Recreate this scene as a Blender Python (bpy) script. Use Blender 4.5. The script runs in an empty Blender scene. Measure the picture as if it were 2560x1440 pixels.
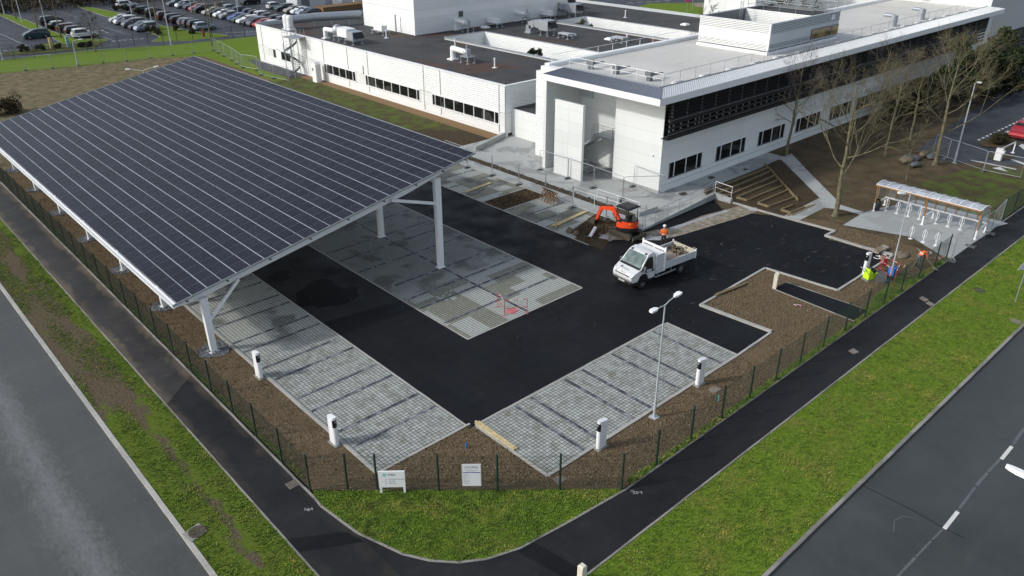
import bpy, math, random
from mathutils import Vector, Matrix, noise
random.seed(7)
R=math.radians
SC=bpy.context.scene
COL=SC.collection
# ------------------------------------------------------------------ camera model of the drone picture (2560 x 1440 px)
F=1960.0; CX,CY=1280.,720.; H=24.0
PITCH=R(27.08); ROLL=R(0.15); YAW=R(47.65)
def _axes():
    f=Vector((math.cos(YAW)*math.cos(PITCH),math.sin(YAW)*math.cos(PITCH),-math.sin(PITCH)))
    r=Vector((math.sin(YAW),-math.cos(YAW),0)); d=f.cross(r)
    c,s=math.cos(ROLL),math.sin(ROLL)
    return f,c*r+s*d,-s*r+c*d
FW,RT,DN=_axes()
def ray(u,v): return FW+(u-CX)/F*RT+(v-CY)/F*DN
def P(u,v,z=0.):                      # survey point: photo pixel -> point on the level z
    d=ray(u,v); t=(z-H)/d.z
    return Vector((d.x*t,d.y*t,z))
def Py(u,v,y):                        # ... -> point on the plane y = const
    d=ray(u,v); t=y/d.y
    return Vector((d.x*t,y,H+d.z*t))
def Px(u,v,x):
    d=ray(u,v); t=x/d.x
    return Vector((x,d.y*t,H+d.z*t))
cam=bpy.data.cameras.new('camera'); co=bpy.data.objects.new('camera',cam); COL.objects.link(co)
co.matrix_world=Matrix(((RT.x,-DN.x,-FW.x,0),(RT.y,-DN.y,-FW.y,0),(RT.z,-DN.z,-FW.z,H),(0,0,0,1)))
cam.sensor_width=36; cam.lens=36*F/2560; cam.clip_end=2000; cam.clip_start=.1
SC.camera=co
SC.view_settings.view_transform='Standard'; SC.view_settings.look='None'; SC.view_settings.exposure=0
SC.cycles.max_bounces=6; SC.cycles.transparent_max_bounces=24
# ------------------------------------------------------------------ light
SUN_TO=Vector((0.88,-0.46,0)).normalized(); SUN_EL=R(33)
ld=Vector((SUN_TO.x*math.cos(SUN_EL),SUN_TO.y*math.cos(SUN_EL),-math.sin(SUN_EL)))
sl=bpy.data.lights.new('sun','SUN'); so=bpy.data.objects.new('sun',sl); COL.objects.link(so)
so.rotation_euler=ld.to_track_quat('-Z','Y').to_euler(); so.location=(0,0,60)
sl.energy=2.25; sl.angle=R(3.2); sl.color=(1,.98,.935)
W=bpy.data.worlds.new("World"); SC.world=W; W.use_nodes=True
nt=W.node_tree; bg=nt.nodes['Background']
sky=nt.nodes.new('ShaderNodeTexSky'); sky.sky_type='NISHITA'; sky.sun_disc=False
sky.sun_elevation=SUN_EL; sky.sun_rotation=math.atan2(-SUN_TO.x,-SUN_TO.y)   # towards the sun, measured from +Y
sky.air_density=1.0; sky.dust_density=2.0; sky.ozone_density=1.0
hs=nt.nodes.new('ShaderNodeHueSaturation'); hs.inputs['Saturation'].default_value=.62; nt.links.new(sky.outputs[0],hs.inputs['Color']); nt.links.new(hs.outputs[0],bg.inputs[0]); bg.inputs[1].default_value=0.185   # thin high cloud greys the blue
# ------------------------------------------------------------------ materials
MATS={}
class NT:
    def __init__(s,name):
        s.m=bpy.data.materials.new(name); s.m.use_nodes=True; s.t=s.m.node_tree; s.n=s.t.nodes
        s.b=s.n['Principled BSDF']; s.tc=s.n.new('ShaderNodeTexCoord'); s.co=s.tc.outputs['Object']; MATS[name]=s.m
    def L(s,a,b): s.t.links.new(a,b)
    def set(s,i,v):
        if hasattr(v,'is_linked') or isinstance(v,bpy.types.NodeSocket): s.L(v,i)
        else: i.default_value=v
    def noise(s,scale,detail=4,rough=.6,vec=None,dist=0):
        n=s.n.new('ShaderNodeTexNoise'); n.inputs['Scale'].default_value=scale; n.inputs['Detail'].default_value=detail
        n.inputs['Roughness'].default_value=rough; n.inputs['Distortion'].default_value=dist
        s.L(vec or s.co,n.inputs['Vector']); return n.outputs['Fac']
    def voro(s,scale,out='Distance',vec=None):
        n=s.n.new('ShaderNodeTexVoronoi'); n.inputs['Scale'].default_value=scale; s.L(vec or s.co,n.inputs['Vector']); return n.outputs[out]
    def ramp(s,fac,stops):
        n=s.n.new('ShaderNodeValToRGB'); e=n.color_ramp.elements
        while len(e)<len(stops): e.new(.5)
        for k,(p,c) in enumerate(stops):
            e[k].position=p; e[k].color=(*c,1) if len(c)==3 else c
        s.L(fac,n.inputs[0]); return n.outputs[0]
    def step(s,fac,a,b): return s.ramp(fac,[(a,(0,0,0)),(b,(1,1,1))])
    def mix(s,fac,a,b,mode='MIX'):
        n=s.n.new('ShaderNodeMix'); n.data_type='RGBA'; n.blend_type=mode
        s.set(n.inputs[0],fac)
        for i,v in ((6,a),(7,b)):
            if isinstance(v,tuple): n.inputs[i].default_value=(*v,1) if len(v)==3 else v
            else: s.L(v,n.inputs[i])
        return n.outputs[2]
    def math(s,op,a,b=0.):
        n=s.n.new('ShaderNodeMath'); n.operation=op; s.set(n.inputs[0],a); s.set(n.inputs[1],b); return n.outputs[0]
    def xyz(s,vec=None):
        n=s.n.new('ShaderNodeSeparateXYZ'); s.L(vec or s.co,n.inputs[0]); return n.outputs
    def comb(s,x,y,z=0.):
        n=s.n.new('ShaderNodeCombineXYZ')
        for i,v in enumerate((x,y,z)): s.set(n.inputs[i],v)
        return n.outputs[0]
    def scale(s,v):
        n=s.n.new('ShaderNodeMapping'); n.inputs['Scale'].default_value=v; s.L(s.co,n.inputs[0]); return n.outputs[0]
    def white(s,vec):
        n=s.n.new('ShaderNodeTexWhiteNoise'); n.noise_dimensions='3D'; s.L(vec,n.inputs['Vector']); return n.outputs['Value']
    def bump(s,h,st=.3,dist=.02):
        n=s.n.new('ShaderNodeBump'); n.inputs['Strength'].default_value=st; n.inputs['Distance'].default_value=dist
        s.L(h,n.inputs['Height']); s.L(n.outputs[0],s.b.inputs['Normal'])
    def out(s,col=None,rough=.6,metal=0.,spec=.5):
        if col is not None:
            if isinstance(col,tuple): s.b.inputs['Base Color'].default_value=(*col,1)
            else: s.L(col,s.b.inputs['Base Color'])
        s.set(s.b.inputs['Roughness'],rough); s.b.inputs['Metallic'].default_value=metal
        s.b.inputs['Specular IOR Level'].default_value=spec
        return s.m
def sc(c,k): return tuple(min(1,v*k) for v in c)
def plain(name,c,rough=.6,metal=0.,var=.12,scale=2.,spec=.5,fine=30,bump=0):
    n=NT(name)
    a=n.noise(scale,5); b=n.noise(fine,3)
    f=n.math('ADD',n.math('MULTIPLY',a,.65),n.math('MULTIPLY',b,.35))
    col=n.ramp(f,[(.3,sc(c,1-var)),(.7,sc(c,1+var))])
    if bump: n.bump(b,bump,.01)
    return n.out(col,rough,metal,spec)
def two(name,c1,c2,scale,lo,hi,rough=.9,c3=None,s3=20,bump=.4,bs=60,spec=.2):
    n=NT(name); f=n.noise(scale,8,.65); col=n.ramp(f,[(lo,c1),(hi,c2)])
    if c3: col=n.mix(n.math('MULTIPLY',n.step(n.noise(s3,4,.7),.52,.68),.8),col,c3)
    h=n.noise(bs,4,.7); col=n.mix(.55,col,n.ramp(h,[(.3,(.25,.25,.25)),(.7,(1,1,1))]),'MULTIPLY')
    n.bump(h,bump,.05); return n.out(col,rough,0,spec)
# --- grounds
def m_grass(name,k=1.,dry=.3):
    n=NT(name)
    a=n.noise(.55,6,.65); b=n.noise(5,5,.7); c=n.noise(38,4,.75)
    col=n.ramp(b,[(.26,(.066*k,.125*k,.014)),(.5,(.135*k,.215*k,.026)),(.74,(.225*k,.275*k,.050))])
    col=n.mix(n.math('MULTIPLY',n.step(a,.50,.66),dry),col,(.235*k,.195*k,.075))
    col=n.mix(.8,col,n.ramp(c,[(.32,(.38,.38,.38)),(.68,(1.2,1.2,1.15))]),'MULTIPLY')
    n.bump(c,.8,.08); return n.out(col,.95,0,.1)
m_grass('grass_mat',1.25,.5)
m_grass('grass_far_mat',1.15,.15)
def m_verge():                      # grass worn down to mud along the wheel tracks
    n=NT('grass_worn_mat')
    a=n.noise(.55,6,.65); b=n.noise(5,5,.7); c=n.noise(34,4,.75)
    col=n.ramp(b,[(.28,(.068,.118,.015)),(.5,(.135,.20,.026)),(.72,(.21,.25,.045))])
    x,y,z=n.xyz()
    st=n.noise(1.,6,.7,vec=n.scale((1.2,.45,1)))
    zone=n.math('MULTIPLY',n.ramp(n.math('DIVIDE',y,100.),[(.36,(0,0,0)),(.40,(1,1,1))]),n.ramp(n.math('DIVIDE',x,10.),[(.84,(1,1,1)),(.90,(0,0,0))]))
    strip=n.ramp(n.math('ABSOLUTE',n.math('SUBTRACT',x,7.95)),[(.0,(1,1,1)),(.55,(0,0,0))])
    mask=n.step(n.math('ADD',st,n.math('ADD',n.math('MULTIPLY',zone,.25),n.math('MULTIPLY',strip,.13))),.60,.68)
    mud=n.ramp(n.noise(7,6,.75,vec=n.scale((1,2.2,1))),[(.36,(.035,.027,.017)),(.5,(.15,.12,.075)),(.66,(.28,.23,.155))])
    col=n.mix(mask,col,mud)
    col=n.mix(.75,col,n.ramp(c,[(.32,(.25,.25,.25)),(.68,(1.2,1.2,1.2))]),'MULTIPLY')
    n.bump(c,.8,.08); n.out(col,.95,0,.1)
m_verge()
def m_soil(name,k=1.):
    n=NT(name); a=n.noise(.7,5); b=n.noise(9,6,.75); v=n.voro(24,'Color'); d=n.voro(24)
    col=n.ramp(b,[(.3,(.045*k,.032*k,.019*k)),(.55,(.125*k,.092*k,.055*k)),(.75,(.205*k,.155*k,.098*k))])
    col=n.mix(n.math('MULTIPLY',n.step(a,.4,.7),.45),col,(.150*k,.108*k,.062*k))
    sp=n.step(v,.80,.90)
    col=n.mix(n.math('MULTIPLY',sp,.7),col,(.33*k,.27*k,.19*k))
    f=n.noise(45,3,.7); col=n.mix(.75,col,n.ramp(f,[(.33,(.25,.25,.25)),(.66,(1.25,1.25,1.25))]),'MULTIPLY')
    h=n.math('ADD',n.math('MULTIPLY',b,.6),n.math('MULTIPLY',d,-.5)); n.bump(h,.9,.10); n.out(col,.95,0,.15)
m_soil('soil_mat',1.5); m_soil('soil_dark_mat',.72)
def m_asph(name,c,wet=.0,k=.25,spk=.12,patch=None):
    n=NT(name); a=n.noise(.25,6,.6); b=n.noise(70,3,.8); e=n.noise(1.6,6,.6)
    col=n.ramp(a,[(.3,sc(c,1-k)),(.7,sc(c,1+k))])
    col=n.mix(.5,col,n.ramp(b,[(.3,(.55,.55,.55)),(.7,(1.3,1.3,1.3))]),'MULTIPLY')
    col=n.mix(n.math('MULTIPLY',n.step(e,.56,.75),.5),col,sc(c,1.6) if patch is None else patch)
    la=n.noise(1.,5,.6,vec=n.scale((1.9,.045,1))); lb=n.noise(1.,5,.6,vec=n.scale((.045,1.9,1))); ln=n.math('MULTIPLY',la,lb)
    col=n.mix(.42 if 'asphalt' in name else .10,col,n.ramp(ln,[(.16,(.62,.62,.63)),(.36,(1.35,1.34,1.32))]),'MULTIPLY')
    v=n.step(n.voro(1.1),.0,.022); v2=n.step(n.noise(.6,3),.5,.6)
    col=n.mix(n.math('MULTIPLY',n.math('MULTIPLY',n.math('SUBTRACT',1.,v),v2),spk*4),col,(.22,.21,.19))
    r=n.ramp(n.noise(.5,5),[(.35,(.55-wet,)*3),(.65,(.85-wet*.4,)*3)])
    n.bump(b,.25,.01); n.out(col,r,0,.14 if 'asphalt_new' in name or name=='footpath_mat' else .28)
m_asph('asphalt_new_mat',(.0092,.0102,.0120),.10,.45,.2,(.0200,.0205,.0215)); m_asph('asphalt_dry_mat',(.0185,.0190,.0198),.0,.25,.12)
m_asph('footpath_mat',(.0190,.0198,.0218),.15,.35,.12,(.045,.041,.035))
m_asph('footpath_old_mat',(.036,.035,.034),.12,.35,.1,(.11,.095,.073))
def m_pathdirt():                  # brown dirt creeping in from both edges of the left footpath
    for nm,k in (('footpath_mat',.8),('footpath_old_mat',1.)):
        m=MATS[nm]; n=NT.__new__(NT); n.m=m; n.t=m.node_tree; n.n=n.t.nodes; n.b=n.n['Principled BSDF']; n.co=[q for q in n.n if q.type=='TEX_COORD'][0].outputs['Object']
        src=n.b.inputs['Base Color'].links[0].from_socket; x,y,z=n.xyz()
        d=n.math('ABSOLUTE',n.math('SUBTRACT',x,10.42)); e=n.ramp(d,[(.35,(0,0,0)),(1.0,(1,1,1))])
        w=n.noise(1.1,6,.7,vec=n.scale((1,.5,1))); mk=n.step(n.math('ADD',w,n.math('MULTIPLY',e,.34)),.62,.88)
        lim=n.math('MULTIPLY',n.math('LESS_THAN',x,11.7),n.ramp(n.math('DIVIDE',y,100.),[(.27,(.18,.18,.18)),(.42,(1,1,1))])); n.L(n.mix(n.math('MULTIPLY',n.math('MULTIPLY',mk,lim),.8*k),src,(.135,.11,.075)),n.b.inputs['Base Color'])
m_pathdirt()
m_asph('road_mat',(.074,.080,.079),.1,.16,.05,(.090,.096,.094))
def m_roadwear():                  # pale strip where the surface has worn along the middle of the left road
    m=MATS['road_mat']; n=NT.__new__(NT); n.m=m; n.t=m.node_tree; n.n=n.t.nodes; n.b=n.n['Principled BSDF']; n.co=[k for k in n.n if k.type=='TEX_COORD'][0].outputs['Object']
    src=n.b.inputs['Base Color'].links[0].from_socket; x,y,z=n.xyz()
    d=n.math('ABSOLUTE',n.math('SUBTRACT',n.math('ADD',x,n.math('MULTIPLY',n.math('SUBTRACT',n.noise(.25,3),.5),1.2)),WEARX))
    edge=n.ramp(n.math('DIVIDE',d,1.2),[(.0,(1,1,1)),(1.,(0,0,0))])
    g=n.noise(7.,7,.8,vec=n.scale((1,.4,1))); f=n.math('MULTIPLY',n.ramp(n.math('ADD',n.math('MULTIPLY',g,.9),n.math('MULTIPLY',edge,.36)),[(.50,(0,0,0)),(.95,(1,1,1))]),.6)
    n.L(n.mix(f,src,(.235,.245,.245)),n.b.inputs['Base Color'])
WEARX=P(120,1215,-.1).x; m_roadwear()
m_asph('road_dark_mat',(.051,.059,.059),.12,.24,.05,(.068,.075,.074))
m_asph('far_asphalt_mat',(.045,.050,.060),.1,.3,.05,(.075,.075,.08))
plain('road_worn_mat',(.15,.155,.16),.8,0,.25,1.5)
plain('tar_mat',(.012,.012,.013),.5,0,.2); plain('tar_light_mat',(.10,.108,.118),.55,0,.25)
plain('wet_mat',(.0045,.005,.006),.5,0,.3,1.,.08)
def m_conc(name,c,stain=.5):
    n=NT(name); a=n.noise(.35,6,.6,dist=.6); b=n.noise(25,4,.7); e=n.noise(1.2,6,.7)
    col=n.ramp(b,[(.3,sc(c,.86)),(.7,sc(c,1.1))])
    col=n.mix(n.math('MULTIPLY',n.step(a,.485,.54),stain),col,sc(c,.46))
    col=n.mix(n.math('MULTIPLY',n.step(e,.55,.75),.3),col,(c[0]*.9,c[1]*.78,c[2]*.6))
    n.bump(b,.15,.01); n.out(col,.75,0,.4)
m_conc('concrete_mat',(.38,.395,.385),.55); m_conc('slab_mat',(.36,.38,.375),.25); m_conc('kerb_mat',(.40,.39,.36),.25); m_conc('old_kerb_mat',(.27,.26,.235),.6)
def m_paver(name,mode):
    n=NT(name); x,y,z=n.xyz(); s=.2
    fx=n.math('FRACT',n.math('DIVIDE',x,s)); fy=n.math('FRACT',n.math('DIVIDE',y,s))
    j=n.math('MAXIMUM',n.math('LESS_THAN',fx,.15),n.math('LESS_THAN',fy,.15))
    cx_=n.math('FLOOR',n.math('DIVIDE',x,s)); cy_=n.math('FLOOR',n.math('DIVIDE',y,s))
    w=n.white(n.comb(cx_,cy_)); w2=n.white(n.comb(cy_,cx_,3.))
    light=(.445,.47,.435); tan=(.235,.24,.19)
    if mode=='patch':
        bx=n.math('FLOOR',n.math('DIVIDE',x,1.5)); by=n.math('FLOOR',n.math('DIVIDE',y,1.2))
        bw=n.white(n.comb(bx,by,1.)); base=n.math('GREATER_THAN',n.math('ADD',bw,n.math('MULTIPLY',w,.05)),.55)
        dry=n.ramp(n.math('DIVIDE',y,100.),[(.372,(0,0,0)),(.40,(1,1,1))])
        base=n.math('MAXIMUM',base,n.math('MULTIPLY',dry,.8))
        if name=='paver_back_mat': base=n.math('GREATER_THAN',bw,.5)
        f=n.math('ADD',n.math('MULTIPLY',base,.75),n.math('MULTIPLY',w,.25))
    else:
        reg=n.noise(.45,3); g=n.noise(1.7,2)
        f=n.math('ADD',n.math('MULTIPLY',w,.42),n.math('MULTIPLY',n.step(g,.30,.62),.50))
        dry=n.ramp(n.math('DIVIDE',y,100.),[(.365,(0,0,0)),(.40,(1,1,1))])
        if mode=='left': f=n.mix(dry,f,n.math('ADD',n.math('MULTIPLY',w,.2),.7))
    col=n.ramp(f,[(.10,tan),(.5,(.35,.365,.345)),(.85,light)])
    wet=n.math('MULTIPLY',n.step(n.noise(.42,4,.5),.54,.62),.66)
    if mode=='patch': col=n.mix(dry if name!='paver_back_mat' else .0,col,n.mix(1.,col,(.62,.62,.62),'MULTIPLY'))  # island paving colour darkened under the canopy
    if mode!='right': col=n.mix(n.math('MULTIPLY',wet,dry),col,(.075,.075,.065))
    col=n.mix(.35,col,n.ramp(n.noise(30,3,.7),[(.3,(.6,.6,.6)),(.7,(1.15,1.15,1.15))]),'MULTIPLY')
    col=n.mix(n.math('MULTIPLY',j,.93),col,(.022,.024,.018))
    n.bump(n.math('SUBTRACT',1.,j),.4,.015); n.out(col,.75,0,.35)
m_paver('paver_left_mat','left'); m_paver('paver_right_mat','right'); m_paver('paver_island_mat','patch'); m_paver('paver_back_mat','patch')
def m_line():
    n=NT('paver_line_mat'); x,y,z=n.xyz(); s=.2
    w=n.white(n.comb(n.math('FLOOR',n.math('DIVIDE',x,s)),n.math('FLOOR',n.math('DIVIDE',y,s)),5.))
    g=n.noise(1.4,3); col=n.ramp(n.math('ADD',n.math('MULTIPLY',w,.5),n.math('MULTIPLY',n.step(g,.40,.62),.42)),[(.0,(.032,.034,.042)),(.42,(.075,.08,.095)),(.62,(.15,.158,.175)),(.9,(.26,.275,.28))]); n.out(col,.7,0,.3)
m_line()
two('far_soil_mat',(.10,.078,.042),(.25,.205,.115),.9,.35,.62,.95,(.10,.125,.035),.5,.6,25)
two('gravel_orange_mat',(.23,.145,.07),(.33,.22,.12),6,.3,.7,.95,None,20,.6,60)
two('gravel_grey_mat',(.13,.14,.15),(.34,.36,.38),14,.35,.65,.9,None,20,.8,40)
two('bed_grass_mat',(.085,.066,.032),(.10,.145,.024),.7,.42,.58,.95,(.14,.12,.05),5,.6,30)
two('park_soil_mat',(.075,.054,.032),(.155,.115,.068),.6,.35,.65,.95,(.085,.095,.028),.7,.8,22)
two('sand_mat',(.20,.165,.115),(.40,.345,.26),1.6,.35,.65,.95,(.50,.51,.53),2.4,.5,40)
two('tarp_sheet_mat',(.30,.31,.33),(.62,.63,.66),5,.35,.65,.4,None,20,.8,18)
two('shrub_mat',(.018,.016,.009),(.075,.062,.028),6,.35,.65,.95,None,20,.6,30)
two('hill_mat',(.018,.013,.009),(.06,.046,.03),.8,.35,.65,.95,(.03,.05,.015),.6,.6,12)
# --- buildings and metal
def m_clad(name,c,sz=1.05,sx=6.2,axis='y'):      # smooth sandwich panels with thin joints
    n=NT(name); x,y,z=n.xyz(); h=x if axis=='x' else y
    fz=n.math('FRACT',n.math('DIVIDE',z,sz)); fx=n.math('FRACT',n.math('DIVIDE',h,sx))
    j=n.math('MAXIMUM',n.math('LESS_THAN',fz,.022),n.math('LESS_THAN',fx,.004))
    w=n.white(n.comb(n.math('FLOOR',n.math('DIVIDE',h,sx)),n.math('FLOOR',n.math('DIVIDE',z,sz))))
    col=n.ramp(w,[(0,sc(c,.94)),(1,sc(c,1.01))])
    col=n.mix(n.math('MULTIPLY',n.step(n.noise(1.5,6,.75,vec=n.scale((1,1,.12))),.5,.8),.22),col,sc(c,.74))
    col=n.mix(n.math('MULTIPLY',j,.55),col,sc(c,.45)); n.out(col,.45,0,.4)
m_clad('cladding_front_mat',(.745,.765,.745)); m_clad('cladding_side_mat',(.78,.80,.79),1.05,6.2,'x')
plain('white_ribbed_mat',(.75,.765,.755),.45,0,.05,.4); plain('white_metal_mat',(.80,.81,.81),.4,0,.04,1.)
plain('cream_mat',(.66,.61,.50),.6,0,.06); plain('grey_clad_and_shade_mat',(.50,.53,.54),.5,0,.05,.5)
plain('galv_mat',(.40,.43,.46),.42,.55,.12,6.); plain('steel_dark_and_shade_mat',(.16,.175,.185),.5,.3,.15,5.)
plain('lamp_grey_mat',(.46,.50,.53),.4,.2,.06,3.)
plain('seam_roof_mat',(.20,.215,.25),.35,.3,.15,1.5); plain('seam_white_mat',(.62,.64,.65),.4,.1,.05,1.)
plain('louvre_dark_mat',(.020,.017,.017),.55,0,.3,2.,.35)
def m_glass(name,c,rough=.08,k=.5):
    n=NT(name); a=n.noise(.8,3); col=n.ramp(a,[(.35,sc(c,1-k)),(.65,sc(c,1+k))])
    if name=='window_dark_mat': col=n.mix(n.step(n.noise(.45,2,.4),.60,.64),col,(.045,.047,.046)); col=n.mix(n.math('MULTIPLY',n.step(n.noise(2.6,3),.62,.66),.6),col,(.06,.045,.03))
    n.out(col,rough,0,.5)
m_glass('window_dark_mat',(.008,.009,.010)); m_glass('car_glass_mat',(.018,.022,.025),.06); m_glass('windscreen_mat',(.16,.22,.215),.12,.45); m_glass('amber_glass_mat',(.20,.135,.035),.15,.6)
def m_roof(name,c,rust):
    n=NT(name); a=n.noise(.22,6,.65); b=n.noise(55,3,.8); e=n.noise(.16,5,.6,dist=1.2)
    col=n.ramp(a,[(.3,sc(c,.72)),(.7,sc(c,1.25))])
    col=n.mix(n.math('MULTIPLY',n.step(n.noise(.09,5,.65,dist=.8),.53,.60),rust),col,(.105,.045,.022))
    col=n.mix(n.math('MULTIPLY',n.step(e,.56,.66),.55),col,sc(c,.38))
    col=n.mix(.45,col,n.ramp(b,[(.3,(.55,.55,.55)),(.7,(1.25,1.25,1.25))]),'MULTIPLY')
    n.bump(b,.3,.01); n.out(col,.85,0,.3)
m_roof('roof_dark_mat',(.060,.061,.062),.55)
def m_lroof():
    n=NT('roof_light_mat'); a=n.noise(.14,6,.65,dist=.5); b=n.noise(18,4,.7); e=n.noise(.6,5,.65,vec=n.scale((.35,1,1)))
    col=n.ramp(a,[(.3,(.50,.495,.455)),(.7,(.61,.60,.57))])
    col=n.mix(n.math('MULTIPLY',n.step(e,.58,.70),.5),col,(.35,.34,.29)); col=n.mix(n.math('MULTIPLY',n.step(n.noise(.3,4),.62,.70),.4),col,(.62,.64,.65))
    col=n.mix(.25,col,n.ramp(b,[(.3,(.7,.7,.7)),(.7,(1.1,1.1,1.1))]),'MULTIPLY'); n.out(col,.8,0,.3)
m_lroof()
RWX=1.79
def m_panel():
    n=NT('solar_cell_mat'); x,y,z=n.xyz(); s=.163; s2=.086
    fx=n.math('FRACT',n.math('DIVIDE',x,s2)); fy=n.math('FRACT',n.math('DIVIDE',y,s))
    j=n.math('MAXIMUM',n.math('LESS_THAN',fx,.07),n.math('LESS_THAN',fy,.055))
    dot=n.math('MULTIPLY',n.math('LESS_THAN',fx,.16),n.math('LESS_THAN',fy,.10))
    oi=n.n.new('ShaderNodeObjectInfo')
    col=n.ramp(n.noise(1.2,3),[(.35,(.0105,.0118,.020)),(.65,(.0155,.017,.028))])
    col=n.mix(n.math('MULTIPLY',j,.75),col,(.045,.049,.062)); col=n.mix(n.math('MULTIPLY',dot,.8),col,(.30,.31,.34))
    col=n.mix(.5,col,n.ramp(n.white(n.comb(n.math('FLOOR',n.math('DIVIDE',x,RWX)),n.math('FLOOR',n.math('DIVIDE',y,1.037)),oi.outputs['Random'])),[(0,(.72,.72,.74)),(1,(1.25,1.25,1.28))]),'MULTIPLY')
    n.out(col,.38,0,.10)
m_panel()
plain('panel_frame_mat',(.50,.53,.56),.35,.5,.05)
plain('panel_mid_mat',(.48,.50,.53),.35,.3,.05)
def m_wood(name,c):
    n=NT(name); a=n.noise(2.,6,.6,vec=n.scale((3,3,3))); n.out(n.ramp(a,[(.3,sc(c,.65)),(.7,sc(c,1.15))]),.75,0,.2)
m_wood('plank_mat',(.56,.46,.25)); m_wood('plank_old_mat',(.22,.175,.10)); m_wood('timber_orange_mat',(.36,.17,.055)); m_wood('trestle_mat',(.22,.13,.065))
plain('fence_green_mat',(.012,.030,.022),.5,0,.2,3.)
plain('black_mat',(.012,.012,.013),.45,0,.2); plain('rubber_mat',(.016,.016,.016),.85,0,.3,8.); plain('rim_mat',(.22,.225,.23),.4,.6,.2)
plain('dust_mat',(.032,.031,.030),.8,0,.3)
plain('screen_mat',(.012,.013,.016),.2,0,.2); plain('grey_dark_mat',(.09,.095,.10),.6,0,.15)
plain('orange_machine_mat',(.80,.075,.018),.35,0,.06); plain('hivis_orange_mat',(.95,.16,.015),.6,0,.08); plain('hivis_band_mat',(.75,.72,.70),.4,0,.05)
plain('lime_mat',(.50,.80,.02),.45,0,.06); plain('red_mat',(.70,.03,.025),.5,0,.08); plain('pale_teal_mat',(.22,.38,.37),.5,0,.1); plain('rust_red_mat',(.38,.07,.035),.6,0,.15); plain('barrier_red_mat',(.50,.05,.045),.5,0,.1); plain('pinkred_mat',(.55,.16,.16),.6,0,.2); plain('blue_mat',(.03,.16,.55),.45,0,.08); plain('teal_mat',(.03,.50,.50),.5,0,.05)
plain('skin_mat',(.42,.24,.16),.6,0,.06); plain('trouser_mat',(.11,.115,.13),.85,0,.15,6.); plain('dark_trouser_mat',(.025,.027,.034),.85,0,.15,6.); plain('helmet_mat',(.80,.80,.80),.35,0,.03)
plain('mud_metal_mat',(.085,.07,.05),.75,.1,.35,6.); plain('bed_floor_mat',(.30,.25,.215),.8,0,.35,2.); plain('bed_side_mat',(.47,.45,.36),.6,0,.12,2.)
plain('rubble_mat',(.15,.125,.085),.9,0,.4,4.); plain('manhole_mat',(.20,.17,.145),.8,0,.25,5.); plain('iron_mat',(.075,.06,.05),.7,.2,.3,6.)
plain('paint_mat',(.62,.62,.58),.6,0,.12,3.); plain('faded_paint_mat',(.33,.35,.36),.7,0,.3,4.)
plain('text_dark_mat',(.02,.025,.05),.6,0,.05); plain('text_grey_mat',(.22,.24,.26),.6,0,.1); plain('navy_mat',(.04,.07,.30),.5,0,.05)
plain('white_pvc_mat',(.78,.79,.80),.35,0,.04); plain('plate_mat',(.6,.6,.58),.4,0,.05); plain('headlight_mat',(.50,.55,.60),.12,0,.2); plain('taillight_mat',(.35,.012,.012),.2,0,.1)
def m_bark(name,c,k=.45): two(name,sc(c,1-k),sc(c,1+k),3,.35,.65,.95,None,20,.5,40)
m_bark('bark_mat',(.19,.17,.105)); m_bark('twig_mat',(.175,.155,.095),.3); m_bark('twig_pale_mat',(.25,.22,.13),.3); m_bark('twig_grey_mat',(.15,.135,.11),.3)
def m_leaf(name,c):
    n=NT(name); w=n.noise(2.2,4,.7); n.out(n.ramp(w,[(.3,sc(c,.35)),(.55,c),(.75,(c[0]*2.0,c[1]*1.5,c[2]*1.2))]),.6,0,.25)
m_leaf('leaf_mat',(.020,.036,.010)); m_leaf('leaf_rusty_mat',(.040,.043,.013)); m_leaf('hedge_dark_mat',(.014,.022,.010))
m_leaf('blade_mat',(.155,.255,.030)); m_leaf('blade_yellow_mat',(.27,.28,.065))
def m_clear(name,c,a,rough=.15):     # clear plastic sheet: mostly lets the view through
    n=NT(name); tr=n.n.new('ShaderNodeBsdfTransparent'); tr.inputs[0].default_value=(.93,.95,.96,1); mx=n.n.new('ShaderNodeMixShader')
    n.out(c,rough,0,.6); n.set(mx.inputs[0],n.ramp(n.noise(1.8,4,.7),[(.3,(a*.6,)*3),(.7,(min(1,a*1.5),)*3)]))
    n.L(tr.outputs[0],mx.inputs[1]); n.L(n.b.outputs[0],mx.inputs[2]); n.L(mx.outputs[0],n.n['Material Output'].inputs[0])
m_clear('polycarb_mat',(.62,.66,.74),.62); m_clear('clear_sheet_mat',(.45,.50,.52),.22)
CARCOL={}
def carpaint(key,c,metal=.2):
    n=NT('car_paint_'+key); a=n.noise(3,3); n.out(n.ramp(a,[(.3,sc(c,.93)),(.7,sc(c,1.05))]),.22,metal,.5); CARCOL[key]=n.m
for k,c in dict(white=(.72,.73,.73),silver=(.42,.44,.46),grey=(.17,.18,.19),dark=(.035,.037,.042),black=(.014,.014,.016),blue=(.05,.12,.34),navy=(.02,.03,.07),teal=(.035,.07,.085),red=(.42,.03,.04),pink=(.42,.10,.11),beige=(.33,.31,.27),green=(.045,.065,.06),lightblue=(.36,.42,.50),maroon=(.10,.03,.03)).items(): carpaint(k,c)
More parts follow.
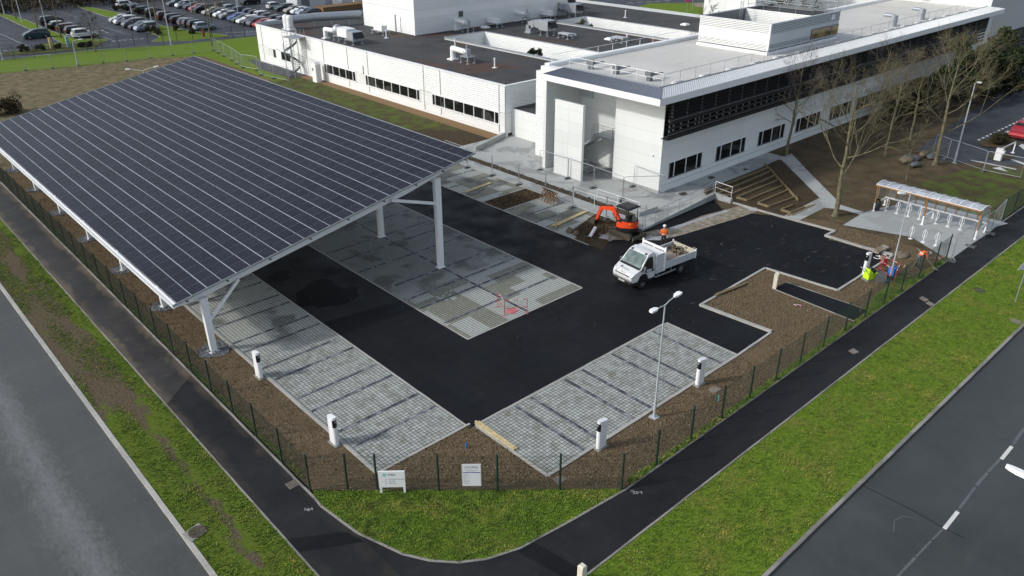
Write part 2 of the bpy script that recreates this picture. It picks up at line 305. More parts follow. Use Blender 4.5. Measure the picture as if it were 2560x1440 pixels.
# ------------------------------------------------------------------ mesh builder
class MB:
    def __init__(s): s.v=[]; s.f=[]; s.m=[]; s.sm=[]; s.X=None
    def add(s,vs,fs,mi=0,smooth=False):
        o=len(s.v)
        for p in vs:
            p=Vector(p)
            s.v.append(tuple(s.X@p) if s.X is not None else tuple(p))
        for f in fs: s.f.append(tuple(i+o for i in f)); s.m.append(mi); s.sm.append(smooth)
        return s
    def quad(s,a,b,c,d,mi=0): return s.add((a,b,c,d),((0,1,2,3),),mi)
    def poly(s,pts,z=None,mi=0): 
        pts=[(p[0],p[1],z if z is not None else p[2]) for p in pts]
        a=sum(pts[i][0]*pts[(i+1)%len(pts)][1]-pts[(i+1)%len(pts)][0]*pts[i][1] for i in range(len(pts)))
        if a<0: pts=pts[::-1]
        return s.add(pts,(tuple(range(len(pts))),),mi)
    def box(s,x0,x1,y0,y1,z0,z1,mi=0):
        v=[(x,y,z) for z in (z0,z1) for y in (y0,y1) for x in (x0,x1)]
        return s.add(v,((0,2,3,1),(4,5,7,6),(0,1,5,4),(2,6,7,3),(0,4,6,2),(1,3,7,5)),mi)
    def prism(s,pts,z0,z1,mi=0):
        a=sum(pts[i][0]*pts[(i+1)%len(pts)][1]-pts[(i+1)%len(pts)][0]*pts[i][1] for i in range(len(pts)))
        if a<0: pts=list(pts)[::-1]
        n=len(pts); v=[(p[0],p[1],z0) for p in pts]+[(p[0],p[1],z1) for p in pts]
        return s.add(v,[tuple(range(n-1,-1,-1)),tuple(range(n,2*n))]+[(i,(i+1)%n,n+(i+1)%n,n+i) for i in range(n)],mi)
    def extr(s,prof,axis,a,b,mi=0,smooth=False):     # profile of (p,q) pulled along an axis: 'x' -> (y,z), 'y' -> (x,z)
        f=(lambda p,t:(t,p[0],p[1])) if axis=='x' else (lambda p,t:(p[0],t,p[1]))
        n=len(prof); v=[f(p,a) for p in prof]+[f(p,b) for p in prof]
        return s.add(v,[tuple(range(n-1,-1,-1)),tuple(range(n,2*n))]+[(i,(i+1)%n,n+(i+1)%n,n+i) for i in range(n)],mi,smooth)
    def tube(s,p,q,r,n=6,r2=None,mi=0,cap=True,smooth=True):
        p=Vector(p); q=Vector(q); d=(q-p)
        if d.length<1e-6: return s
        d.normalize(); u=d.cross(Vector((0,0,1)) if abs(d.z)<.9 else Vector((1,0,0))).normalized(); w=d.cross(u)
        r2=r if r2 is None else r2; v=[]
        for c,rr in ((p,r),(q,r2)):
            for k in range(n):
                a=2*math.pi*k/n; v.append(c+rr*(math.cos(a)*u+math.sin(a)*w))
        fs=[(i,(i+1)%n,n+(i+1)%n,n+i) for i in range(n)]
        s.add(v,fs,mi,smooth)
        if cap and n>2: s.add(v[:n],(tuple(range(n-1,-1,-1)),),mi); s.add(v[n:],(tuple(range(n)),),mi)
        return s
    def path(s,pts,r,n=6,mi=0,r2=None):
        m=len(pts)-1
        for i in range(m):
            a=r if r2 is None else r+(r2-r)*i/m; b=r if r2 is None else r+(r2-r)*(i+1)/m
            s.tube(pts[i],pts[i+1],a,n,b,mi)
        return s
    def bar(s,p,q,w,h,mi=0):       # rectangular bar, w across (horizontal), h in the other direction
        p=Vector(p); q=Vector(q); d=(q-p).normalized(); u=d.cross(Vector((0,0,1)))
        u=Vector((1,0,0)) if u.length<1e-4 else u.normalized(); k=u.cross(d)
        v=[c+a*u*w/2+b*k*h/2 for c in (p,q) for a,b in ((-1,-1),(1,-1),(1,1),(-1,1))]
        return s.add(v,((3,2,1,0),(4,5,6,7),(0,1,5,4),(1,2,6,5),(2,3,7,6),(3,0,4,7)),mi)
    def ell(s,c,r,nu=12,nv=7,mi=0,jit=0.):
        c=Vector(c); r=Vector(r) if hasattr(r,'__len__') else Vector((r,r,r)); v=[];fs=[]
        for j in range(nv+1):
            t=math.pi*j/nv
            for i in range(nu):
                a=2*math.pi*i/nu; k=1+jit*(random.random()-.5)
                v.append((c.x+r.x*k*math.sin(t)*math.cos(a),c.y+r.y*k*math.sin(t)*math.sin(a),c.z+r.z*k*math.cos(t)))
        for j in range(nv):
            for i in range(nu): fs.append((j*nu+i,(j+1)*nu+i,(j+1)*nu+(i+1)%nu,j*nu+(i+1)%nu))
        return s.add(v,fs,mi,True)
    def lathe(s,c,prof,n=16,mi=0):
        v=[];fs=[];m=len(prof)
        for r,z in prof:
            for i in range(n):
                a=2*math.pi*i/n; v.append((c[0]+r*math.cos(a),c[1]+r*math.sin(a),c[2]+z))
        for j in range(m-1):
            for i in range(n): fs.append((j*n+i,j*n+(i+1)%n,(j+1)*n+(i+1)%n,(j+1)*n+i))
        fs.append(tuple(range((m-1)*n,m*n)))
        return s.add(v,fs,mi,True)
    def disc(s,c,r,n=24,mi=0,ry=None): return s.poly([(c[0]+r*math.cos(2*math.pi*k/n),c[1]+(ry or r)*math.sin(2*math.pi*k/n)) for k in range(n)],c[2],mi)
    def ribs(s,p,q,z0,z1,pitch=.2,dep=.05,mi=0,nrm=None):   # horizontally ribbed cladding between plan points p,q
        p=Vector((p[0],p[1],0)); q=Vector((q[0],q[1],0)); nv=Vector(nrm)
        k=max(1,round((z1-z0)/pitch)); h=(z1-z0)/k; prof=[]
        for i in range(k):
            a=z0+i*h; prof+=[(a,0),(a+.18*h,dep),(a+.62*h,dep),(a+.80*h,0)]
        prof.append((z1,0)); v=[];fs=[]
        for e in (p,q):
            for z,d in prof: w=e+nv*d; v.append((w.x,w.y,z))
        m=len(prof); up=(q-p).cross(Vector((0,0,1))).dot(nv)>0
        for i in range(m-1): fs.append((i,m+i,m+i+1,i+1) if up else (i,i+1,m+i+1,m+i))
        return s.add(v,fs,mi)
    def build(s,name,mats,parent=None,loc=None):
        me=bpy.data.meshes.new(name); me.from_pydata(s.v,[],s.f)
        if isinstance(mats,str): mats=[mats]
        for m in mats: me.materials.append(MATS[m] if isinstance(m,str) else m)
        me.polygons.foreach_set('material_index',s.m); me.polygons.foreach_set('use_smooth',s.sm); me.update()
        o=bpy.data.objects.new(name,me); COL.objects.link(o)
        if parent is not None: o.parent=parent
        if loc is not None: o.location=loc
        return o
def tag(o,label=None,cat=None,group=None,kind=None):
    if label: o['label']=label
    if cat: o['category']=cat
    if group: o['group']=group
    if kind: o['kind']=kind
    return o
def thing(name,label,cat,loc=(0,0,0),rz=0.,group=None):
    o=bpy.data.objects.new(name,None); COL.objects.link(o); o.location=loc; o.rotation_euler=(0,0,rz); o.empty_display_size=.3
    return tag(o,label,cat,group)
def struct(name,mb,mats): return tag(mb.build(name,mats),kind='structure')
KIDS={}
def kids(o): return [c for c in COL.objects if c.parent==o]
def copy_tree(o,label=None,loc=None,rz=None,group=None,parent=None,mats=None):
    if o.name not in KIDS: KIDS[o.name]=kids(o)
    c=o.copy(); COL.objects.link(c)
    if parent is not None: c.parent=parent
    if label: c['label']=label
    if loc is not None: c.location=loc
    if rz is not None: c.rotation_euler=(0,0,rz)
    if group: c['group']=group
    for ch in KIDS[o.name]: copy_tree(ch,parent=c)
    return c
ORD=['first','second','third','fourth','fifth','sixth','seventh','eighth','ninth','tenth','eleventh','twelfth']
def text(body,size,mat,parent,loc,rot,name='lettering',label=None,align='LEFT',ext=.002,xs=1.0):
    cu=bpy.data.curves.new(name,'FONT'); cu.body=body; cu.size=size; cu.align_x=align; cu.align_y='CENTER'; cu.extrude=ext; cu.resolution_u=3
    ob=bpy.data.objects.new(name,cu); me=bpy.data.meshes.new_from_object(ob); bpy.data.objects.remove(ob); bpy.data.curves.remove(cu)
    me.materials.clear(); me.materials.append(MATS[mat]); o=bpy.data.objects.new(name,me); COL.objects.link(o); o.parent=parent; o.location=loc; o.rotation_euler=rot; o.scale=(xs,1,1)
    if label: o['label']=label
    return o
# ================================================================== SETTING: ground, roads, paths (world: x to the right-distance, y to the left-distance, metres)
def Z(ox,oy,s,pts,z=0.): return [P(ox+a/s,oy+b/s,z) for a,b in pts]
def sheet(name,pts,z,mat): return struct(name,MB().poly([(p[0],p[1]) for p in pts],z),mat)
def rect(x0,x1,y0,y1): return [(x0,y0),(x1,y0),(x1,y1),(x0,y1)]
def kerb_line(name,pts,w=.14,h=.05,mat='kerb_mat',z=0.,off=0.):
    m=MB(); n=len(pts)
    for i in range(n-1):
        a=Vector((pts[i][0],pts[i][1],0)); b=Vector((pts[i+1][0],pts[i+1][1],0)); d=b-a; L=d.length
        if L<1e-3: continue
        k=max(1,round(L/1.0)) if L>1.5 else 1; u=d/L; nv=Vector((-u.y,u.x,0))
        for j in range(k):
            p=a+u*(L*j/k+.006); q=a+u*(L*(j+1)/k-.006); dz=random.uniform(-.004,.004); dx=nv*random.uniform(-.006,.006)
            m.prism([(p+nv*(off-w/2)+dx)[:2],(q+nv*(off-w/2)+dx)[:2],(q+nv*(off+w/2)+dx)[:2],(p+nv*(off+w/2)+dx)[:2]],z-.25,z+h+dz)
    return struct(name,m,mat)
sheet('ground',rect(-700,1500,-700,1500),-.20,'hill_mat')
sheet('road_left',rect(-40,6.30,-60,200),-.10,'road_mat')
sheet('road_right',rect(6.30,420,-40,9.72),-.104,'road_dark_mat')
sheet('verge_left',rect(6.30,9.33,17,140),0.0,'grass_worn_mat')
sheet('verge_right',rect(16.3,150,9.75,14.47),0.0,'grass_mat')
in_px=[(781,1247),(801.5,1265),(846,1298),(896,1334),(945.6,1357),(1007,1386),(1078,1403),(1148.6,1407),(1219.5,1397.5),(1300,1371.5),(1431,1300),(1544,1230)]
curve=[P(*q) for q in in_px]
curve[-1]=Vector((22.0,16.62,0)); curve[0]=Vector((11.46,25.5,0))
path=[(9.33,140),(9.33,8),(16.3,8),(16.3,14.47),(150,14.47),(150,16.62)]+[(p.x,p.y) for p in curve[::-1]]+[(11.5,140)]
sheet('footpath',path,.004,'footpath_mat')
sheet('footpath_worn',[(9.33,37),(11.5,39),(11.5,140),(9.33,140)],.008,'footpath_old_mat')
sheet('footpath_patch',[P(719,1347),P(864,1330),P(912,1354),P(742,1381)],.009,'asphalt_new_mat')
sheet('footpath_repair',[P(1292,1379),P(1336,1357),P(1480,1440),P(1425,1452)],.009,'asphalt_new_mat')
corner=[(11.62,26.0)]+[(p.x,p.y) for p in curve]+[(21.85,16.80)]
sheet('corner_lawn',corner,.006,'grass_mat')
kerb_line('kerb_corner',[(11.5,140),(11.5,60)]+[(p.x,p.y) for p in curve]+[(40,16.62),(60,16.62),(150,16.62)],.10,.04,'old_kerb_mat')
kerb_line('kerb_verge_left',[(9.33,140),(9.33,10)],.08,.03,'old_kerb_mat')
kerb_line('kerb_verge_right',[(16.3,14.47),(150,14.47)],.09,.03,'old_kerb_mat')
kerb_line('kerb_road_left',[(6.33,150),(6.33,10)],.20,.03,'kerb_mat')
kerb_line('kerb_road_right',[(16.3,9.75),(150,9.75)],.16,.01,'old_kerb_mat')
# ---- site
sheet('site_soil',[(11.62,130),(11.62,26.1),(21.85,16.75),(70,16.75),(70,62),(58,62),(54,130)],.0,'soil_mat')
lane=[(19.6,86.5),(19.6,24.75),(19.9,24.45),(35.55,24.7),(35.55,22.9)]
asp=[(19.7,87),(19.7,24.75),(35.3,24.75),(35.3,19.65)]+[tuple(p[:2]) for p in (P(1845,884),P(1928,831),P(1750,764),P(1913,671),P(2094,727),P(2232,639),P(2063,591),P(2087,579),P(1997,556),P(1891,526.5),P(1829,508),P(1783,497),P(1600,577),P(1519,600),P(1485,617))]+[(40.65,35.7),(40.65,87)]
sheet('parking_lane',asp,.010,'asphalt_new_mat')
sheet('service_strip',[P(1932,722),P(1966,706),P(2186.5,781.5),P(2147,808)],.012,'asphalt_new_mat')
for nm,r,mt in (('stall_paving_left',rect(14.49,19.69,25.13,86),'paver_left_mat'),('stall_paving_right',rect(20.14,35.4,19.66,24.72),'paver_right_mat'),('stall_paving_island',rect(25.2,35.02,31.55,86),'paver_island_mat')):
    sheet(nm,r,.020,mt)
sheet('stall_paving_back',rect(40.68,45.7,37.6,40.62),.020,'paver_back_mat')
sheet('stall_paving_back',rect(40.68,45.7,40.62,45.6),.020,'paver_back_mat')
sheet('stall_paving_back',rect(40.68,45.7,48.30,75),.020,'paver_back_mat')
def stripes(name,rs):
    m=MB()
    for r in rs: m.poly(rect(*r),.026)
    return struct(name,m,'paver_line_mat')
ls=[]
y=27.42; 
for a in (27.42,28.95,31.36,32.84,35.34,36.8,39.17,40.52,43.0,44.4,46.9,48.3,50.7,52.2,54.6,56,58.5,60,62.4): ls.append((14.6,19.6,a-.1,a+.1))
stripes('stall_line_left',ls)
stripes('stall_line_right',[(a-.1,a+.1,19.75,24.62) for a in (22.64,23.79,26.34,27.73,30.21,31.54,34.0)])
isl=[(30.0,30.2,31.7,86)]
for a in (33.99,36.52,38.04,40.3,43.7,46.2,48.0,51.0,53.5,55.6,58.4,61,63.2): isl+= [(25.3,30.0,a-.1,a+.1),(30.2,34.95,a-.1,a+.1)]
stripes('stall_line_island',isl)
stripes('stall_line_back',[(40.75,45.65,a-.1,a+.1) for a in (41.9,43.55,50.6,53.0,55.4,57.9,60.3)])
K=[('kerb_left_strip',[(14.42,25.05),(14.42,86)],.16,.07),('kerb_left_end',[(14.42,25.05),(19.95,25.05)],.12,.04),('kerb_left_lane',[(19.72,25.0),(19.72,86)],.10,.03),
   ('kerb_right_lane',[(20.1,24.78),(35.3,24.78)],.10,.03),('kerb_right_strip',[(20.07,19.6),(35.5,19.6)],.14,.06),('kerb_right_end',[(20.07,19.6),(20.07,24.75)],.14,.05),('kerb_right_bay',[(35.45,19.7),(35.45,24.72)],.10,.03),
   ('kerb_island',[(25.14,86),(25.14,31.49),(35.08,31.49),(35.08,86)],.10,.03),('kerb_back_row',[(40.62,36.0),(40.62,75)],.10,.03),('kerb_back_walk',[(45.76,36.5),(45.76,75)],.12,.05),
   ('kerb_back_bed',[(40.7,45.6),(45.7,45.6)],.10,.05),('kerb_back_bed',[(40.7,48.3),(45.7,48.3)],.10,.05)]
for nm,pts,w,h in K: kerb_line(nm,pts,w,h)
B=[P(*q) for q in ((1845,884),(1928,831),(1750,764),(1913,671),(2094,727),(2232,639))]
kerb_line('kerb_bay_edge',[(35.45,19.6),B[1][:2]],.14,.06); kerb_line('kerb_bay_back',[B[1][:2],B[2][:2]],.24,.12); kerb_line('kerb_soil_bed',[B[2][:2],B[3][:2],B[4][:2]],.16,.08)
kerb_line('kerb_lot_end',[B[4][:2],B[5][:2]],.15,.08); kerb_line('kerb_lot_side',[p[:2] for p in (P(2232,639),P(2160,621),P(2063,591))],.24,.14); kerb_line('kerb_lot_notch',[p[:2] for p in (P(2063,591),P(2087,579),P(1997,555),P(1891,525.5),P(1829,507))],.20,.12)
kerb_line('kerb_service',[p[:2] for p in (P(2147,808),P(1932,722))],.07,.04,'old_kerb_mat'); kerb_line('kerb_service',[p[:2] for p in (P(1966,706),P(2186.5,781.5))],.07,.04,'old_kerb_mat')
# concrete walk, forecourt, ramp and pad
sheet('back_walk',[(45.8,75),(45.8,37.4),(47.25,37.4),(47.3,75)],.014,'concrete_mat')
fore=[(48.05,75),(48.0,37.4),(45.8,37.4),(45.8,35.2)]+[tuple(p[:2]) for p in (P(1485,617),P(1519,600),P(1600,577),P(1783,497),P(1792,470))]+[(57.,37.2),(72.,37.2),(72.,39.5),(53.3,39.5),(53.3,75)]
sheet('forecourt',fore,.012,'concrete_mat'); sheet('entrance_floor',[(53.3,44.7),(55.7,44.7),(55.7,51.2),(53.3,51.2)],.013,'concrete_mat'); sheet('link_yard',[(53.3,54.8),(57,54.8),(57,62.3),(53.3,62.3)],.013,'concrete_mat'); sheet('dry_lane',[P(803,808),P(1006,751.6),(25.05,86),(19.85,86)],.0125,'asphalt_dry_mat')
sheet('soil_strip',[(47.25,37.5),(48.05,37.5),(48.05,75),(47.3,75)],.018,'soil_dark_mat')
sheet('planting_bed',[(40.7,45.65),(45.68,45.65),(45.68,48.25),(40.7,48.25)],.022,'soil_dark_mat')
sheet('planting_bed',[(40.7,34.7),(43.1,35.9),(45.7,36.6),(45.68,37.6),(40.7,37.6)],.022,'soil_dark_mat')
sheet('planting_bed',[(40.7,37.2),(45.7,37.2),(45.7,39.9),(42,38.9)],.024,'soil_dark_mat')
sand=Z(1160,350,3.2,[(1450,740),(1700,690),(1900,610),(2110,555),(2200,530),(2330,550),(2335,578),(2180,630),(1980,690),(1750,760),(1560,805),(1300,800),(1160,800),(1040,765),(1080,735),(1200,715),(1350,745)])
sheet('sand_strip',sand,.026,'sand_mat')
for i,q in enumerate(([(1440,800),(1560,805),(1640,780),(1560,770),(1470,775)],[(1640,705),(1900,625),(2100,560),(2120,575),(1900,640),(1660,725)],[(1050,780),(1150,800),(1160,770),(1090,750)],[(2210,530),(2340,545),(2345,575),(2300,570)])):
    sheet('plastic_sheet',Z(1160,350,3.2,q),.031+.001*i,'tarp_sheet_mat')
def blob(c,rx,ry,n=26,rough=.35,seed=0):
    rr=random.Random(seed); ph=[rr.uniform(0,6.28) for _ in range(4)]; o=[]
    for k in range(n):
        a=2*math.pi*k/n; r=1+rough*(.5*math.sin(2*a+ph[0])+.35*math.sin(3*a+ph[1])+.3*math.sin(5*a+ph[2]))
        o.append((c[0]+rx*r*math.cos(a),c[1]+ry*r*math.sin(a)))
    return o
for i,(u,v,rx,ry) in enumerate(((800,735,1.9,1.6),(850,745,1.4,1.0),(700,690,.8,.8),(830,680,.6,.7))): sheet('wet_patch',blob(P(u,v),rx,ry,seed=i),.0135+i*.0004,'wet_mat')
# bike slab, park ground, beds, paths on the right
sheet('park_ground',[(54.,33.0),(58.3,26.5),(58.3,16.8),(120,16.8),(112,40),(71,39.5),(71,37.2),(57,37.2)],.016,'park_soil_mat')
sheet('park_grass',[(66.5,16.8),(66.5,18.5),(69,22),(73,25),(81,23.5),(84,21.5),(84,16.8)],.022,'bed_grass_mat')
sheet('bike_slab',[P(*q) for q in ((2107,564),(2150,538),(2163,531),(2290,500),(2520,560),(2488,569),(2373,653),(2278,594))],.05,'slab_mat')
gp=Z(1760,350,3.2,[(610,150),(700,110),(850,270),(1045,465),(1090,520),(1280,580),(1250,600),(1110,560),(960,545),(745,655),(640,610),(800,530),(925,465)])
sheet('garden_path',gp,.030,'concrete_mat')
sheet('garden_soil',Z(1760,350,3.2,[(0,440),(600,155),(700,250),(915,460),(630,605),(420,555),(230,500),(80,440)]),.026,'soil_dark_mat')
# planting along the long wing
sheet('gravel_border',[(53.55,62.2),(55.3,62.2),(55.3,104),(53.9,104)],.020,'gravel_orange_mat')
sheet('wing_bed',[(48.1,62.2),(53.55,62.2),(53.8,104),(46,104),(46,75),(48.1,75)],.0172,'bed_grass_mat')
sheet('wing_soil',[(47.8,62.2),(53.5,62.2),(53.5,66),(50.5,70),(47.8,72)],.020,'soil_dark_mat')
sheet('stair_yard',[(52.5,104),(55.3,104),(55.3,119.5),(54.2,121),(52.3,112)],.018,'far_asphalt_mat')
# ---- beyond the canopy: rough field, lawn, back road, car park
field=[P(a/3.2,b/3.2) for a,b in ((-300,640),(0,588),(620,530),(1190,472),(1540,450),(1690,500))]
sheet('rough_field',[tuple(p[:2]) for p in field]+[(50.5,100),(11.7,84),(-20,84)],.010,'far_soil_mat')
lawn=[P(a/3.2,b/3.2) for a,b in ((-400,530),(0,482),(700,402),(1360,362),(2040,292))]
sheet('far_lawn',[tuple(p[:2]) for p in lawn]+[(85,137.5),(85,118),(55.3,118),(52.3,112),(52.5,100),(50,100),(50.3,128)]+[tuple(p[:2]) for p in field[:5][::-1]],.014,'grass_far_mat')
far=[(-80,165)]+[tuple(p[:2]) for p in lawn]+[(130,131),(130,214),(30,214),(-60,200)]
sheet('far_car_park',far,.004,'far_asphalt_mat')
isl1=[(0,33),(60,48),(125,77),(190,98),(266,99),(268,103),(190,108),(105,117),(98,112),(152,107),(128,93),(88,80),(0,39)]
isl2=[(186,14),(232,20),(300,33),(350,48),(410,66),(475,78),(567,88),(568,92),(470,103),(380,105),(400,92),(350,72),(300,50),(255,39)]
for nm,q in (('grass_island',isl1),('grass_island',isl2)): sheet(nm,[P(*a) for a in q],.06,'grass_far_mat'); kerb_line('island_kerb',[P(*a)[:2] for a in q+q[:1]],.16,.08,'old_kerb_mat')
hedgebase=[P(a/6.4,b/6.4) for a,b in ((0,860),(640,760),(1700,660),(1500,770),(700,850),(0,900))]
sheet('far_border',hedgebase,.05,'bed_grass_mat')
# painted lines of the far car park and the back road
m=MB()
def dashes(a,b,n,w,fill=.5,z=.012):
    a=Vector(a);b=Vector(b);d=(b-a)/n;u=d.normalized();nv=Vector((-u.y,u.x,0))*w/2
    for i in range(n):
        p=a+d*i;q=p+d*fill; m.quad((p-nv)[:2]+(z,),(q-nv)[:2]+(z,),(q+nv)[:2]+(z,),(p+nv)[:2]+(z,))
def pl(a,b,s): return P(a/s,b/s)
for a,b,n,w in (((150,290/2),(860,330),26,.12),):pass
dashes(pl(1530,390,6.4),pl(2150,585,6.4),14,.15,.55); dashes(pl(890,170,6.4),pl(1250,280,6.4),12,.15,.55); dashes(pl(0,540,6.4),pl(450,745,6.4),1,.12,1.)
dashes(pl(1500,540,6.4),pl(1820,650,6.4),1,.12,1.); dashes(pl(1790,665,6.4),pl(2330,610,6.4),6,.5,.62); dashes(pl(50,815,6.4),pl(480,770,6.4),4,.5,.6)
dashes(P(565,81.5),P(645,79),8,.5,.6); dashes(P(570,91),P(645,84.5),1,.25,1.); dashes(P(80,139.5),P(132,135.5),1,.25,1.)
for k in range(18): x0,y0=(57.2,197-2.45*k); m.poly(rect(51.6,56.4,y0-.05,y0+.05),.012)
for k in range(18): y0=192-2.45*k; m.poly(rect(70.2,74.6,y0-.05,y0+.05),.012); m.poly(rect(75,79.4,y0-.05,y0+.05),.012)
for k in range(10): y0=190-2.45*k; m.poly(rect(83.6,88,y0-.05,y0+.05),.012)
a=P(1640/6.4,490/6.4);b=P(1730/6.4,528/6.4); d=(b-a).normalized(); nv=Vector((-d.y,d.x,0)); m.quad(*[(p.x,p.y,.013) for p in (a-nv*.1,b-nv*.1,b+nv*.1,a+nv*.1)]); m.poly([(a-d*.9),(a+nv*.4),(a-nv*.4)],.014)
struct('far_markings',m,'faded_paint_mat')
# ---- road markings and repairs on the right road
m=MB()
for u0,v0,u1,v1 in ((2362,1318,2396,1275),(2505,1144,2531,1112)):
    a=P(u0,v0);b=P(u1,v1);d=(b-a).normalized();nv=Vector((-d.y,d.x,0))*.08; m.quad(*[(p.x,p.y,-.094) for p in (a-nv,b-nv,b+nv,a+nv)])
struct('road_marking',m,'paint_mat')
def seam(name,pts,w,mat,z):
    m=MB()
    for i in range(len(pts)-1):
        a=P(*pts[i],-.1);b=P(*pts[i+1],-.1);d=(b-a).normalized();nv=Vector((-d.y,d.x,0)); w0=w*random.uniform(.7,1.3)
        m.quad(*[(p.x,p.y,z) for p in (a-nv*w0/2-d*.05,b-nv*w0/2,b+nv*w0/2,a+nv*w0/2-d*.05)])
    return struct(name,m,mat)
seam('road_joint',[(2245,1440),(2290,1392),(2330,1350),(2358,1322),(2398,1272),(2440,1215),(2470,1180),(2503,1145),(2533,1110),(2560,1072)],.13,'tar_light_mat',-.097)
seam('road_crack',[(2160,1215),(2220,1245),(2290,1280),(2356,1318),(2412,1346)],.05,'tar_mat',-.098)
seam('road_crack',[(2234,1328),(2236,1301),(2258,1290),(2277,1294)],.035,'tar_light_mat',-.0985)
# ---- far backdrop ground
sheet('far_road',[(120,131),(118,112),(145,100),(190,80),(260,60),(330,200),(200,160)],.008,'far_asphalt_mat')
sheet('far_green',[P(1380+a/5.333,b/5.333) for a,b in ((1150,85),(1300,45),(1900,40),(2560,0),(2700,60),(2100,200),(1500,170))],.02,'grass_far_mat')
sheet('far_sand',[P(1380+a/5.333,b/5.333) for a,b in ((1890,45),(2060,45),(2180,80),(2100,105),(1900,90))],.03,'sand_mat')
m=MB(); 
dashes(P(1380+1000/5.333,8),P(1380+1620/5.333,1),5,.25,.6,.02)
struct('far_road_marking',m,'paint_mat')
# ---- entrance road and visitor parking at the far right
sheet('entrance_road',[(81,26.2),(84.5,21.4),(88,16.9),(260,16.9),(200,60),(140,38),(118,33),(96,31),(83,29.5)],.020,'far_asphalt_mat')
m=MB()
dashes(P(2240+1640/8,230+970/8),P(2575,290),14,.22,.5,.03)
for a,b in (((2490,344),(2575,372)),((2516,334),(2560,340)),):
    dashes(P(*a),P(*b),1,.15,1.,.03)
for u,v in ((2497,343),(2515,332),(2535,322),(2553,312)): c=P(u,v); m.poly(rect(c.x-.9,c.x+.9,c.y-.15,c.y+.15),.032)
a=[P(2515,395),P(2560,413),P(2560,408),P(2515,393)]; m.poly(a,.031)
dashes(P(2427,401),P(2540,424),1,.3,1.,.03); m.poly([P(2480,421),P(2520,430),P(2500,418)],.033); m.poly([P(2530,352),P(2560,375),P(2560,362)],.031)
struct('entrance_marking',m,'paint_mat')
sheet('barrier_island',blob(P(2500,394),1.6,.9,seed=5),.09,'park_soil_mat'); sheet('shrub_island',blob(P(2500,360),2.4,1.6,seed=9),.09,'park_soil_mat')
# ================================================================== SOLAR CARPORT
FY=40.2; A0=Py(441,758,FY); B0=Py(1186,382,FY); LEN=P(485,141,B0.z).y-FY
SL=(B0-A0); SW=SL.length; SU=SL.normalized(); SN=Vector((-SU.z,0,SU.x))
NROW=12; RW=SW/NROW; NP=45; PW=LEN/NP
carport=thing('solar_carport','large white steel carport covered with a sloping roof of dark solar panels','carport',(11.75,39.85,0)) # base at the low front corner
def cp(s,y,n=0.): return A0+SU*s+Vector((0,y,0))+SN*n-Vector((11.75,39.85,0))
rotp=Matrix((( SU.x,0,SN.x),(0,1,0),(SU.z,0,SN.z))).to_4x4()
def panel_mb(m,M):
    m.X=M; g=.016; a=RW-.035; b=PW-.012
    m.box(.020,a+.012,.012,b,-.035,0,1)
    for (x0,x1) in ((.030,RW/2-.018),(RW/2+.010,a+.004)): m.quad((x0,.014,.003),(x1,.014,.003),(x1,b-.002,.003),(x0,b-.002,.003),0)
    m.quad((RW/2-.018,.03,.0035),(RW/2+.014,.03,.0035),(RW/2+.014,b-.02,.0035),(RW/2-.018,b-.02,.0035),2)
    m.X=None
pm=MB(); panel_mb(pm,None); rest=MB(); first=None; nind=0
for j in range(NP):
    for i in range(NROW):
        M=Matrix.Translation(cp(i*RW,j*PW))@rotp
        if j<8 or (j==8 and i<4):
            if first is None:
                first=pm.build('solar_panel',['solar_cell_mat','panel_frame_mat','panel_mid_mat'],carport); o=first
            else: o=first.copy(); COL.objects.link(o)
            o.matrix_local=M
        else: panel_mb(rest,Matrix.Translation((0,0,0))@M)
# the far panels need their own local pattern, so they are laid flat in a tilted object
rest=MB()
for j in range(NP):
    for i in range(NROW):
        if not(j<8 or (j==8 and i<4)): panel_mb(rest,Matrix.Translation((i*RW,j*PW,0)))
ro=rest.build('solar_panel',['solar_cell_mat','panel_frame_mat','panel_mid_mat'],carport); ro.matrix_local=Matrix.Translation(cp(0,0))@rotp; ro['kind']='stuff'
m=MB()                                                    # white sheet edge along the low eave, bright edge rails
for i in range(1,NROW):
    M=Matrix.Translation(cp(i*RW,0))@rotp; m.X=M; m.box(-.016,.016,0,LEN,-.03,.004); m.X=None
m.build('panel_rail',['panel_frame_mat'],carport)
m=MB(); m.X=Matrix.Translation(cp(0,0))@rotp; m.box(-.25,-.02,-.05,LEN+.05,-.22,-.06); m.box(-.27,-.25,-.05,LEN+.05,-.24,.02); m.X=None
m.build('gutter',['white_metal_mat'],carport)
m=MB(); m.X=Matrix.Translation(cp(0,0))@rotp
m.box(-.25,SW+.05,-.06,-.02,-.10,.02); m.box(-.1,SW+.05,LEN+.02,LEN+.06,-.10,.02); m.box(SW,SW+.05,0,LEN,-.10,.02); m.X=None
m.build('roof_edge_trim',['galv_mat'],carport)
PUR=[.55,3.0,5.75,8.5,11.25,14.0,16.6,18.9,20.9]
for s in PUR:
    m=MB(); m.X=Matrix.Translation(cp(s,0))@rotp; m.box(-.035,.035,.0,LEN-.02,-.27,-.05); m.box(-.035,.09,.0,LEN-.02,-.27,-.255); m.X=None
    m.build('purlin',['steel_dark_and_shade_mat'],carport)  # dark colour paints in the shadow under the panels
PY=[40.52+7.44*k for k in range(7)]
def raft(k):
    y=PY[k]-39.85; m=MB()
    pr=[(0.0,-.24),(SW-.05,-.24),(SW-.05,-.40),(16.,-.74),(8.,-.72),(1.0,-.68),(.0,-.52)]
    v=[];n=len(pr)
    for yy in ((y-.16,y+.06) if k==0 else (y-.09,y+.09)): v+=[cp(s,yy,d) for s,d in pr]
    m.add(v,[tuple(range(n)),tuple(range(2*n-1,n-1,-1))]+[(i,n+i,n+(i+1)%n,(i+1)%n) for i in range(n)])
    return m
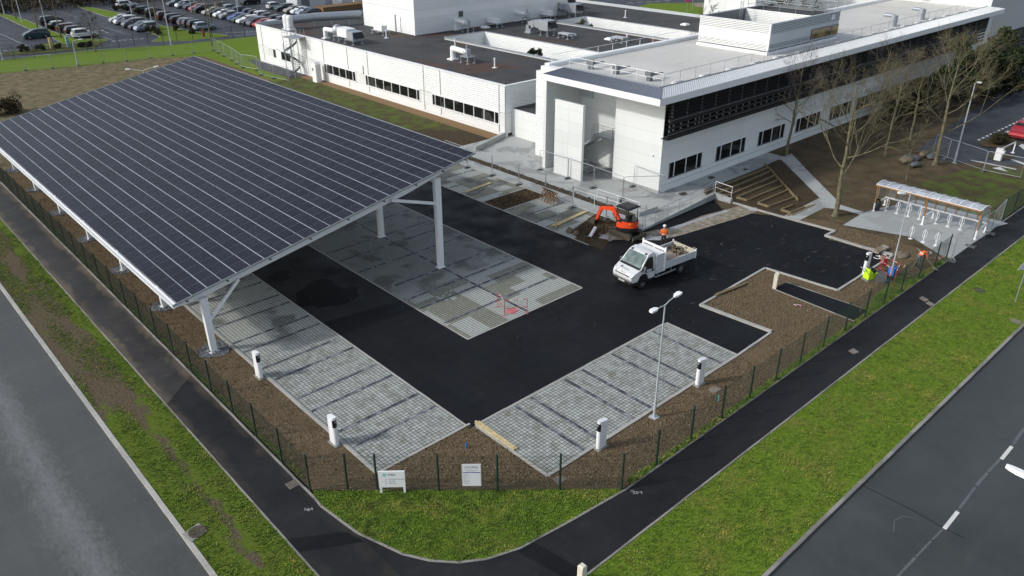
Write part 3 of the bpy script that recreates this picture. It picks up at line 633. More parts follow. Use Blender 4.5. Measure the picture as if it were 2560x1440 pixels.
for k in range(7):
    raft(k).build('rafter',['white_metal_mat'],carport); y=PY[k]
    for x,side in ((13.43,0),(30.1,1)):
        zt=A0.z+(x-A0.x)*SU.z/SU.x-.62; m=MB()
        w0,w1=(.17,.21) if side==0 else (.20,.24)
        lo=Vector((x-11.75,y-39.85,0)); v=[lo+Vector((a*w0,b*.15,-.1)) for a,b in ((-1,-1),(1,-1),(1,1),(-1,1))]+[lo+Vector((a*w1,b*.15,zt)) for a,b in ((-1,-1),(1,-1),(1,1),(-1,1))]
        m.add(v,((3,2,1,0),(4,5,6,7),(0,1,5,4),(1,2,6,5),(2,3,7,6),(3,0,4,7)))
        m.box(lo.x-.30,lo.x+.30,lo.y-.25,lo.y+.25,0,.035)
        po=m.build('post',['white_metal_mat'],carport)
        b=MB()
        if side==0: b.bar(lo+Vector((.15,0,2.0)),lo+Vector((2.2,0,zt+.42)),.12,.16)
        else: b.bar(lo+Vector((-.15,0,zt-1.75)),lo+Vector((-3.7,0,zt-.62)),.12,.18)
        b.build('brace',['white_metal_mat'],carport)
for k in range(7):
    c=(13.55+.1*(k%2),PY[k]+.1)
    m=MB(); m.poly(blob(c,1.0,.85,22,.25,k),.030)
    for q in range(170):
        a=random.uniform(0,6.28); r=math.sqrt(random.random()); s=random.uniform(.03,.07); m.ell((c[0]+1.05*r*math.cos(a),c[1]+.9*r*math.sin(a),.03+s*.3),(s,s,s*.7),5,3,0,.3)
    tag(m.build('gravel_pad','gravel_grey_mat'),'grey stone chippings heaped round the foot of a low carport post','gravel','stone chippings round the low carport posts','stuff')
# ================================================================== LONG LOW WING
WX,WY0,WY1,WZ=55.3,61.6,118.6,5.42
wing=thing('factory_wing','long low white ribbed factory wing with flat dark roof and strip windows','building',(55.3,61.6,0))
OFF=Vector((-55.3,-61.6,0))
def wb(name,m,mats,parent=wing):
    m.v=[tuple(Vector(p)+OFF) for p in m.v]; return m.build(name,mats,parent)
groups=[(62.6,74.4,[.7]+[1.76]*6+[.55]),(76.9,88.6,[.55]+[1.74]*6+[.55]),(91.0,98.9,[.7]+[1.66]*4+[.55])]
m=MB(); zs,zw0,zw1=.32,1.18,2.52
band=[62.6,74.4,76.9,88.6,91.0,98.9]
m.ribs((WX,WY0),(WX,WY1),zw1,WZ,.215,.036,0,(-1,0,0))
segs=[(62.6,76.9),(76.9,91.0),(91.0,100.2),(105.2,113.2)]
for a,b in segs: m.ribs((WX,a),(WX,b),zs,zw0,.215,.036,0,(-1,0,0))
for a,b in ((WY0,62.6),(113.2,WY1)): m.ribs((WX,a),(WX,b),zs,zw0-.0,.215,.036,0,(-1,0,0))
m.ribs((WX,WY0),(69.4,WY0),zw1,WZ,.215,.036,0,(0,-1,0)); m.ribs((WX,WY0),(56.6,WY0),zs,zw0,.215,.036,0,(0,-1,0)); m.quad((WX,WY0-.03,zw0),(60,WY0-.03,zw0),(60,WY0-.03,zw1),(WX,WY0-.03,zw1),1)
for a,b in ((WY0-.03,62.6),(74.4,76.9),(88.6,91.0),(98.9,100.2),(101.9,108.5),(113.9,WY1)): 
    m.quad((WX-.045,b,zw0),(WX-.045,a,zw0),(WX-.045,a,zw1),(WX-.045,b,zw1),1)
m.quad((WX-.045,105.2,zs),(WX-.045,101.9,zs),(WX-.045,101.9,zw0),(WX-.045,105.2,zw0),1)
m.quad((WX-.045,101.9,2.45),(WX-.045,100.2,2.45),(WX-.045,100.2,zw1),(WX-.045,101.9,zw1),1)
m.box(WX-.02,WX+.3,WY0-.02,WY1,-.1,zs)                    # plinth
m.ribs((WX,WY1),(69.4,WY1),zs,WZ,.215,.036,0,(0,1,0))
for yj in (62.6,72.8,76.0,87.9,92.7,98.9,103.6,107.3,117.): m.box(WX-.062,WX-.02,yj-.03,yj+.03,zs,WZ,2)
m.box(WX-.075,WX+.0,WY0-.07,WY0+.06,zs,WZ,3)
wb('wall',m,['white_ribbed_mat','cladding_front_mat','steel_dark_and_shade_mat','galv_mat'])
m=MB(); m.box(WX-.10,WX+.28,WY0-.10,WY1+.1,WZ,WZ+.07); m.box(WX+.28,69.4,WY0-.10,WY0+.25,WZ,WZ+.07); wb('roof_edge',m,['white_metal_mat'])
def winstrip(y0,widths):
    f=MB(); g=MB(); y=y0; tot=sum(widths)
    f.box(WX-.12,WX+.02,y0-.05,y0+tot+.05,zw1-.09,zw1+.05); f.box(WX-.14,WX+.02,y0-.05,y0+tot+.05,zw0-.06,zw0+.05)
    for k,w in enumerate(widths):
        g.quad((WX-.03,y+w,zw0),(WX-.03,y,zw0),(WX-.03,y,zw1),(WX-.03,y+w,zw1))
        f.box(WX-.10,WX+.0,y-.045,y+.045,zw0,zw1-.09); y+=w
    f.box(WX-.10,WX+.0,y-.045,y+.045,zw0,zw1-.09)
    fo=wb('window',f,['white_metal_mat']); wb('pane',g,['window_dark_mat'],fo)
    return fo
for a,b,ws in groups: k=(b-a)/sum(ws); winstrip(a,[w*k for w in ws])
winstrip(108.5,[1.5,1.3]); winstrip(113.2-.3,[1.5,.75])
m=MB(); m.box(WX-.13,WX-.02,111.3,112.9,zw0-.1,zw1-.05); wb('shutter_panel',m,['white_metal_mat'])
f=MB(); f.box(WX-.10,WX,100.2,101.9,zs,zs+.1); f.box(WX-.10,WX,100.2,100.3,zs,2.45); f.box(WX-.10,WX,101.8,101.9,zs,2.45); f.box(WX-.10,WX,101.,101.1,zs,2.45); f.box(WX-.1,WX,100.2,101.9,2.35,2.45)
fo=wb('door',f,['white_metal_mat']); g=MB(); g.quad((WX-.04,101.8,zs),(WX-.04,100.3,zs),(WX-.04,100.3,2.35),(WX-.04,101.8,2.35)); wb('pane',g,['window_dark_mat'],fo)
m=MB(); m.box(WX-.16,WX-.05,89.0,90.2,2.55,3.6); wb('wall_box',m,['white_metal_mat'])
RZ=5.12                                                    # roofs around two courtyards
m=MB()
for r in ((WX+.1,69.4,WY0,WY1),(69.4,112,89.8,WY1),(76.6,91.0,54.0,89.8),(98.2,112,54.0,89.8)): m.poly(rect(*r),RZ if r[0]<70 and r[1]<70 else RZ+.003)
wb('roof',m,['roof_dark_mat'])
m=MB()
for p,q,n in (((76.6,54),(76.6,89.8),(-1,0,0)),((98.2,54),(98.2,89.8),(-1,0,0)),((69.4,89.8),(76.6,89.8),(0,-1,0)),((91,89.8),(98.2,89.8),(0,-1,0))): m.ribs(p,q,0,WZ,.215,.036,0,n)
for x in (69.4,91.0): m.box(x-.12,x,54,89.8,0,WZ-.05,1)
for p,q in (((112,54),(112,WY1)),): m.box(112,112.2,54,WY1,0,WZ+.15,1)
m.box(WX,112.2,WY1-.02,WY1+.12,RZ,WZ+.25,1)
wb('courtyard_wall',m,['white_ribbed_mat','grey_clad_and_shade_mat'])
m=MB()
for a in ((76.6,76.85,54,89.8),(98.2,98.45,54,89.8),(69.15,69.45,66,89.8),(90.75,91.05,60,89.8),(69.4,76.6,89.8,90.05),(91,98.2,89.8,90.05)): m.box(a[0],a[1],a[2],a[3],WZ-.04,WZ+.03)
wb('coping',m,['galv_mat'])
m=MB(); m.box(56.15,69,54.2,61.55,.0,2.95,0); m.box(56.3,69,54.2,61.5,2.95,2.97,1); wb('link_block',m,['cladding_front_mat','roof_dark_mat'])
# plant block standing on the wing roof
m=MB(); x0,x1,y0,y1,zt=68.2,97.0,95.2,108.4,10.6
for z0,z1 in ((RZ,7.45),(8.45,zt)): m.ribs((x0,y0),(x0,y1),z0,z1,.215,.036,0,(-1,0,0)); m.ribs((x0,y0),(x1,y0),z0,z1,.215,.036,0,(0,-1,0))
m.quad((x0-.03,y1,7.45),(x0-.03,y0-.03,7.45),(x0-.03,y0-.03,8.45),(x0-.03,y1,8.45),1); m.quad((x0-.03,y0-.03,7.45),(x1,y0-.03,7.45),(x1,y0-.03,8.45),(x0,y0-.03,8.45),1)
m.box(x0-.08,x0+.2,y0-.08,y0+.1,RZ,zt,1); m.quad((x0,y1,RZ),(x1,y1,RZ),(x1,y1,zt),(x0,y1,zt),0); m.quad((x1,y0,RZ),(x1,y1,RZ),(x1,y1,zt),(x1,y0,zt),0)
m.quad((x0,y0,zt-.15),(x1,y0,zt-.15),(x1,y1,zt-.15),(x0,y1,zt-.15),2); m.box(x0-.1,x1,y0-.1,y0+.15,zt,zt+.06,1); m.box(x0-.1,x0+.15,y0+.15,y1,zt,zt+.06,1)
po=wb('plant_block',m,['white_ribbed_mat','white_metal_mat','roof_dark_mat'])
m=MB(); m.box(x0-.11,x0-.05,98.6,99.6,RZ+.05,7.4); m.box(x0-.08,x0-.04,99.6,100.0,RZ+.05,7.5,1); wb('door',m,['white_metal_mat','steel_dark_and_shade_mat'],po)
m=MB(); m.box(76.2,77.,y0-.1,y0-.04,6.9,7.7); wb('vent_grille',m,['grey_dark_mat'],po)
# ================================================================== MAIN TWO-STOREY BUILDING
main=thing('office_building','two storey white panelled building with dark slatted sunshade and pale flat roof','building',(53.3,39.4,0))
OFF2=Vector((-53.3,-39.4,0))
def mb2(name,m,mats,parent=main):
    m.v=[tuple(Vector(p)+OFF2) for p in m.v]; return m.build(name,mats,parent)
X0,X1,YS,YN=53.3,127.,39.4,53.5
m=MB(); m.quad((X0,44.75,0),(X0,YS,0),(X0,YS,8.4),(X0,44.75,8.4)); 
m.quad((X0,44.75,0),(X0,44.75,8.4),(55.6,44.75,8.4),(55.6,44.75,0)); m.quad((55.6,51.3,0),(55.6,44.75,0),(55.6,44.75,8.4),(55.6,51.3,8.4))
m.quad((55.6,YN+.6,0),(55.6,YN+.6,8.5),(X1,YN+.6,8.5),(X1,YN+.6,0)); m.box(X0-.015,X0+.2,YS-.02,44.7,-.1,.28,1)
mb2('front_wall',m,['cladding_front_mat','concrete_mat'])
m=MB(); m.quad((X0,YS,0),(X1,YS,0),(X1,YS,8.4),(X0,YS,8.4)); m.box(X0,X1,YS-.05,YS,.62,.68,1); mb2('side_wall',m,['cladding_side_mat','grey_clad_and_shade_mat'])
m=MB(); m.ribs((X0,51.55),(X0,54.9),.25,4.9,.17,.05,0,(-1,0,0)); m.ribs((X0,51.55),(X0,54.9),5.9,8.35,.17,.05,0,(-1,0,0)); m.quad((X0-.03,54.9,4.9),(X0-.03,51.55,4.9),(X0-.03,51.55,5.9),(X0-.03,54.9,5.9)); m.box(X0-.02,X0+.3,51.55,54.9,-.1,.25)
m.quad((X0,54.9,0),(X0,54.9,8.35),(60,54.9,8.35),(60,54.9,0)); m.quad((X0-.05,51.5,8.35),(60,51.5,8.35),(60,54.9,8.35),(X0-.05,54.9,8.35)); mb2('ribbed_wall',m,['white_ribbed_mat'])
m=MB(); m.box(50.95,55.6,51.15,51.5,0,8.40); mb2('fin_wall',m,['cladding_front_mat'])
# eaves and roof
EX,EY=50.9,38.2
m=MB(); m.box(EX,EX+.12,EY,51.55,8.32,8.88); m.box(EX+.12,X1,EY,EY+.12,8.32,8.88); mb2('fascia',m,['white_metal_mat'])
m=MB(); m.poly([(EX+.1,EY+.1),(X1,EY+.1),(X1,YS),(X0,YS),(X0,44.8),(55.6,44.8),(55.6,51.2),(EX+.1,51.2)],8.36); mb2('soffit',m,['white_metal_mat'])
def seams(m,a,b,c,d,n,mi=1):     # standing seams between edge a-b (low) and c-d (high)
    a,b,c,d=map(Vector,(a,b,c,d))
    m.quad(a,b,d,c,0)
    for i in range(n+1):
        t=i/n; p=a.lerp(b,t); q=c.lerp(d,t); m.bar(p+Vector((0,0,.02)),q+Vector((0,0,.02)),.05,.05,mi)
m=MB(); seams(m,(EX,51.5,8.885),(EX,EY+.05,8.885),(53.7,51.5,9.06),(53.7,40.35,9.06),46); mb2('seam_roof_front',m,['seam_roof_mat','seam_roof_mat'])
m=MB(); seams(m,(EX+.1,EY,8.885),(X1,EY,8.885),(53.75,40.3,9.06),(X1-.6,40.3,9.06),250); mb2('seam_roof_side',m,['seam_white_mat','seam_white_mat'])
m=MB(); m.bar((53.75,40.28,9.08),(X1-.5,40.28,9.08),.10,.10); m.bar((EX,EY,8.92),(53.72,40.3,9.10),.14,.06); mb2('ridge_flashing',m,['steel_dark_and_shade_mat'])
m=MB(); m.bar((53.75,40.4,9.08),(53.75,51.5,9.08),.25,.10); mb2('gutter_flashing',m,['galv_mat'])
DZ=8.78
m=MB(); m.poly([(53.8,40.3),(X1,40.3),(X1,53.6),(53.8,53.6)],DZ); mb2('roof',m,['roof_light_mat'])
m=MB(); m.box(53.6,X1,53.5,54.1,8.2,9.12); m.box(53.0,53.9,51.5,54.0,8.35,8.95); mb2('parapet',m,['white_metal_mat'])
def rail(name,pts,h,n,mat,posts=True,mid=True,z=None,parent=None,fn=None,r=.022):
    m=MB()
    for i in range(len(pts)-1):
        a=Vector(pts[i]);b=Vector(pts[i+1]); up=Vector((0,0,h)); m.tube(a+up,b+up,r,5)
        if mid: m.tube(a+up*.52,b+up*.52,r*.7,4)
        k=max(1,round((b-a).length/n))
        for j in range(k+1): p=a.lerp(b,j/k); m.tube(p,p+up,r,5)
    return (fn or (lambda nm,mm,mt: mm.build(nm,mt,parent)))(name,m,[mat])
rail('guard_rail',[(54.2,53.75,9.1),(73.8,53.75,9.1)],.75,2.3,'white_metal_mat',mid=False,fn=mb2); rail('guard_rail',[(91,53.75,9.1),(121,53.75,9.1)],.75,2.3,'white_metal_mat',mid=False,fn=mb2)
rail('guard_rail',[(54.4,51.6,9.0),(54.4,46.0,9.0)],.95,2.4,'white_metal_mat',fn=mb2,r=.03); rail('guard_rail',[(54.6,46.6,9.0),(54.6,40.9,9.0)],.95,2.4,'white_metal_mat',fn=mb2,r=.03)
rail('guard_rail',[(54.6,40.75,9.0),(121,40.75,9.0)],.95,2.25,'galv_mat',mid=False,fn=mb2)
for k in range(17): x=56.5+4.1*k; m=MB(); m.box(x,x+1.3,41.1,41.25,8.86,8.98); m.box(x,x+.18,40.9,41.4,8.79,8.92); mb2('rail_weight',m,['white_pvc_mat'])
# sunshade band of dark slats
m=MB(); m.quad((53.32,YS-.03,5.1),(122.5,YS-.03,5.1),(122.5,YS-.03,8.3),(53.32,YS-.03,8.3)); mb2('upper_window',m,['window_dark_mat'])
m=MB(); x=54.
while x<122: 
    m.box(x-.05,x+.05,YS-.10,YS-.03,5.2,6.65); x+= .55 if (int(x*10)%3==0) else 1.05
mb2('upper_mullion',m,['white_metal_mat'])
for k in range(11):
    z=5.22+.285*k if k>4 else 5.16+.40*k; m=MB()
    if k<=4: m.X=None; m.box(53.0,123.,YS-.75,YS-.70,z-.11,z+.11)
    else: m.add([(53.0,YS-.90,z-.10),(123,YS-.90,z-.10),(123,YS-.55,z+.09),(53.0,YS-.55,z+.09),(53.0,YS-.88,z-.13),(123,YS-.88,z-.13),(123,YS-.53,z+.06),(53.0,YS-.53,z+.06)],((0,1,2,3),(7,6,5,4),(0,4,5,1),(3,2,6,7),(0,3,7,4),(1,5,6,2)))
    mb2('sunshade_blade',m,['louvre_dark_mat'])
m=MB(); m.box(52.95,123,YS-.78,YS-.66,6.60,6.68); m.box(52.95,123,YS-.80,YS-.05,5.0,5.06,1); x=53.3
while x<123: m.box(x-.03,x+.03,YS-.80,YS-.62,6.7,8.3); x+=2.05
mb2('sunshade_frame',m,['steel_dark_and_shade_mat','louvre_dark_mat'])
def win2(x0,w,pan,z0=1.16,z1=2.52):
    f=MB();g=MB(); f.box(x0-.05,x0+w+.05,YS-.04,YS+.02,z1,z1+.06,0); x=x0
    g.quad((x0,YS-.015,z0),(x0+w,YS-.015,z0),(x0+w,YS-.015,z1),(x0,YS-.015,z1))
    for p in pan[:-1]: x+=p; f.box(x-.035,x+.035,YS-.06,YS-.015,z0,z1,0)
    f.box(x0-.08,x0+w+.08,YS-.09,YS,z0-.06,z0,1); f.box(x0-.05,x0,YS-.06,YS,z0,z1,1); f.box(x0+w,x0+w+.05,YS-.06,YS,z0,z1,1)
    fo=mb2('window',f,['white_metal_mat','steel_dark_and_shade_mat']); mb2('pane',g,['window_dark_mat'],fo)
for x0 in (54.6,61.7,68.85,76.0): win2(x0,4.65,[.65,1.7,1.65,.65])
win2(83.1,4.65,[.65,1.7,1.65,.65]); win2(89.2,7.6,[1.9]*4); win2(98.5,7.6,[1.9]*4)
# recessed entrance: doors, steel stair and landing
def dr(z0,z1,y0,y1,x=55.56):
    f=MB(); f.box(x-.10,x,y0,y1,z1-.08,z1); f.box(x-.10,x,y0,y0+.08,z0,z1); f.box(x-.10,x,y1-.12,y1,z0,z1); f.box(x-.09,x,y0,y1,z0+2.1,z0+2.2)
    fo=mb2('door',f,['grey_clad_and_shade_mat']); g=MB(); g.quad((x-.04,y1,z0),(x-.04,y0,z0),(x-.04,y0,z1),(x-.04,y1,z1)); mb2('pane',g,['window_dark_mat'],fo)
dr(.05,2.9,44.95,46.05); dr(3.75,7.1,44.9,46.0)
f=MB(); f.box(55.5,55.58,49.5,51.0,6.2,7.5); fo=mb2('window',f,['grey_clad_and_shade_mat']); g=MB(); g.quad((55.49,50.8,6.95),(55.49,49.6,6.95),(55.49,49.6,7.45),(55.49,50.8,7.45)); mb2('pane',g,['window_dark_mat'],fo)
st=MB(); st.box(53.2,55.5,44.9,47.2,3.55,3.72); st.box(52.2,55.5,49.6,51.1,1.75,1.90)
for k in range(10): t=k/10; st.box(53.9,55.3,47.2+2.4*t,47.5+2.4*t,3.5-1.75*t,3.55-1.75*t)
for k in range(9): t=k/9; st.box(52.2,53.6,49.4-2.6*t,49.7-2.6*t,1.65-1.6*t,1.70-1.6*t)
for x in (53.85,55.3): st.bar((x,47.2,3.5),(x,49.6,1.75),.06,.22)
for x in (52.2,53.6): st.bar((x,49.7,1.7),(x,46.9,.05),.06,.22)
so_=mb2('stair',st,['galv_mat'])
rl=MB()
for a,b in (((53.25,44.95,3.7),(53.25,47.2,3.7)),((53.25,44.95,3.7),(55.4,44.95,3.7)),((53.9,47.2,3.7),(53.9,49.6,1.9)),((52.25,49.7,1.9),(52.25,51.1,1.9)),((52.2,49.6,1.85),(52.2,46.9,.2))):
    a=Vector(a);b=Vector(b); k=max(1,round((b-a).length/1.1))
    for h in (1.0,.75,.5,.25): rl.tube(a+Vector((0,0,h)),b+Vector((0,0,h)),.022,5)
    for j in range(k+1): p=a.lerp(b,j/k); rl.tube(p,p+Vector((0,0,1.0)),.024,5)
rl.v=[tuple(Vector(p)+OFF2) for p in rl.v]; rl.build('handrail',['galv_mat'],so_)
for p in ((53.28,40.3,3.3),): m=MB(); m.ell(p,.12,8,6); mb2('wall_camera',m,['white_pvc_mat'])
m=MB(); m.box(53.9,54.15,48.0,48.4,7.9,8.1); mb2('wall_lamp',m,['galv_mat'])
# free-standing white panel in front of the stair
panel=thing('screen_wall','tall free-standing white wall panel in front of the entrance stair','wall',(50.7,47.9,0))
m=MB(); m.box(-.12,.12,-1.72,1.72,.0,6.9); m.X=None; m.build('wall',['cladding_front_mat'],panel)
m=MB(); m.box(-.15,.15,-1.75,1.75,6.9,6.96); m.box(-.14,.14,-1.745,-1.70,0,6.9); m.build('capping',['white_metal_mat'],panel)
# plant enclosure on the main roof
m=MB(); x0,x1,y0,y1,zb,zt=74.0,88.2,42.75,51.2,9.15,11.75
for z0,z1 in ((zb,9.75),(10.75,zt)): m.ribs((x0,y0),(x0,y1),z0,z1,.165,.05,0,(-1,0,0)); m.ribs((x0,y0),(x1,y0),z0,z1,.165,.05,1,(0,-1,0))  # long side turned from the sun is grey: its shade put into the colour
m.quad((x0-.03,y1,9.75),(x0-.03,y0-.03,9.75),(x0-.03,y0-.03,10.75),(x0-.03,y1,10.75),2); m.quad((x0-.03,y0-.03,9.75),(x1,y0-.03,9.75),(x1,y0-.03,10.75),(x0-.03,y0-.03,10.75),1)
for a in ((x0,x1,y1-.12,y1),(x1-.12,x1,y0,y1-.12),(x0,x0+.1,y0+.1,y1-.12),(x0,x1-.12,y0,y0+.1)): m.box(*a,DZ+.35,zt-.01,3)
m.box(x0-.08,x0+.1,y0-.08,y0+.1,zb,zt+.03,2); m.box(x0-.1,x0+.14,y0+.1,y1,zt,zt+.05,2); m.box(x0+.1,x1,y0-.1,y0+.14,zt,zt+.05,1); m.box(x0,x1,y1-.14,y1+.05,zt,zt+.05,4); m.box(x0-.25,x1,y0-.1,y1,DZ-.1,DZ+.28,2)
m.ribs((82.5,y0+.2),(82.5,y1),DZ,zt,.165,.05,0,(-1,0,0)); m.quad((82.5,y0+.1,zt-.25),(x1,y0+.1,zt-.25),(x1,y1,zt-.25),(82.5,y1,zt-.25),5)
m.quad((x0,y0,9.25),(82.5,y0,9.25),(82.5,y1,9.25),(x0,y1,9.25),5)
pe=mb2('plant_enclosure',m,['white_ribbed_mat','grey_clad_and_shade_mat','white_metal_mat','steel_dark_and_shade_mat','galv_mat','roof_dark_mat'])
f=MB(); f.box(82.3,88.1,y0-.13,y0-.05,9.35,10.4,0); fo=mb2('window',f,['steel_dark_and_shade_mat'],pe)
g=MB()
for k in range(4): g.quad((82.4+1.43*k,y0-.14,9.42),(83.75+1.43*k,y0-.14,9.42),(83.75+1.43*k,y0-.14,10.33),(82.4+1.43*k,y0-.14,10.33))
g.v=[tuple(Vector(p)+OFF2) for p in g.v]; g.build('pane',['amber_glass_mat'],fo)
m=MB(); m.box(86.3,86.9,y0-.1,y0-.04,11.0,11.5); mb2('vent_grille',m,['white_metal_mat'],pe)
rail('guard_rail',[(82.7,43.1,11.7),(88.0,43.1,11.7),(88.0,51,11.7),(82.7,51,11.7),(82.7,43.1,11.7)],1.0,2.2,'galv_mat',fn=lambda n_,m_,t_: mb2(n_,m_,t_,pe),r=.025)
m=MB(); m.ell((78.5,47.5,9.6),(1.2,1.0,.9),10,6,0,.3); m.box(79.2,81.5,46,48.5,9.25,10.2); mb2('chiller',m,['black_mat'],pe)
m=MB()
for x in (80.6,81.1): m.tube((x,50.6,9.3),(x,50.6,12.8),.03,5)
for k in range(12): m.tube((80.6,50.6,9.5+.28*k),(81.1,50.6,9.5+.28*k),.02,4)
mb2('roof_ladder',m,['galv_mat'],pe)
# ================================================================== TALL BLOCK at the far end
tall=thing('tall_block','taller white block overhanging its dark ground floor beyond the slatted building','building',(127,40,0))
OFF3=Vector((-127,-40,0))
m=MB(); m.box(127,152,40.0,66,4.6,17,0); m.box(109,127,66,75,4.6,17,0); m.quad((126.97,66,8.5),(126.97,40,8.5),(126.97,40,17),(126.97,66,17),0); m.v=[tuple(Vector(p)+OFF3) for p in m.v]; m.build('wall',['cladding_front_mat'],tall)
m=MB(); m.box(129,152,41.5,66,0,4.6); m.v=[tuple(Vector(p)+OFF3) for p in m.v]; m.build('ground_floor',['window_dark_mat'],tall)
m=MB(); m.box(126.8,126.95,48.3,49.6,9.0,11.2); m.v=[tuple(Vector(p)+OFF3) for p in m.v]; d_=m.build('door',['white_metal_mat'],tall)
g=MB(); g.box(126.76,126.8,48.45,49.45,9.1,11.1); g.v=[tuple(Vector(p)+OFF3) for p in g.v]; g.build('pane',['window_dark_mat'],d_)
m=MB(); m.box(126.2,126.9,51.0,52.2,9.6,10.5); m.v=[tuple(Vector(p)+OFF3) for p in m.v]; a_=m.build('air_conditioner',['cream_mat'],tall)
g=MB(); g.tube((126.15,51.45,10.05),(126.19,51.45,10.05),.34,16); g.v=[tuple(Vector(p)+OFF3) for p in g.v]; g.build('fan_grille',['black_mat'],a_)
f=MB(); f.box(126.85,126.96,68.,70.,10,12); f.v=[tuple(Vector(p)+OFF3) for p in f.v]; f.build('window',['grey_clad_and_shade_mat'],tall)
# ================================================================== ROOF PLANT
def duct_pipe(m,pts,r,mi=0,n=12): 
    for i in range(len(pts)-1): m.tube(pts[i],pts[i+1],r,n,None,mi); 
    for p in pts[1:-1]: m.ell(p,r,n,7,mi)
def legs(m,x0,x1,y0,y1,z0,z1,mi=0):
    for x in (x0,x1):
        for y in (y0,y1): m.tube((x,y,z0),(x,y,z1),.06,6,None,mi); m.box(x-.18,x+.18,y-.18,y+.18,z0,z0+.06,mi)
    m.box(x0-.1,x1+.1,y0-.1,y1+.1,z1,z1+.1,mi)
def unit(kind,label,loc,group=None): 
    t=thing({'big':'ventilation_unit','fan':'roof_fan','plinth':'equipment_stand','box':'roof_unit','hood':'ventilation_unit'}[kind],label,{'big':'ventilation unit','fan':'fan','plinth':'stand','box':'roof unit','hood':'ventilation unit'}[kind],loc,0,group)
    if kind=='big':
        m=MB(); duct_pipe(m,[(0,4.2,0),(0,4.2,1.25),(.3,2.3,1.25)],.33); m.box(-.5,.5,3.8,4.6,0,.12); m.build('elbow_duct',['white_pvc_mat'],t)
        m=MB(); m.ell((.5,1.8,1.35),(.7,.7,.8),12,8); m.box(.0,1.2,.9,1.4,.9,1.9); m.build('fan_casing',['galv_mat'],t)
        m=MB(); m.box(-.1,1.3,-1.6,.9,.75,1.9); m.build('housing',['white_metal_mat'],t)
        m=MB(); m.box(-.2,1.4,-3.2,-1.6,.55,1.7); m.add([(-.1,-3.21,1.6),(1.3,-3.21,1.6),(1.3,-3.75,.9),(-.1,-3.75,.9)],((0,3,2,1),),1); m.build('intake_hood',['galv_mat','black_mat'],t)
        m=MB(); legs(m,-.1,1.3,-3,-1,0,.5); legs(m,.1,1.2,1.0,2.2,0,.6); m.build('support_frame',['galv_mat'],t)
    if kind=='fan':
        m=MB(); duct_pipe(m,[(0,2.0,0),(0,2.0,1.35),(0,-.4,1.25)],.33); m.box(-.55,.55,1.5,2.5,0,.15); m.build('elbow_duct',['white_pvc_mat'],t)
        m=MB(); m.ell((0,-.7,1.2),(.45,.4,.5),10,6); m.box(-.3,.3,-1.1,-.6,.9,1.6); m.tube((0,-.7,1.3),(0,-.7,2.1),.09,6); m.build('fan_casing',['galv_mat'],t)
        m=MB(); legs(m,-.5,.5,-1.5,-.2,0,.75); m.build('support_frame',['galv_mat'],t)
    if kind=='hood':
        m=MB(); pts=[(.6,2.6,0),(.6,2.5,1.1),(.6,1.4,1.5),(.6,.2,1.4)]
        for a,b in zip(pts,pts[1:]): m.bar(a,b,1.3,1.0)
        m.box(-.2,1.4,2.0,3.2,0,.15); m.build('elbow_duct',['galv_mat'],t)
        m=MB(); m.box(-.2,1.5,-1.6,.2,.75,2.1); m.build('housing',['galv_mat'],t)
        m=MB(); m.add([(-.1,-1.62,2.0),(1.4,-1.62,2.0),(1.4,-2.1,1.1),(-.1,-2.1,1.1)],((0,3,2,1),)); m.add([(-.1,-1.62,2.02),(1.4,-1.62,2.02),(1.5,-2.2,1.9),(-.2,-2.2,1.9)],((0,3,2,1),)); m.build('intake_hood',['black_mat'],t)
        m=MB(); legs(m,0,1.3,-1.4,0,0,.7); m.build('support_frame',['galv_mat'],t)
    if kind=='plinth':
        m=MB(); legs(m,-.5,.5,-.9,.9,0,.55); m.box(-.65,.65,-1.1,-.9,.5,.65); m.build('support_frame',['galv_mat'],t)
        m=MB(); m.box(-.5,.5,-1.0,1.0,.66,.72); m.build('stand_top',['lamp_grey_mat'],t)
    if kind=='box':
        m=MB(); legs(m,-.5,.5,-1.6,1.2,0,.45); m.build('support_frame',['galv_mat'],t)
        m=MB(); m.box(-.45,.45,-1.2,.1,.56,1.25); m.box(-.45,.45,.11,.9,.56,1.2); m.build('housing',['white_metal_mat'],t)
    return t
z=RZ
unit('big','large ventilation unit with white elbow duct on the roof beside the spiral stair',(57.6,97.6,z))
unit('fan','white elbow duct and fan alone in the middle of the dark wing roof',(61.2,75.8,z))
unit('fan','white elbow duct and fan at the front corner of the long roof plant block',(75.6,93.2,z))
unit('fan','white elbow duct and fan near the far end of the roof plant block wall',(88.,93.6,z))
unit('hood','grey ventilation unit with bent duct between the two roof courtyards',(81.5,83.2,z))
unit('hood','grey ventilation unit with dark hood behind the second roof courtyard',(97.2,92.6,z))
unit('hood','grey bent duct unit highest up at the far end of the dark roof',(103.5,100.5,z))
unit('box','white box unit on a low frame in front of the roof plant block',(65.4,100.,z))
unit('box','pair of white boxes on a frame along the foot of the plant block wall',(82.,94.2,z))
unit('box','white cooling unit with round fan at the right end of the plant block wall',(93.6,94.4,z))
for q,l in (((69.,97.2),'empty steel stand left of the roof plant block corner'),((82.3,79.,),'low steel stand in front of the grey bent duct unit'),((85.4,71.8),'steel stand with rail on the middle strip of dark roof')): unit('plinth',l,(q[0],q[1],z))
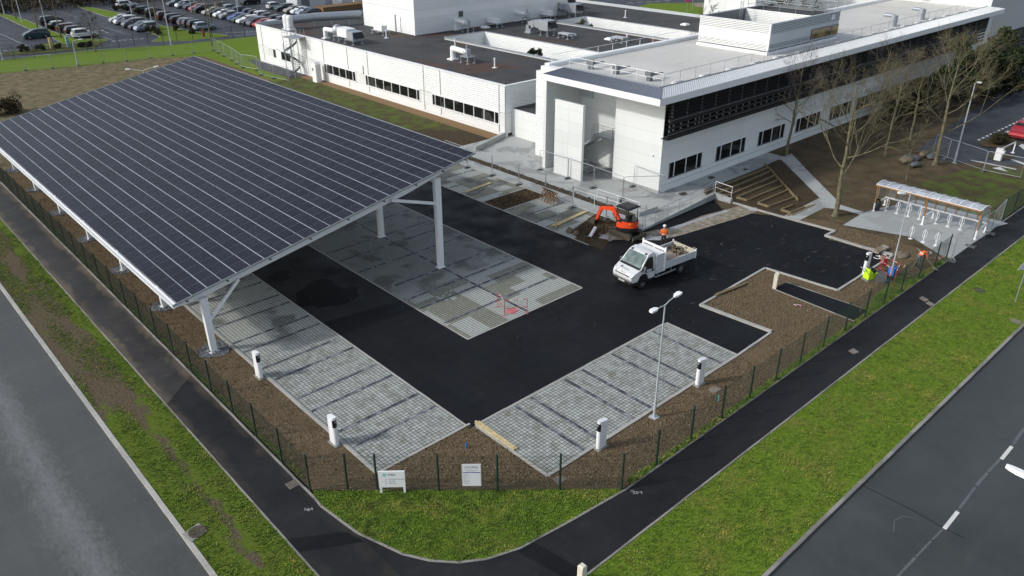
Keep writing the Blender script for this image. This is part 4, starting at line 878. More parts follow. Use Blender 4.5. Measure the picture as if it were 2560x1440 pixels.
for q,l in (((84.6,80.1),'flat white roof hatch beside the grey bent duct unit'),((85.9,74.),'flat white roof hatch left of the steel stand with rail'),((104.,74.6),'small white dome vent on the farthest strip of dark roof'),((80.,93.6),'flat white roof hatch at the foot of the plant block wall')):
    m=MB(); m.box(-.55,.55,-.55,.55,0,.14,0); m.add([(-.5,-.5,.14),(.5,-.5,.14),(.5,.5,.14),(-.5,.5,.14),(-.35,-.35,.28),(.35,-.35,.28),(.35,.35,.28),(-.35,.35,.28)],((0,1,5,4),(1,2,6,5),(2,3,7,6),(3,0,4,7),(4,5,6,7)),0)
    tag(m.build('roof_hatch',['white_pvc_mat'],None,(q[0],q[1],z)),l,'roof hatch')
for q,l in (((66.5,84.0),'thin white vent pipe at the seam across the near dark roof'),((61.7,70.6),'thin white vent pipe to the right of the lone elbow fan'),((103.4,86.),'thin white vent pipe at the end of the white strip on the far roof'),((86.,71.),'thin white vent pipe in front of the stand with rail'),((64.,96.3),'thin white vent pipe between big ventilation unit and white box unit')):
    m=MB(); m.tube((0,0,0),(0,0,1.0),.09,8); m.tube((0,0,1.0),(0,0,1.12),.13,8); m.box(-.25,.25,-.25,.25,0,.04); tag(m.build('vent_pipe',['white_pvc_mat'],None,(q[0],q[1],z)),l,'vent pipe')
t=thing('exhaust_duct','big silver duct with two white upright bends along the back edge of the wing roof','duct',(57.6,112.6,RZ))
m=MB(); duct_pipe(m,[(.6,.3,1.3),(4.2,-.6,1.45),(10.7,-3.2,1.45)],.62,0,16); m.build('pipe',['galv_mat'],t)
for yy in (.5,-.6): m=MB(); m.tube((0,yy,0),(0,yy,1.7),.5,14); m.ell((0,yy,1.7),(.5,.5,.45),14,6); m.box(-.6,.6,yy-.54,yy+.54,0,.12); m.build('upright_bend',['white_pvc_mat'],t)
m=MB()
for s in (.3,.55,.8): p=Vector((.6,.3,0)).lerp(Vector((10.7,-3.2,0)),s); m.tube((p.x,p.y-.5,0),(p.x,p.y-.5,.9),.05,5); m.tube((p.x-.1,p.y-.6,.85),(p.x,p.y+.5,.85),.05,5)
m.build('support_frame',['galv_mat'],t)
for q,l in (((101.5,42.3),'nearer of two squat steel chimneys by the rail of the pale roof'),((109.5,42.3),'farther of two squat steel chimneys by the rail of the pale roof')):
    m=MB(); m.tube((0,0,0),(0,0,1.3),.42,14); m.tube((0,0,1.2),(-.2,1.2,1.25),.22,10); tag(m.build('roof_chimney',['galv_mat'],None,(q[0],q[1],DZ)),l,'chimney')
# low seat-like roof vents at the front of the pale roof
for k,(q,l) in enumerate((((55.9,50.3),'left of three dark roof brackets behind the front rail'),((56.,47.2),'middle of three dark roof brackets behind the front rail'),((56.,43.4),'right of three dark roof brackets behind the front rail'))):
    m=MB(); m.box(-.2,.2,-.2,.2,0,.75); m.box(-.3,.3,-.3,.3,.45,.8,0); m.box(.2,1.8,-.1,.15,.4,.5); tag(m.build('roof_bracket',['steel_dark_and_shade_mat'],None,(q[0],q[1],DZ)),l,'bracket')
# spiral stair against the wing
t=thing('spiral_stair','galvanised spiral escape stair climbing to the wing roof','stair',(53.95,105.6,0))
m=MB(); m.tube((0,0,0),(0,0,5.4),.09,8); m.build('centre_post',['galv_mat'],t)
tr=MB(); rl=MB(); ns=26; a0=R(200); tot=R(540); Rr=1.05; prev=None
for k in range(ns):
    a=a0+tot*k/ns; b=a0+tot*(k+1.2)/ns; zz=5.3*(k+1)/ns
    tr.add([(.08*math.cos(a),.08*math.sin(a),zz),(Rr*math.cos(a),Rr*math.sin(a),zz),(Rr*math.cos(b),Rr*math.sin(b),zz),(.08*math.cos(b),.08*math.sin(b),zz)],((0,1,2,3),))
    p=Vector((Rr*math.cos(a),Rr*math.sin(a),zz)); q=Vector((Rr*math.cos(a0+tot*(k+1)/ns),Rr*math.sin(a0+tot*(k+1)/ns),zz+5.3/ns))
    rl.tube(p+Vector((0,0,1)),q+Vector((0,0,1)),.025,5); rl.tube(p+Vector((0,0,.5)),q+Vector((0,0,.5)),.018,4); tr.quad(p+Vector((0,0,-.22)),q+Vector((0,0,-.22)),q+Vector((0,0,.12)),p+Vector((0,0,.12)))
    if k%2==0: rl.tube(p,p+Vector((0,0,1)),.02,4)
tr.build('tread',['steel_dark_and_shade_mat'],t); rl.build('handrail',['lamp_grey_mat'],t)
m=MB(); m.box(-.9,1.4,-2.2,.3,5.35,5.45); m.build('landing',['galv_mat'],t)
rail('landing_rail',[(1.2,.3,5.4),(-.9,.3,5.4),(-.9,-2.2,5.4),(1.2,-2.2,5.4)],1.1,.8,'galv_mat',parent=t)
m=MB()
for x,y in ((-.9,-2.1),(-.9,.2),(0.6,-1)): m.tube((x,y,0),(x,y,5.35),.05,6)
m.build('support_post',['galv_mat'],t)
m=MB(); m.box(-.4,.4,-.55,.55,0,2.5); m.box(-.3,.3,-.2,.2,2.5,2.7); o=m.build('utility_cabinet',['white_metal_mat'],None,(54.2,99.4,0)); tag(o,'tall white utility cabinet standing beside the wing door','cabinet')
m=MB(); m.box(-.42,-.405,.1,.35,1.5,1.9); m.build('display',['screen_mat'],o)
# ================================================================== FENCES
def wire_panel(L,h,mat,dx,dzs,r,name,z0=.06):
    m=MB(); n=max(1,round(L/dx))
    for i in range(n+1): x=L*i/n; m.tube((x,0,z0),(x,0,h),r,3,None,0,False,False)
    for z in dzs: m.tube((0,r*1.6,z),(L,r*1.6,z),r*1.25,3,None,0,False,False)
    return m.build(name,mat)
def green_fence(label,pts,skip=()):
    o0=Vector((pts[0][0],pts[0][1],0)); t=thing('mesh_fence',label,'fence',o0,0,None); wp={}; post=None
    for i in range(len(pts)):
        p=Vector((pts[i][0],pts[i][1],0))-o0
        if i in skip: q=None
        elif post is None:
            m=MB(); m.box(-.035,.035,-.035,.035,-.05,2.02); m.box(-.04,.04,-.04,.04,2.02,2.05); post=m.build('post',['fence_green_mat'],t); q=post
        else: q=post.copy(); COL.objects.link(q)
        if q: q.location=p
        if i+1<len(pts):
            d=Vector((pts[i+1][0],pts[i+1][1],0))-o0-p; L=round(d.length,1)
            if L not in wp:
                w=wire_panel(L,1.95,['fence_green_mat'],.05,[.08,.27,.30,.47,.67,.87,.90,1.07,1.27,1.47,1.50,1.67,1.87,1.93],.0034,'mesh_panel'); wp[L]=w; w.parent=t
            else: w=wp[L].copy(); COL.objects.link(w)
            w.location=p; w.rotation_euler=(0,0,math.atan2(d.y,d.x)); w.scale=(d.length/L,1,1)
    return t
green_fence('long dark green mesh fence between the footpath and the carport',[(11.56,26.09+2.6*k) for k in range(37)])
cf=[(11.58,26.06),(12.83,25.0),(13.8,24.1),(15.79,22.2),(17.71,20.42),(19.81,18.6),(21.83,16.79)]
green_fence('dark green mesh fence crossing the corner behind the grass and the white signs',cf,(0,6))
fx=[21.85,24.33,27.0,29.57,32.13,34.72,37.26,39.88,42.45,45.06,47.68,50.19,52.91,55.54,57.5]
green_fence('dark green mesh fence along the path beside the service strip and bent worker',[(x,16.75) for x in fx])
green_fence('dark green mesh fence at the right edge beyond the bicycle shelter',[(68.6+2.55*k,16.75) for k in range(16)])
green_fence('dark mesh fence in front of the far car park',[tuple(P(a/3.2,b/3.2)[:2]) for a,b in ((-60,492),(120,476),(280,462),(450,440),(590,425),(700,412),(820,398),(955,385),(1078,372),(1190,360),(1310,348),(1420,335),(1545,322),(1700,308),(1860,300),(1960,292))])
# temporary steel fence panels
hp=thing('temporary_fence_panel','x','fence panel',(0,0,-50))
def heras():
    t=hp; L=3.45; m=MB(); c=.12
    pts=[(0.03,0,.12),(.03,0,2.0-c),(.03+c*.3,0,2.0-c*.3),(.03+c,0,2.0),(L-.03-c,0,2.0),(L-.03-c*.3,0,2.0-c*.3),(L-.03,0,2.0-c),(L-.03,0,.12)]
    m.path(pts,.023,6); m.tube((.03,0,.2),(L-.03,0,.2),.02,6); m.build('frame',['galv_mat'],t)
    w=wire_panel(L-.1,1.97,['galv_mat'],.115,[.2+.25*k for k in range(8)],.0022,'wire_mesh',.2); w.parent=t; w.location=(.05,0,0)
    m=MB(); m.box(-.12,.12,-.36,.36,0,.14); m.box(-.06,.06,-.2,.2,.14,.17); m.build('foot_block',['grey_dark_mat'],t)
heras()
used=[False]
def heras_row(desc,pts,grp):
    for i in range(len(pts)-1):
        a=Vector((pts[i][0],pts[i][1],.02));b=Vector((pts[i+1][0],pts[i+1][1],.02));d=b-a; lab=desc%ORD[i]
        if not used[0]: o=hp; used[0]=True; o['label']=lab; o['group']=grp
        else: o=copy_tree(hp,lab,group=grp)
        o.location=a; o.rotation_euler=(0,0,math.atan2(d.y,d.x)); o.scale=(d.length/3.45,1,1)
G='temporary steel fence panels around the works'
heras_row('%s wire fence panel from the canopy, behind the back parking stalls',[(45.55,59.7),(45.55,56.27),(45.75,52.88),(45.86,49.36),(45.81,45.89),(45.3,42.15),(45.45,38.53),(46.27,35.17)],G)
heras_row('%s wire fence panel from the left, in front of the screen wall',[(50.13,51.04),(50.35,47.54),(50.2,44.22),(50.0,40.66),(52.86,38.4)],G)
a,b=P(1583,467),P(1658,495); heras_row('%s wire fence panel leaning close to the white front corner of the building',[a,b],G)
heras_row('%s wire fence panel from the left, in the row across the far lawn',[(23,136.2),(26.37,135.6),(29.75,134.6),(33.15,134.),(36.7,133.8),(39.8,132.6),(43.3,132.4),(46.8,132.2),(50,131.6),(53.5,131.7)],G)
heras_row('%s wire fence panel from the back, leading to the spiral stair',[(53.5,131.7),(53.2,129.0),(52.77,126.),(52.14,121.78),(51.4,118.5),(50.76,115.3),(51.6,112.2),(50.4,108.6),(50.6,105.2),(51.3,102.)],G)
heras_row('%s wire fence panel from the bent worker, beside the bicycle slab',[P(2376,654),P(2425,618),P(2474,586),P(2501,556)],G)
heras_row('%s wire fence panel from the left, before the entrance barrier',[P(2331,385),P(2366,398),P(2457,430),P(2550,449)],G)
# ================================================================== CHARGING POSTS
def charger():
    t=thing('charging_post','x','charging post',(0,0,0)); n=20; pl_=[]
    L,Wd=.30,.125
    for k in range(n):
        a=2*math.pi*k/n; pl_.append(((L-Wd)*(1 if math.cos(a)>1e-6 else -1 if math.cos(a)<-1e-6 else 0)+Wd*math.cos(a),Wd*math.sin(a)))
    m=MB(); m.prism(pl_,.06,1.50); m.v=m.v
    top=[(x,y,1.66-.10*(x+L)/(2*L)) for x,y in pl_]; m.add([(x,y,1.50) for x,y in pl_]+top,[tuple(range(n,2*n))]+[(i,(i+1)%n,n+(i+1)%n,n+i) for i in range(n)])
    m.build('body',['white_pvc_mat'],t)
    m=MB(); s=[p for p in pl_ if p[0]<-(L-Wd)-.01]; s=sorted(s,key=lambda p:-p[1])
    for i in range(len(s)-1): 
        (x0,y0),(x1,y1)=s[i],s[i+1]; m.quad((x0*1.015,y0*1.03,1.08),(x1*1.015,y1*1.03,1.08),(x1*1.015,y1*1.03,1.52),(x0*1.015,y0*1.03,1.52))
    m.build('screen',['screen_mat'],t)
    m=MB(); m.tube((-L-.004,0,1.42),(-L-.012,0,1.42),.05,14); m.build('logo',['text_grey_mat'],t)
    m=MB(); m.tube((-L-.002,0,1.20),(-L-.03,0,1.17),.062,12); m.build('socket',['rubber_mat'],t)
    m=MB(); m.box(-.36,.36,-.19,.19,-.02,.03); m.build('base_plate',['old_kerb_mat'],t)
    return t
ch=charger(); chs=[((14.13,36.15),90,'white charging post nearest the low carport post'),((14.13,28.28),90,'white charging post on the left stalls nearest the corner fence'),((23.4,19.36),0,'white charging post on the right stalls nearest the corner fence'),((31.35,19.36),0,'white charging post on the right stalls beyond the double street lamp'),((51.1,19.65),0,'white charging post beside the lime green machine at the lot end')]
for i,(p,a,l) in enumerate(chs):
    o=ch if i==0 else copy_tree(ch,l); o['label']=l; o['group']='white charging posts along the parking stalls'; o.location=(p[0],p[1],.02); o.rotation_euler=(0,0,R(a))
m=MB(); m.prism([(-.24,-.12),(.24,-.12),(.24,.12),(-.24,.12)],0,1.02); m.box(-.25,.25,-.13,.13,1.02,1.035); o=m.build('marker_post',['cream_mat'],None,(44.61,22.75,.02)); o.rotation_euler=(0,0,R(18)); tag(o,'plain cream block post standing in the brown soil by the service strip','post')
q=P(1456,1414,.95); m=MB(); m.prism([(-.13,-.13),(.13,-.13),(.13,.13),(-.13,.13)],-.1,.93); m.add([(-.13,-.13,.93),(.13,-.13,.93),(.13,.13,.93),(-.13,.13,.93),(-.07,-.10,.97),(.10,-.10,.97),(.10,.10,.97),(-.07,.10,.97)],((0,1,5,4),(1,2,6,5),(2,3,7,6),(3,0,4,7),(4,5,6,7))); o=m.build('path_bollard',['cream_mat'],None,(q.x,q.y,0)); tag(o,'cream bollard cut by the bottom edge beside the footpath','bollard')
# ================================================================== LAMPS
def lamp(label,x,y,h,heads,grp=None,r=.058,mat='lamp_grey_mat'):
    t=thing('street_lamp',label,'street lamp',(x,y,0),0,grp); m=MB(); m.tube((0,0,.0),(0,0,h),r,10,r*.6); m.box(-.2,.2,-.2,.2,0,.04); m.tube((0,0,.04),(0,0,1.1),r*1.25,10); m.build('pole',[mat],t)
    for (dx,dy,up,tilt) in heads:
        d=Vector((dx,dy,0)); L=d.length; u=d.normalized() if L>0 else Vector((1,0,0)); nv=Vector((-u.y,u.x,0))
        a=MB(); mid=Vector((0,0,h))+d*.45+Vector((0,0,up*.6)); e=Vector((0,0,h))+d+Vector((0,0,up)); a.path([Vector((0,0,h-.05)),mid,e],r*.5,6); a.build('arm',[mat],t)
        b=MB(); z=.07; P0=e-u*.05
        def rw(s,w,zz): return [P0+u*s-nv*w+Vector((0,0,zz+tilt*s)),P0+u*s+nv*w+Vector((0,0,zz+tilt*s))]
        st=[(0,.05,.0),(.12,.12,.015),(.36,.14,.03),(.50,.10,.02)]; vs=[]
        for s,w,zz in st: vs+=rw(s,w,zz+z)+rw(s,w*.95,zz-.03)
        fs=[]
        for i in range(len(st)-1):
            o_=4*i; fs+=[(o_,o_+4,o_+5,o_+1),(o_+2,o_+3,o_+7,o_+6),(o_,o_+2,o_+6,o_+4),(o_+1,o_+5,o_+7,o_+3)]
        k=4*(len(st)-1); fs+=[(0,1,3,2),(k,k+2,k+3,k+1)]
        b.add(vs,fs); b.build('lamp_head',['white_metal_mat'],t)
    return t
dv=(RT.x,RT.y)
lamp('double headed grey street lamp standing beside the right parking stalls',27.2,19.15,6.5,[(.72,.0,.16,.06),(-.62,.0,-.02,-.03)])
lamp('single headed street lamp in front of the bicycle shelter slab',51.25,18.0,6.25,[(-.25,.25,.05,.05)])
lamp('tall single street lamp by the fence panels at the entrance road',81.3,25.25,7.7,[(-.05,-.15,.1,0)],None,.09)
q=P(356,175,6.45); lamp('double armed lamp with its head just above the far edge of the canopy',q.x,q.y,6.4,[(1.0,-.9,.35,.1),(-1.0,.9,.1,0)])
for (u,v,h),l in zip(((428,112,11.5),(25/3.2,480/3.2,10),(195,164,3.6),(380,125/3.2*1.0+20,10),(1915/3.2+0,108/3.2,9)),('tall lamp post rising from the far lawn beside the back road','lamp post at the left edge by the dark mesh fence','short lamp with one arm in the row of fence panels on the lawn','lamp post among the bushes of the car park island','lamp post among the crowded cars of the far car park')):
    p=P(u,v); lamp(l,p.x,p.y,h,[(.9,-.4,.15,0)],None,.09)
for i,(u,v) in enumerate(((118,73.5),(55,55),(12,37),(335,60),(597,46),(2240/6.4+380-250,30))):
    p=P(u,v); lamp('slim grey lamp post, %s from the left among those behind the far cars'%ORD[i],p.x,p.y,9.,[(.7,-.3,.1,0)],'lamp posts at the back of the far car park',.09)
# lamp of the right road: post stands outside, arm reaches over the road
q=P(2517,1160,7.2); d=(P(2575,1188,7.2)-q); d.z=0; d=d.normalized(); base=q+d*2.6
t=thing('street_lamp','white lamp head poking in at the right edge above the grey road','street lamp',(base.x,base.y,-.1)); m=MB(); m.tube((0,0,0),(0,0,7.1),.09,10,.05); m.build('pole',['lamp_grey_mat'],t)
m=MB(); m.tube((0,0,7.1),-d*1.9+Vector((0,0,7.22)),.04,8); m.build('arm',['lamp_grey_mat'],t)
m=MB(); nv=Vector((-d.y,d.x,0)); vs=[];fs=[]; st=[(1.75,.06),(1.95,.13),(2.2,.15),(2.45,.11),(2.6,.05)]
for s,w in st:
    for yy,zz in ((-w,7.17),(w,7.17),(w*.7,7.30),(-w*.7,7.30)): vs.append(-d*s+nv*yy+Vector((0,0,zz)))
for i in range(len(st)-1):
    for k in range(4): fs.append((4*i+k,4*i+(k+1)%4,4*i+4+(k+1)%4,4*i+4+k))
fs+=[(0,1,2,3),(16,19,18,17)]; m.add(vs,fs); m.build('lamp_head',['white_metal_mat'],t)
# ================================================================== SIGNS
sd=(Vector((14.6,23.14,0))-Vector((13.79,23.85,0))).normalized(); ang=math.atan2(sd.y,sd.x)
t=thing('direction_sign','white company direction sign with two legs on the corner lawn','sign',(13.79,23.85,0),ang)
m=MB(); m.box(-.02,1.14,-.035,.035,.36,1.24); m.build('panel',['white_metal_mat'],t)
for x in (0.0,1.04): m=MB(); m.box(x,x+.09,-.034,.034,-.05,.36); m.build('leg',['white_metal_mat'],t)
ry=(R(90),0,0)
text('MSD',.15,'text_dark_mat',t,(.40,-.037,1.06),ry,xs=1.15)
for i,(s,ar) in enumerate((('Parking Personnel','\u25C4'),('Accueil','\u25BA'),('Visiteurs','\u25BA'))):
    text(s,.085,'text_grey_mat',t,(.42,-.037,.82-.115*i),ry,xs=1.1)
    m=MB(); k=-1 if i==0 else 1; c=.30; m.add([(c+.03*k,-.038,.82-.115*i),(c-.025*k,-.038,.85-.115*i),(c-.025*k,-.038,.79-.115*i)],((0,1,2),)); m.build('arrow',['text_dark_mat'],t)
m=MB(); c=(.25,1.06)
for k in range(4):
    a=R(90*k); dx,dz=math.cos(a),math.sin(a); m.add([(c[0]+.10*dx,-.038,c[1]+.10*dz),(c[0]+.055*dx-.05*dz,-.038,c[1]+.055*dz+.05*dx),(c[0]+.02*dx,-.038,c[1]+.02*dz),(c[0]+.055*dx+.05*dz,-.038,c[1]+.055*dz-.05*dx)],((0,1,2,3),))
m.build('emblem',['teal_mat'],t)
fd=(Vector((21.85,16.85,0))-Vector((11.56,26.09,0))).normalized(); b0=Vector((16.59,21.45,0)); ang=math.atan2(fd.y,fd.x)
t=thing('site_notice','white site notice board tied to the corner fence','sign',(b0.x-.05*fd.y*-1-.06,b0.y-.06,0),ang)
m=MB(); m.box(0,.84,-.012,.012,.40,1.62); m.build('board',['white_pvc_mat'],t)
text('OYUMA',.17,'text_grey_mat',t,(.42,-.015,1.44),ry,align='CENTER',xs=1.0)
m=MB(); m.box(.04,.80,-.016,-.013,1.14,1.18); m.build('blue_band',['navy_mat'],t)
m=MB()
for k in range(2): m.box(.14+.08*k,.70-.08*k,-.015,-.013,1.29-.05*k,1.305-.05*k)
for k in range(9): m.box(.06,.06+random.choice((.12,.2,.3)),-.015,-.013,1.07-.068*k,1.085-.068*k)
m.box(.02,.82,-.015,-.013,1.58,1.585); m.box(.02,.82,-.015,-.013,.43,.435); m.box(.02,.025,-.015,-.013,.43,1.585); m.box(.815,.82,-.015,-.013,.43,1.585)
m.build('printed_lines',['text_grey_mat'],t)
p=P(2537,757); t=thing('road_sign','triangular road sign seen from behind at the right edge','sign',(p.x,p.y,0),R(-25)); m=MB(); m.tube((0,0,-.05),(0,0,2.9),.035,8); m.build('post',['galv_mat'],t)
m=MB(); m.X=Matrix.Translation((0,.05,2.35))@Matrix.Rotation(R(-12),4,'Z'); m.add([(-.52,-.01,0),(.52,-.01,0),(0,-.01,.92),(-.52,.01,0),(.52,.01,0),(0,.01,.92)],((0,1,2),(5,4,3),(0,3,4,1),(1,4,5,2),(2,5,3,0))); m.X=None; m.build('sign_plate',['lamp_grey_mat'],t)
# ================================================================== COVERS AND DRAINS
def cover(label,pts,mat='manhole_mat',z=.012,name='manhole_cover',cat='manhole cover'):
    c=sum((P(*q) for q in pts),Vector())/len(pts); m=MB(); pp=[P(*q)-c for q in pts]; m.prism([(p.x,p.y) for p in pp],0,.012,0); pi=[p*.82 for p in pp]; m.poly([(p.x,p.y) for p in pi],.0155,1)
    return tag(m.build(name,[mat,'iron_mat' if mat=='iron_mat' else mat],None,(c.x,c.y,z)),label,cat)
cover('brown manhole cover on the path nearest the corner',[(2120,878),(2133,871),(2148,881),(2134,886)])
cover('brown manhole cover on the path, left of the pair',[(2297,746),(2306,741),(2322,750),(2312,755)]); cover('grey brown manhole cover on the path, right of the pair',[(2313,758),(2322,753),(2338,762),(2327,766)])
cover('square brown cover in the soil behind the right fence',[(1768,975),(1786,964),(1803,973),(1784,986)]); cover('dusty square cover in the soil inside the corner fence',[(1381,1198),(1399,1190),(1418,1197),(1397,1214)])
cover('brown drain slab at the right road kerb',[(2521,800),(2535,796),(2557,806),(2545,812)])
def rnd(label,u,v,r,mat='iron_mat',z=.012,name='manhole_cover'):
    c=P(u,v); m=MB(); m.tube((0,0,0),(0,0,.015),r,20); return tag(m.build(name,[mat],None,(c.x,c.y,z)),label,'manhole cover')
rnd('round rusty cover sunk in the right grass verge',2447,725,.38)
c=P(493,1330); t=thing('gully_slab','round gully cover set in a square concrete slab at the left kerb','drain',(c.x,c.y,.006)); 
pp=[P(*q)-c for q in ((455,1337),(497,1308),(519,1328),(478,1357))]; m=MB(); m.prism([(p.x,p.y) for p in pp],-.05,.03); m.build('slab',['old_kerb_mat'],t); m=MB(); m.tube((0,-.02,.03),(0,-.02,.038),.36,24); m.build('cover',['iron_mat'],t)
c=P(730,1212); t=thing('drain_grate','pale slotted drain grate at the left edge of the path','drain',(c.x,c.y,.012),R(90)); m=MB()
for k in range(7): m.box(-.24+.07*k,-.205+.07*k,-.2,.2,0,.02)
m.box(-.26,.26,-.22,-.19,0,.02); m.box(-.26,.26,.19,.22,0,.02); m.build('bars',['manhole_mat'],t); m=MB(); m.box(-.25,.25,-.2,.2,-.01,.004); m.build('frame',['iron_mat'],t)
for l,q in (('dark cast iron grate on the side pavement near the handrail',((1695,484),(1712,480),(1720,486),(1704,490))),('brown cover on the side pavement below the second window',((1768,443),(1780,440),(1789,445),(1776,449))),('small dark grate on the side pavement near the garden beds',((1857,424),(1865,421),(1870,424),(1862,427)))): cover(l,q,'iron_mat',.02)
# chalk survey marks on the path
def chalk(label,s,u,v,size,rot):
    c=P(u,v); t=thing('chalk_mark',label,'chalk mark',(c.x,c.y,.012),rot); text(s,size*.8,'faded_paint_mat',t,(0,0,0),(0,0,0),'chalk_writing')
chalk('white chalk survey mark 84 on the path left of the corner lawn','84',768,1276,.32,R(-20)); chalk('white chalk survey mark beside 84 on the path','Sci',760,1274,.26,R(-40)); chalk('white chalk number 30 with arrow on the path below the right fence','30\u2191',1582,1232,.32,R(-45)); chalk('white chalk ring with dot beside the number 30','\u2299',1576,1228,.3,R(-45))
# ================================================================== TIMBER, BARRIERS, TOOLS
def planks(label,a,b,n=2,w=.09,h=.05,mat='plank_mat',z=.06,name='timber_planks',cat='planks',spread=.1,group=None):
    a=Vector((a[0],a[1],0));b=Vector((b[0],b[1],0)); d=(b-a).normalized(); nv=Vector((-d.y,d.x,0)); c=(a+b)/2; t=thing(name,label,cat,(c.x,c.y,0),0,group)
    for k in range(n):
        s=nv*(k-(n-1)/2)*spread; j=d*random.uniform(-.25,.25) if n>1 else Vector(); m=MB(); m.bar(a-c+s*1.0+j+Vector((0,0,z+h/2)),b-c+s*.75+j+Vector((0,0,z+h/2)),w,h); m.build('plank',[mat],t)
planks('bundle of pale new planks on the edge of the right stalls',P(1195,1060),P(1292,1128),3)
planks('two old planks lying on the soil bed kerb beside the lot',P(1785,742),P(1860,713),2,.12,.05,'plank_old_mat',.09)
planks('yellowish planks on the edge of the farther back planting bed',P(1168,480),P(1230,458),2,.16,.05,'plank_mat',.06,spread=.22)
planks('yellowish planks on the edge of the back planting bed by the excavator',P(1380,569),P(1464,531),2,.16,.05,'plank_mat',.06,spread=.22)
p=P(1390,570); m=MB(); m.box(-.05,.05,-.03,.03,0,.7); tag(m.build('timber_stake',['plank_mat'],None,(p.x,p.y,.02)),'short pale stake upright beside the planks of the back bed','stake')
p=P(1165.5,1120); m=MB(); m.box(-.03,.03,-.03,.03,0,.33); tag(m.build('survey_stake',['blue_mat'],None,(p.x,p.y,.0)),'short blue survey stake in the soil behind the notice board','stake')
p=P(1796,1002); m=MB(); m.box(-.025,.025,-.02,.02,0,.36); tag(m.build('survey_stake',['teal_mat'],None,(p.x,p.y,.0)),'pale green survey stake in the soil by the right fence','stake')
# garden beds edged with boards
def bed(label,quads):
    c=P(*quads[0][0]); t=thing('garden_bed',label,'garden bed',(c.x,c.y,.03))
    for a,b in quads:
        a=P(1760+a[0]/3.2,350+a[1]/3.2) if a[0]<1500 and a[1]<700 else P(*a); b=P(1760+b[0]/3.2,350+b[1]/3.2); m=MB(); m.bar(a-c+Vector((0,0,.06)),b-c+Vector((0,0,.06)),.10,.22); m.build('edging_board',['plank_old_mat'],t)
bed('timber edged planting bed closest to the building pavement',[((0,430),(515,230))])
bed('long timber edged bed second from the building pavement',[((105,442),(545,252)),((185,458),(572,290)),((105,442),(185,458))])
bed('long timber edged bed third from the building pavement',[((262,470),(605,325)),((345,492),(640,370)),((262,470),(345,492))])
bed('timber edged bed fourth from the building pavement',[((430,515),(672,410)),((515,542),(745,460)),((430,515),(515,542))])
bed('small timber edged bed nearest the concrete path',[((615,568),(710,530)),((690,592),(800,548)),((615,568),(690,592))])
planks('long diagonal board closing the upper ends of the garden beds',P(1760+485/3.2,350+200/3.2),P(1760+750/3.2,350+490/3.2),1,.10,.2,'plank_old_mat',.02,'edging_board','board')
planks('loose old planks lying on the concrete garden path',P(1973,540),P(2032,513),2,.16,.04,'plank_old_mat',.03,spread=.2)
# rusty trestles
p=P(1140+1500/6.4,380+800/6.4); t=thing('saw_trestles','stack of rusty folding trestles on the back parking stalls','trestle',(p.x,p.y,.02),R(85))
for k in range(4):
    x=-.55+.36*k; m=MB(); 
    for y0,y1 in ((-.42,.0),(.42,.0)):
        m.bar((x-.4,y0,0),(x-.1,y1*.3,1.0),.06,.07); m.bar((x+.5,y0,0),(x+.2,y1*.3,1.0),.06,.07)
    m.bar((x-.45,0,1.0),(x+.55,0,1.0),.09,.09); m.bar((x-.3,-.25,.45),(x+.35,-.25,.45),.04,.05); m.build('trestle',['trestle_mat'],t)
# red and white site barriers
def barrier_set(label,loc,parts,grp=None):
    t=thing('safety_barrier',label,'barrier',(loc[0],loc[1],.02),0,grp); L0=Vector((loc[0],loc[1],0))
    for a,b in parts:
        a=Vector((a[0],a[1],0))-L0;b=Vector((b[0],b[1],0))-L0; m=MB(); U=Vector((0,0,1)); d=b-a
        for z in (1.0,.45):
            n=5
            for k in range(n): m.tube(a+d*(k/n)+U*z,a+d*((k+1)/n)+U*z,.022,6,None,k%2 if z>.9 else 0)
        for e in (a,b): m.tube(e,e+U*1.0,.018,6)
        for e in (a,b): nv=Vector((-d.y,d.x,0)).normalized(); m.tube(e-nv*.25,e+nv*.25,.022,5)
        m.build('barrier_frame',['barrier_red_mat','paint_mat'],t)
    return t
a,b,c,d=P(1245,768),P(1262,788),P(1318,783),P(1290,757)
barrier_set('red and white barrier frames around the hole in the island paving',P(1280,782),[(a,b),(b,c)])
m=MB(); c0=P(1279,778); m.poly([P(1262,781)-c0,P(1283,786)-c0,P(1297,777)-c0,P(1276,771)-c0],0.006); m.box(-.3,.3,-.25,.25,.004,.03); tag(m.build('access_cover',['pinkred_mat'],None,(c0.x,c0.y,.022)),'pinkish open access cover inside the barriers on the island paving','manhole cover')
barrier_set('red and white barrier frames around the blocks behind the right fence',P(2222,690),[(P(2200,672),P(2243,694)),(P(2243,694),P(2232,715)),(P(2194,684),P(2222,706))])
def block(label,u,v,sz,mat,name,cat,rz=0,z=0.02):
    p=P(u,v); m=MB(); x,y,h=sz; m.box(-x/2,x/2,-y/2,y/2,0,h); return tag(m.build(name,[mat],None,(p.x,p.y,z)),label,cat)
o=block('rough grey concrete block beside the lime green machine',2200,700,(.95,.7,.45),'grey_dark_mat','concrete_block','block'); o.rotation_euler=(0,0,R(25))
t=thing('blue_barrel','blue plastic canister hung between the red barriers','canister',tuple(P(2228,692))); m=MB(); m.prism([(-.28,-.2),(.28,-.2),(.3,0),(.28,.2),(-.28,.2),(-.3,0)],.1,.72); m.build('body',['blue_mat'],t); m=MB(); m.tube((-.15,0,.72),(-.15,0,.8),.06,8); m.box(-.05,.25,-.03,.03,.72,.8); m.build('cap',['blue_mat'],t)
t=thing('warning_flag','red warning sheet hung on the barrier by the charging post','sheet',tuple(P(2203,690))); m=MB(); m.add([(-.2,.0,.75),(.25,-.1,.75),(.27,-.12,1.3),(-.2,.02,1.35)],((0,1,2,3),)); m.build('cloth',['red_mat'],t)
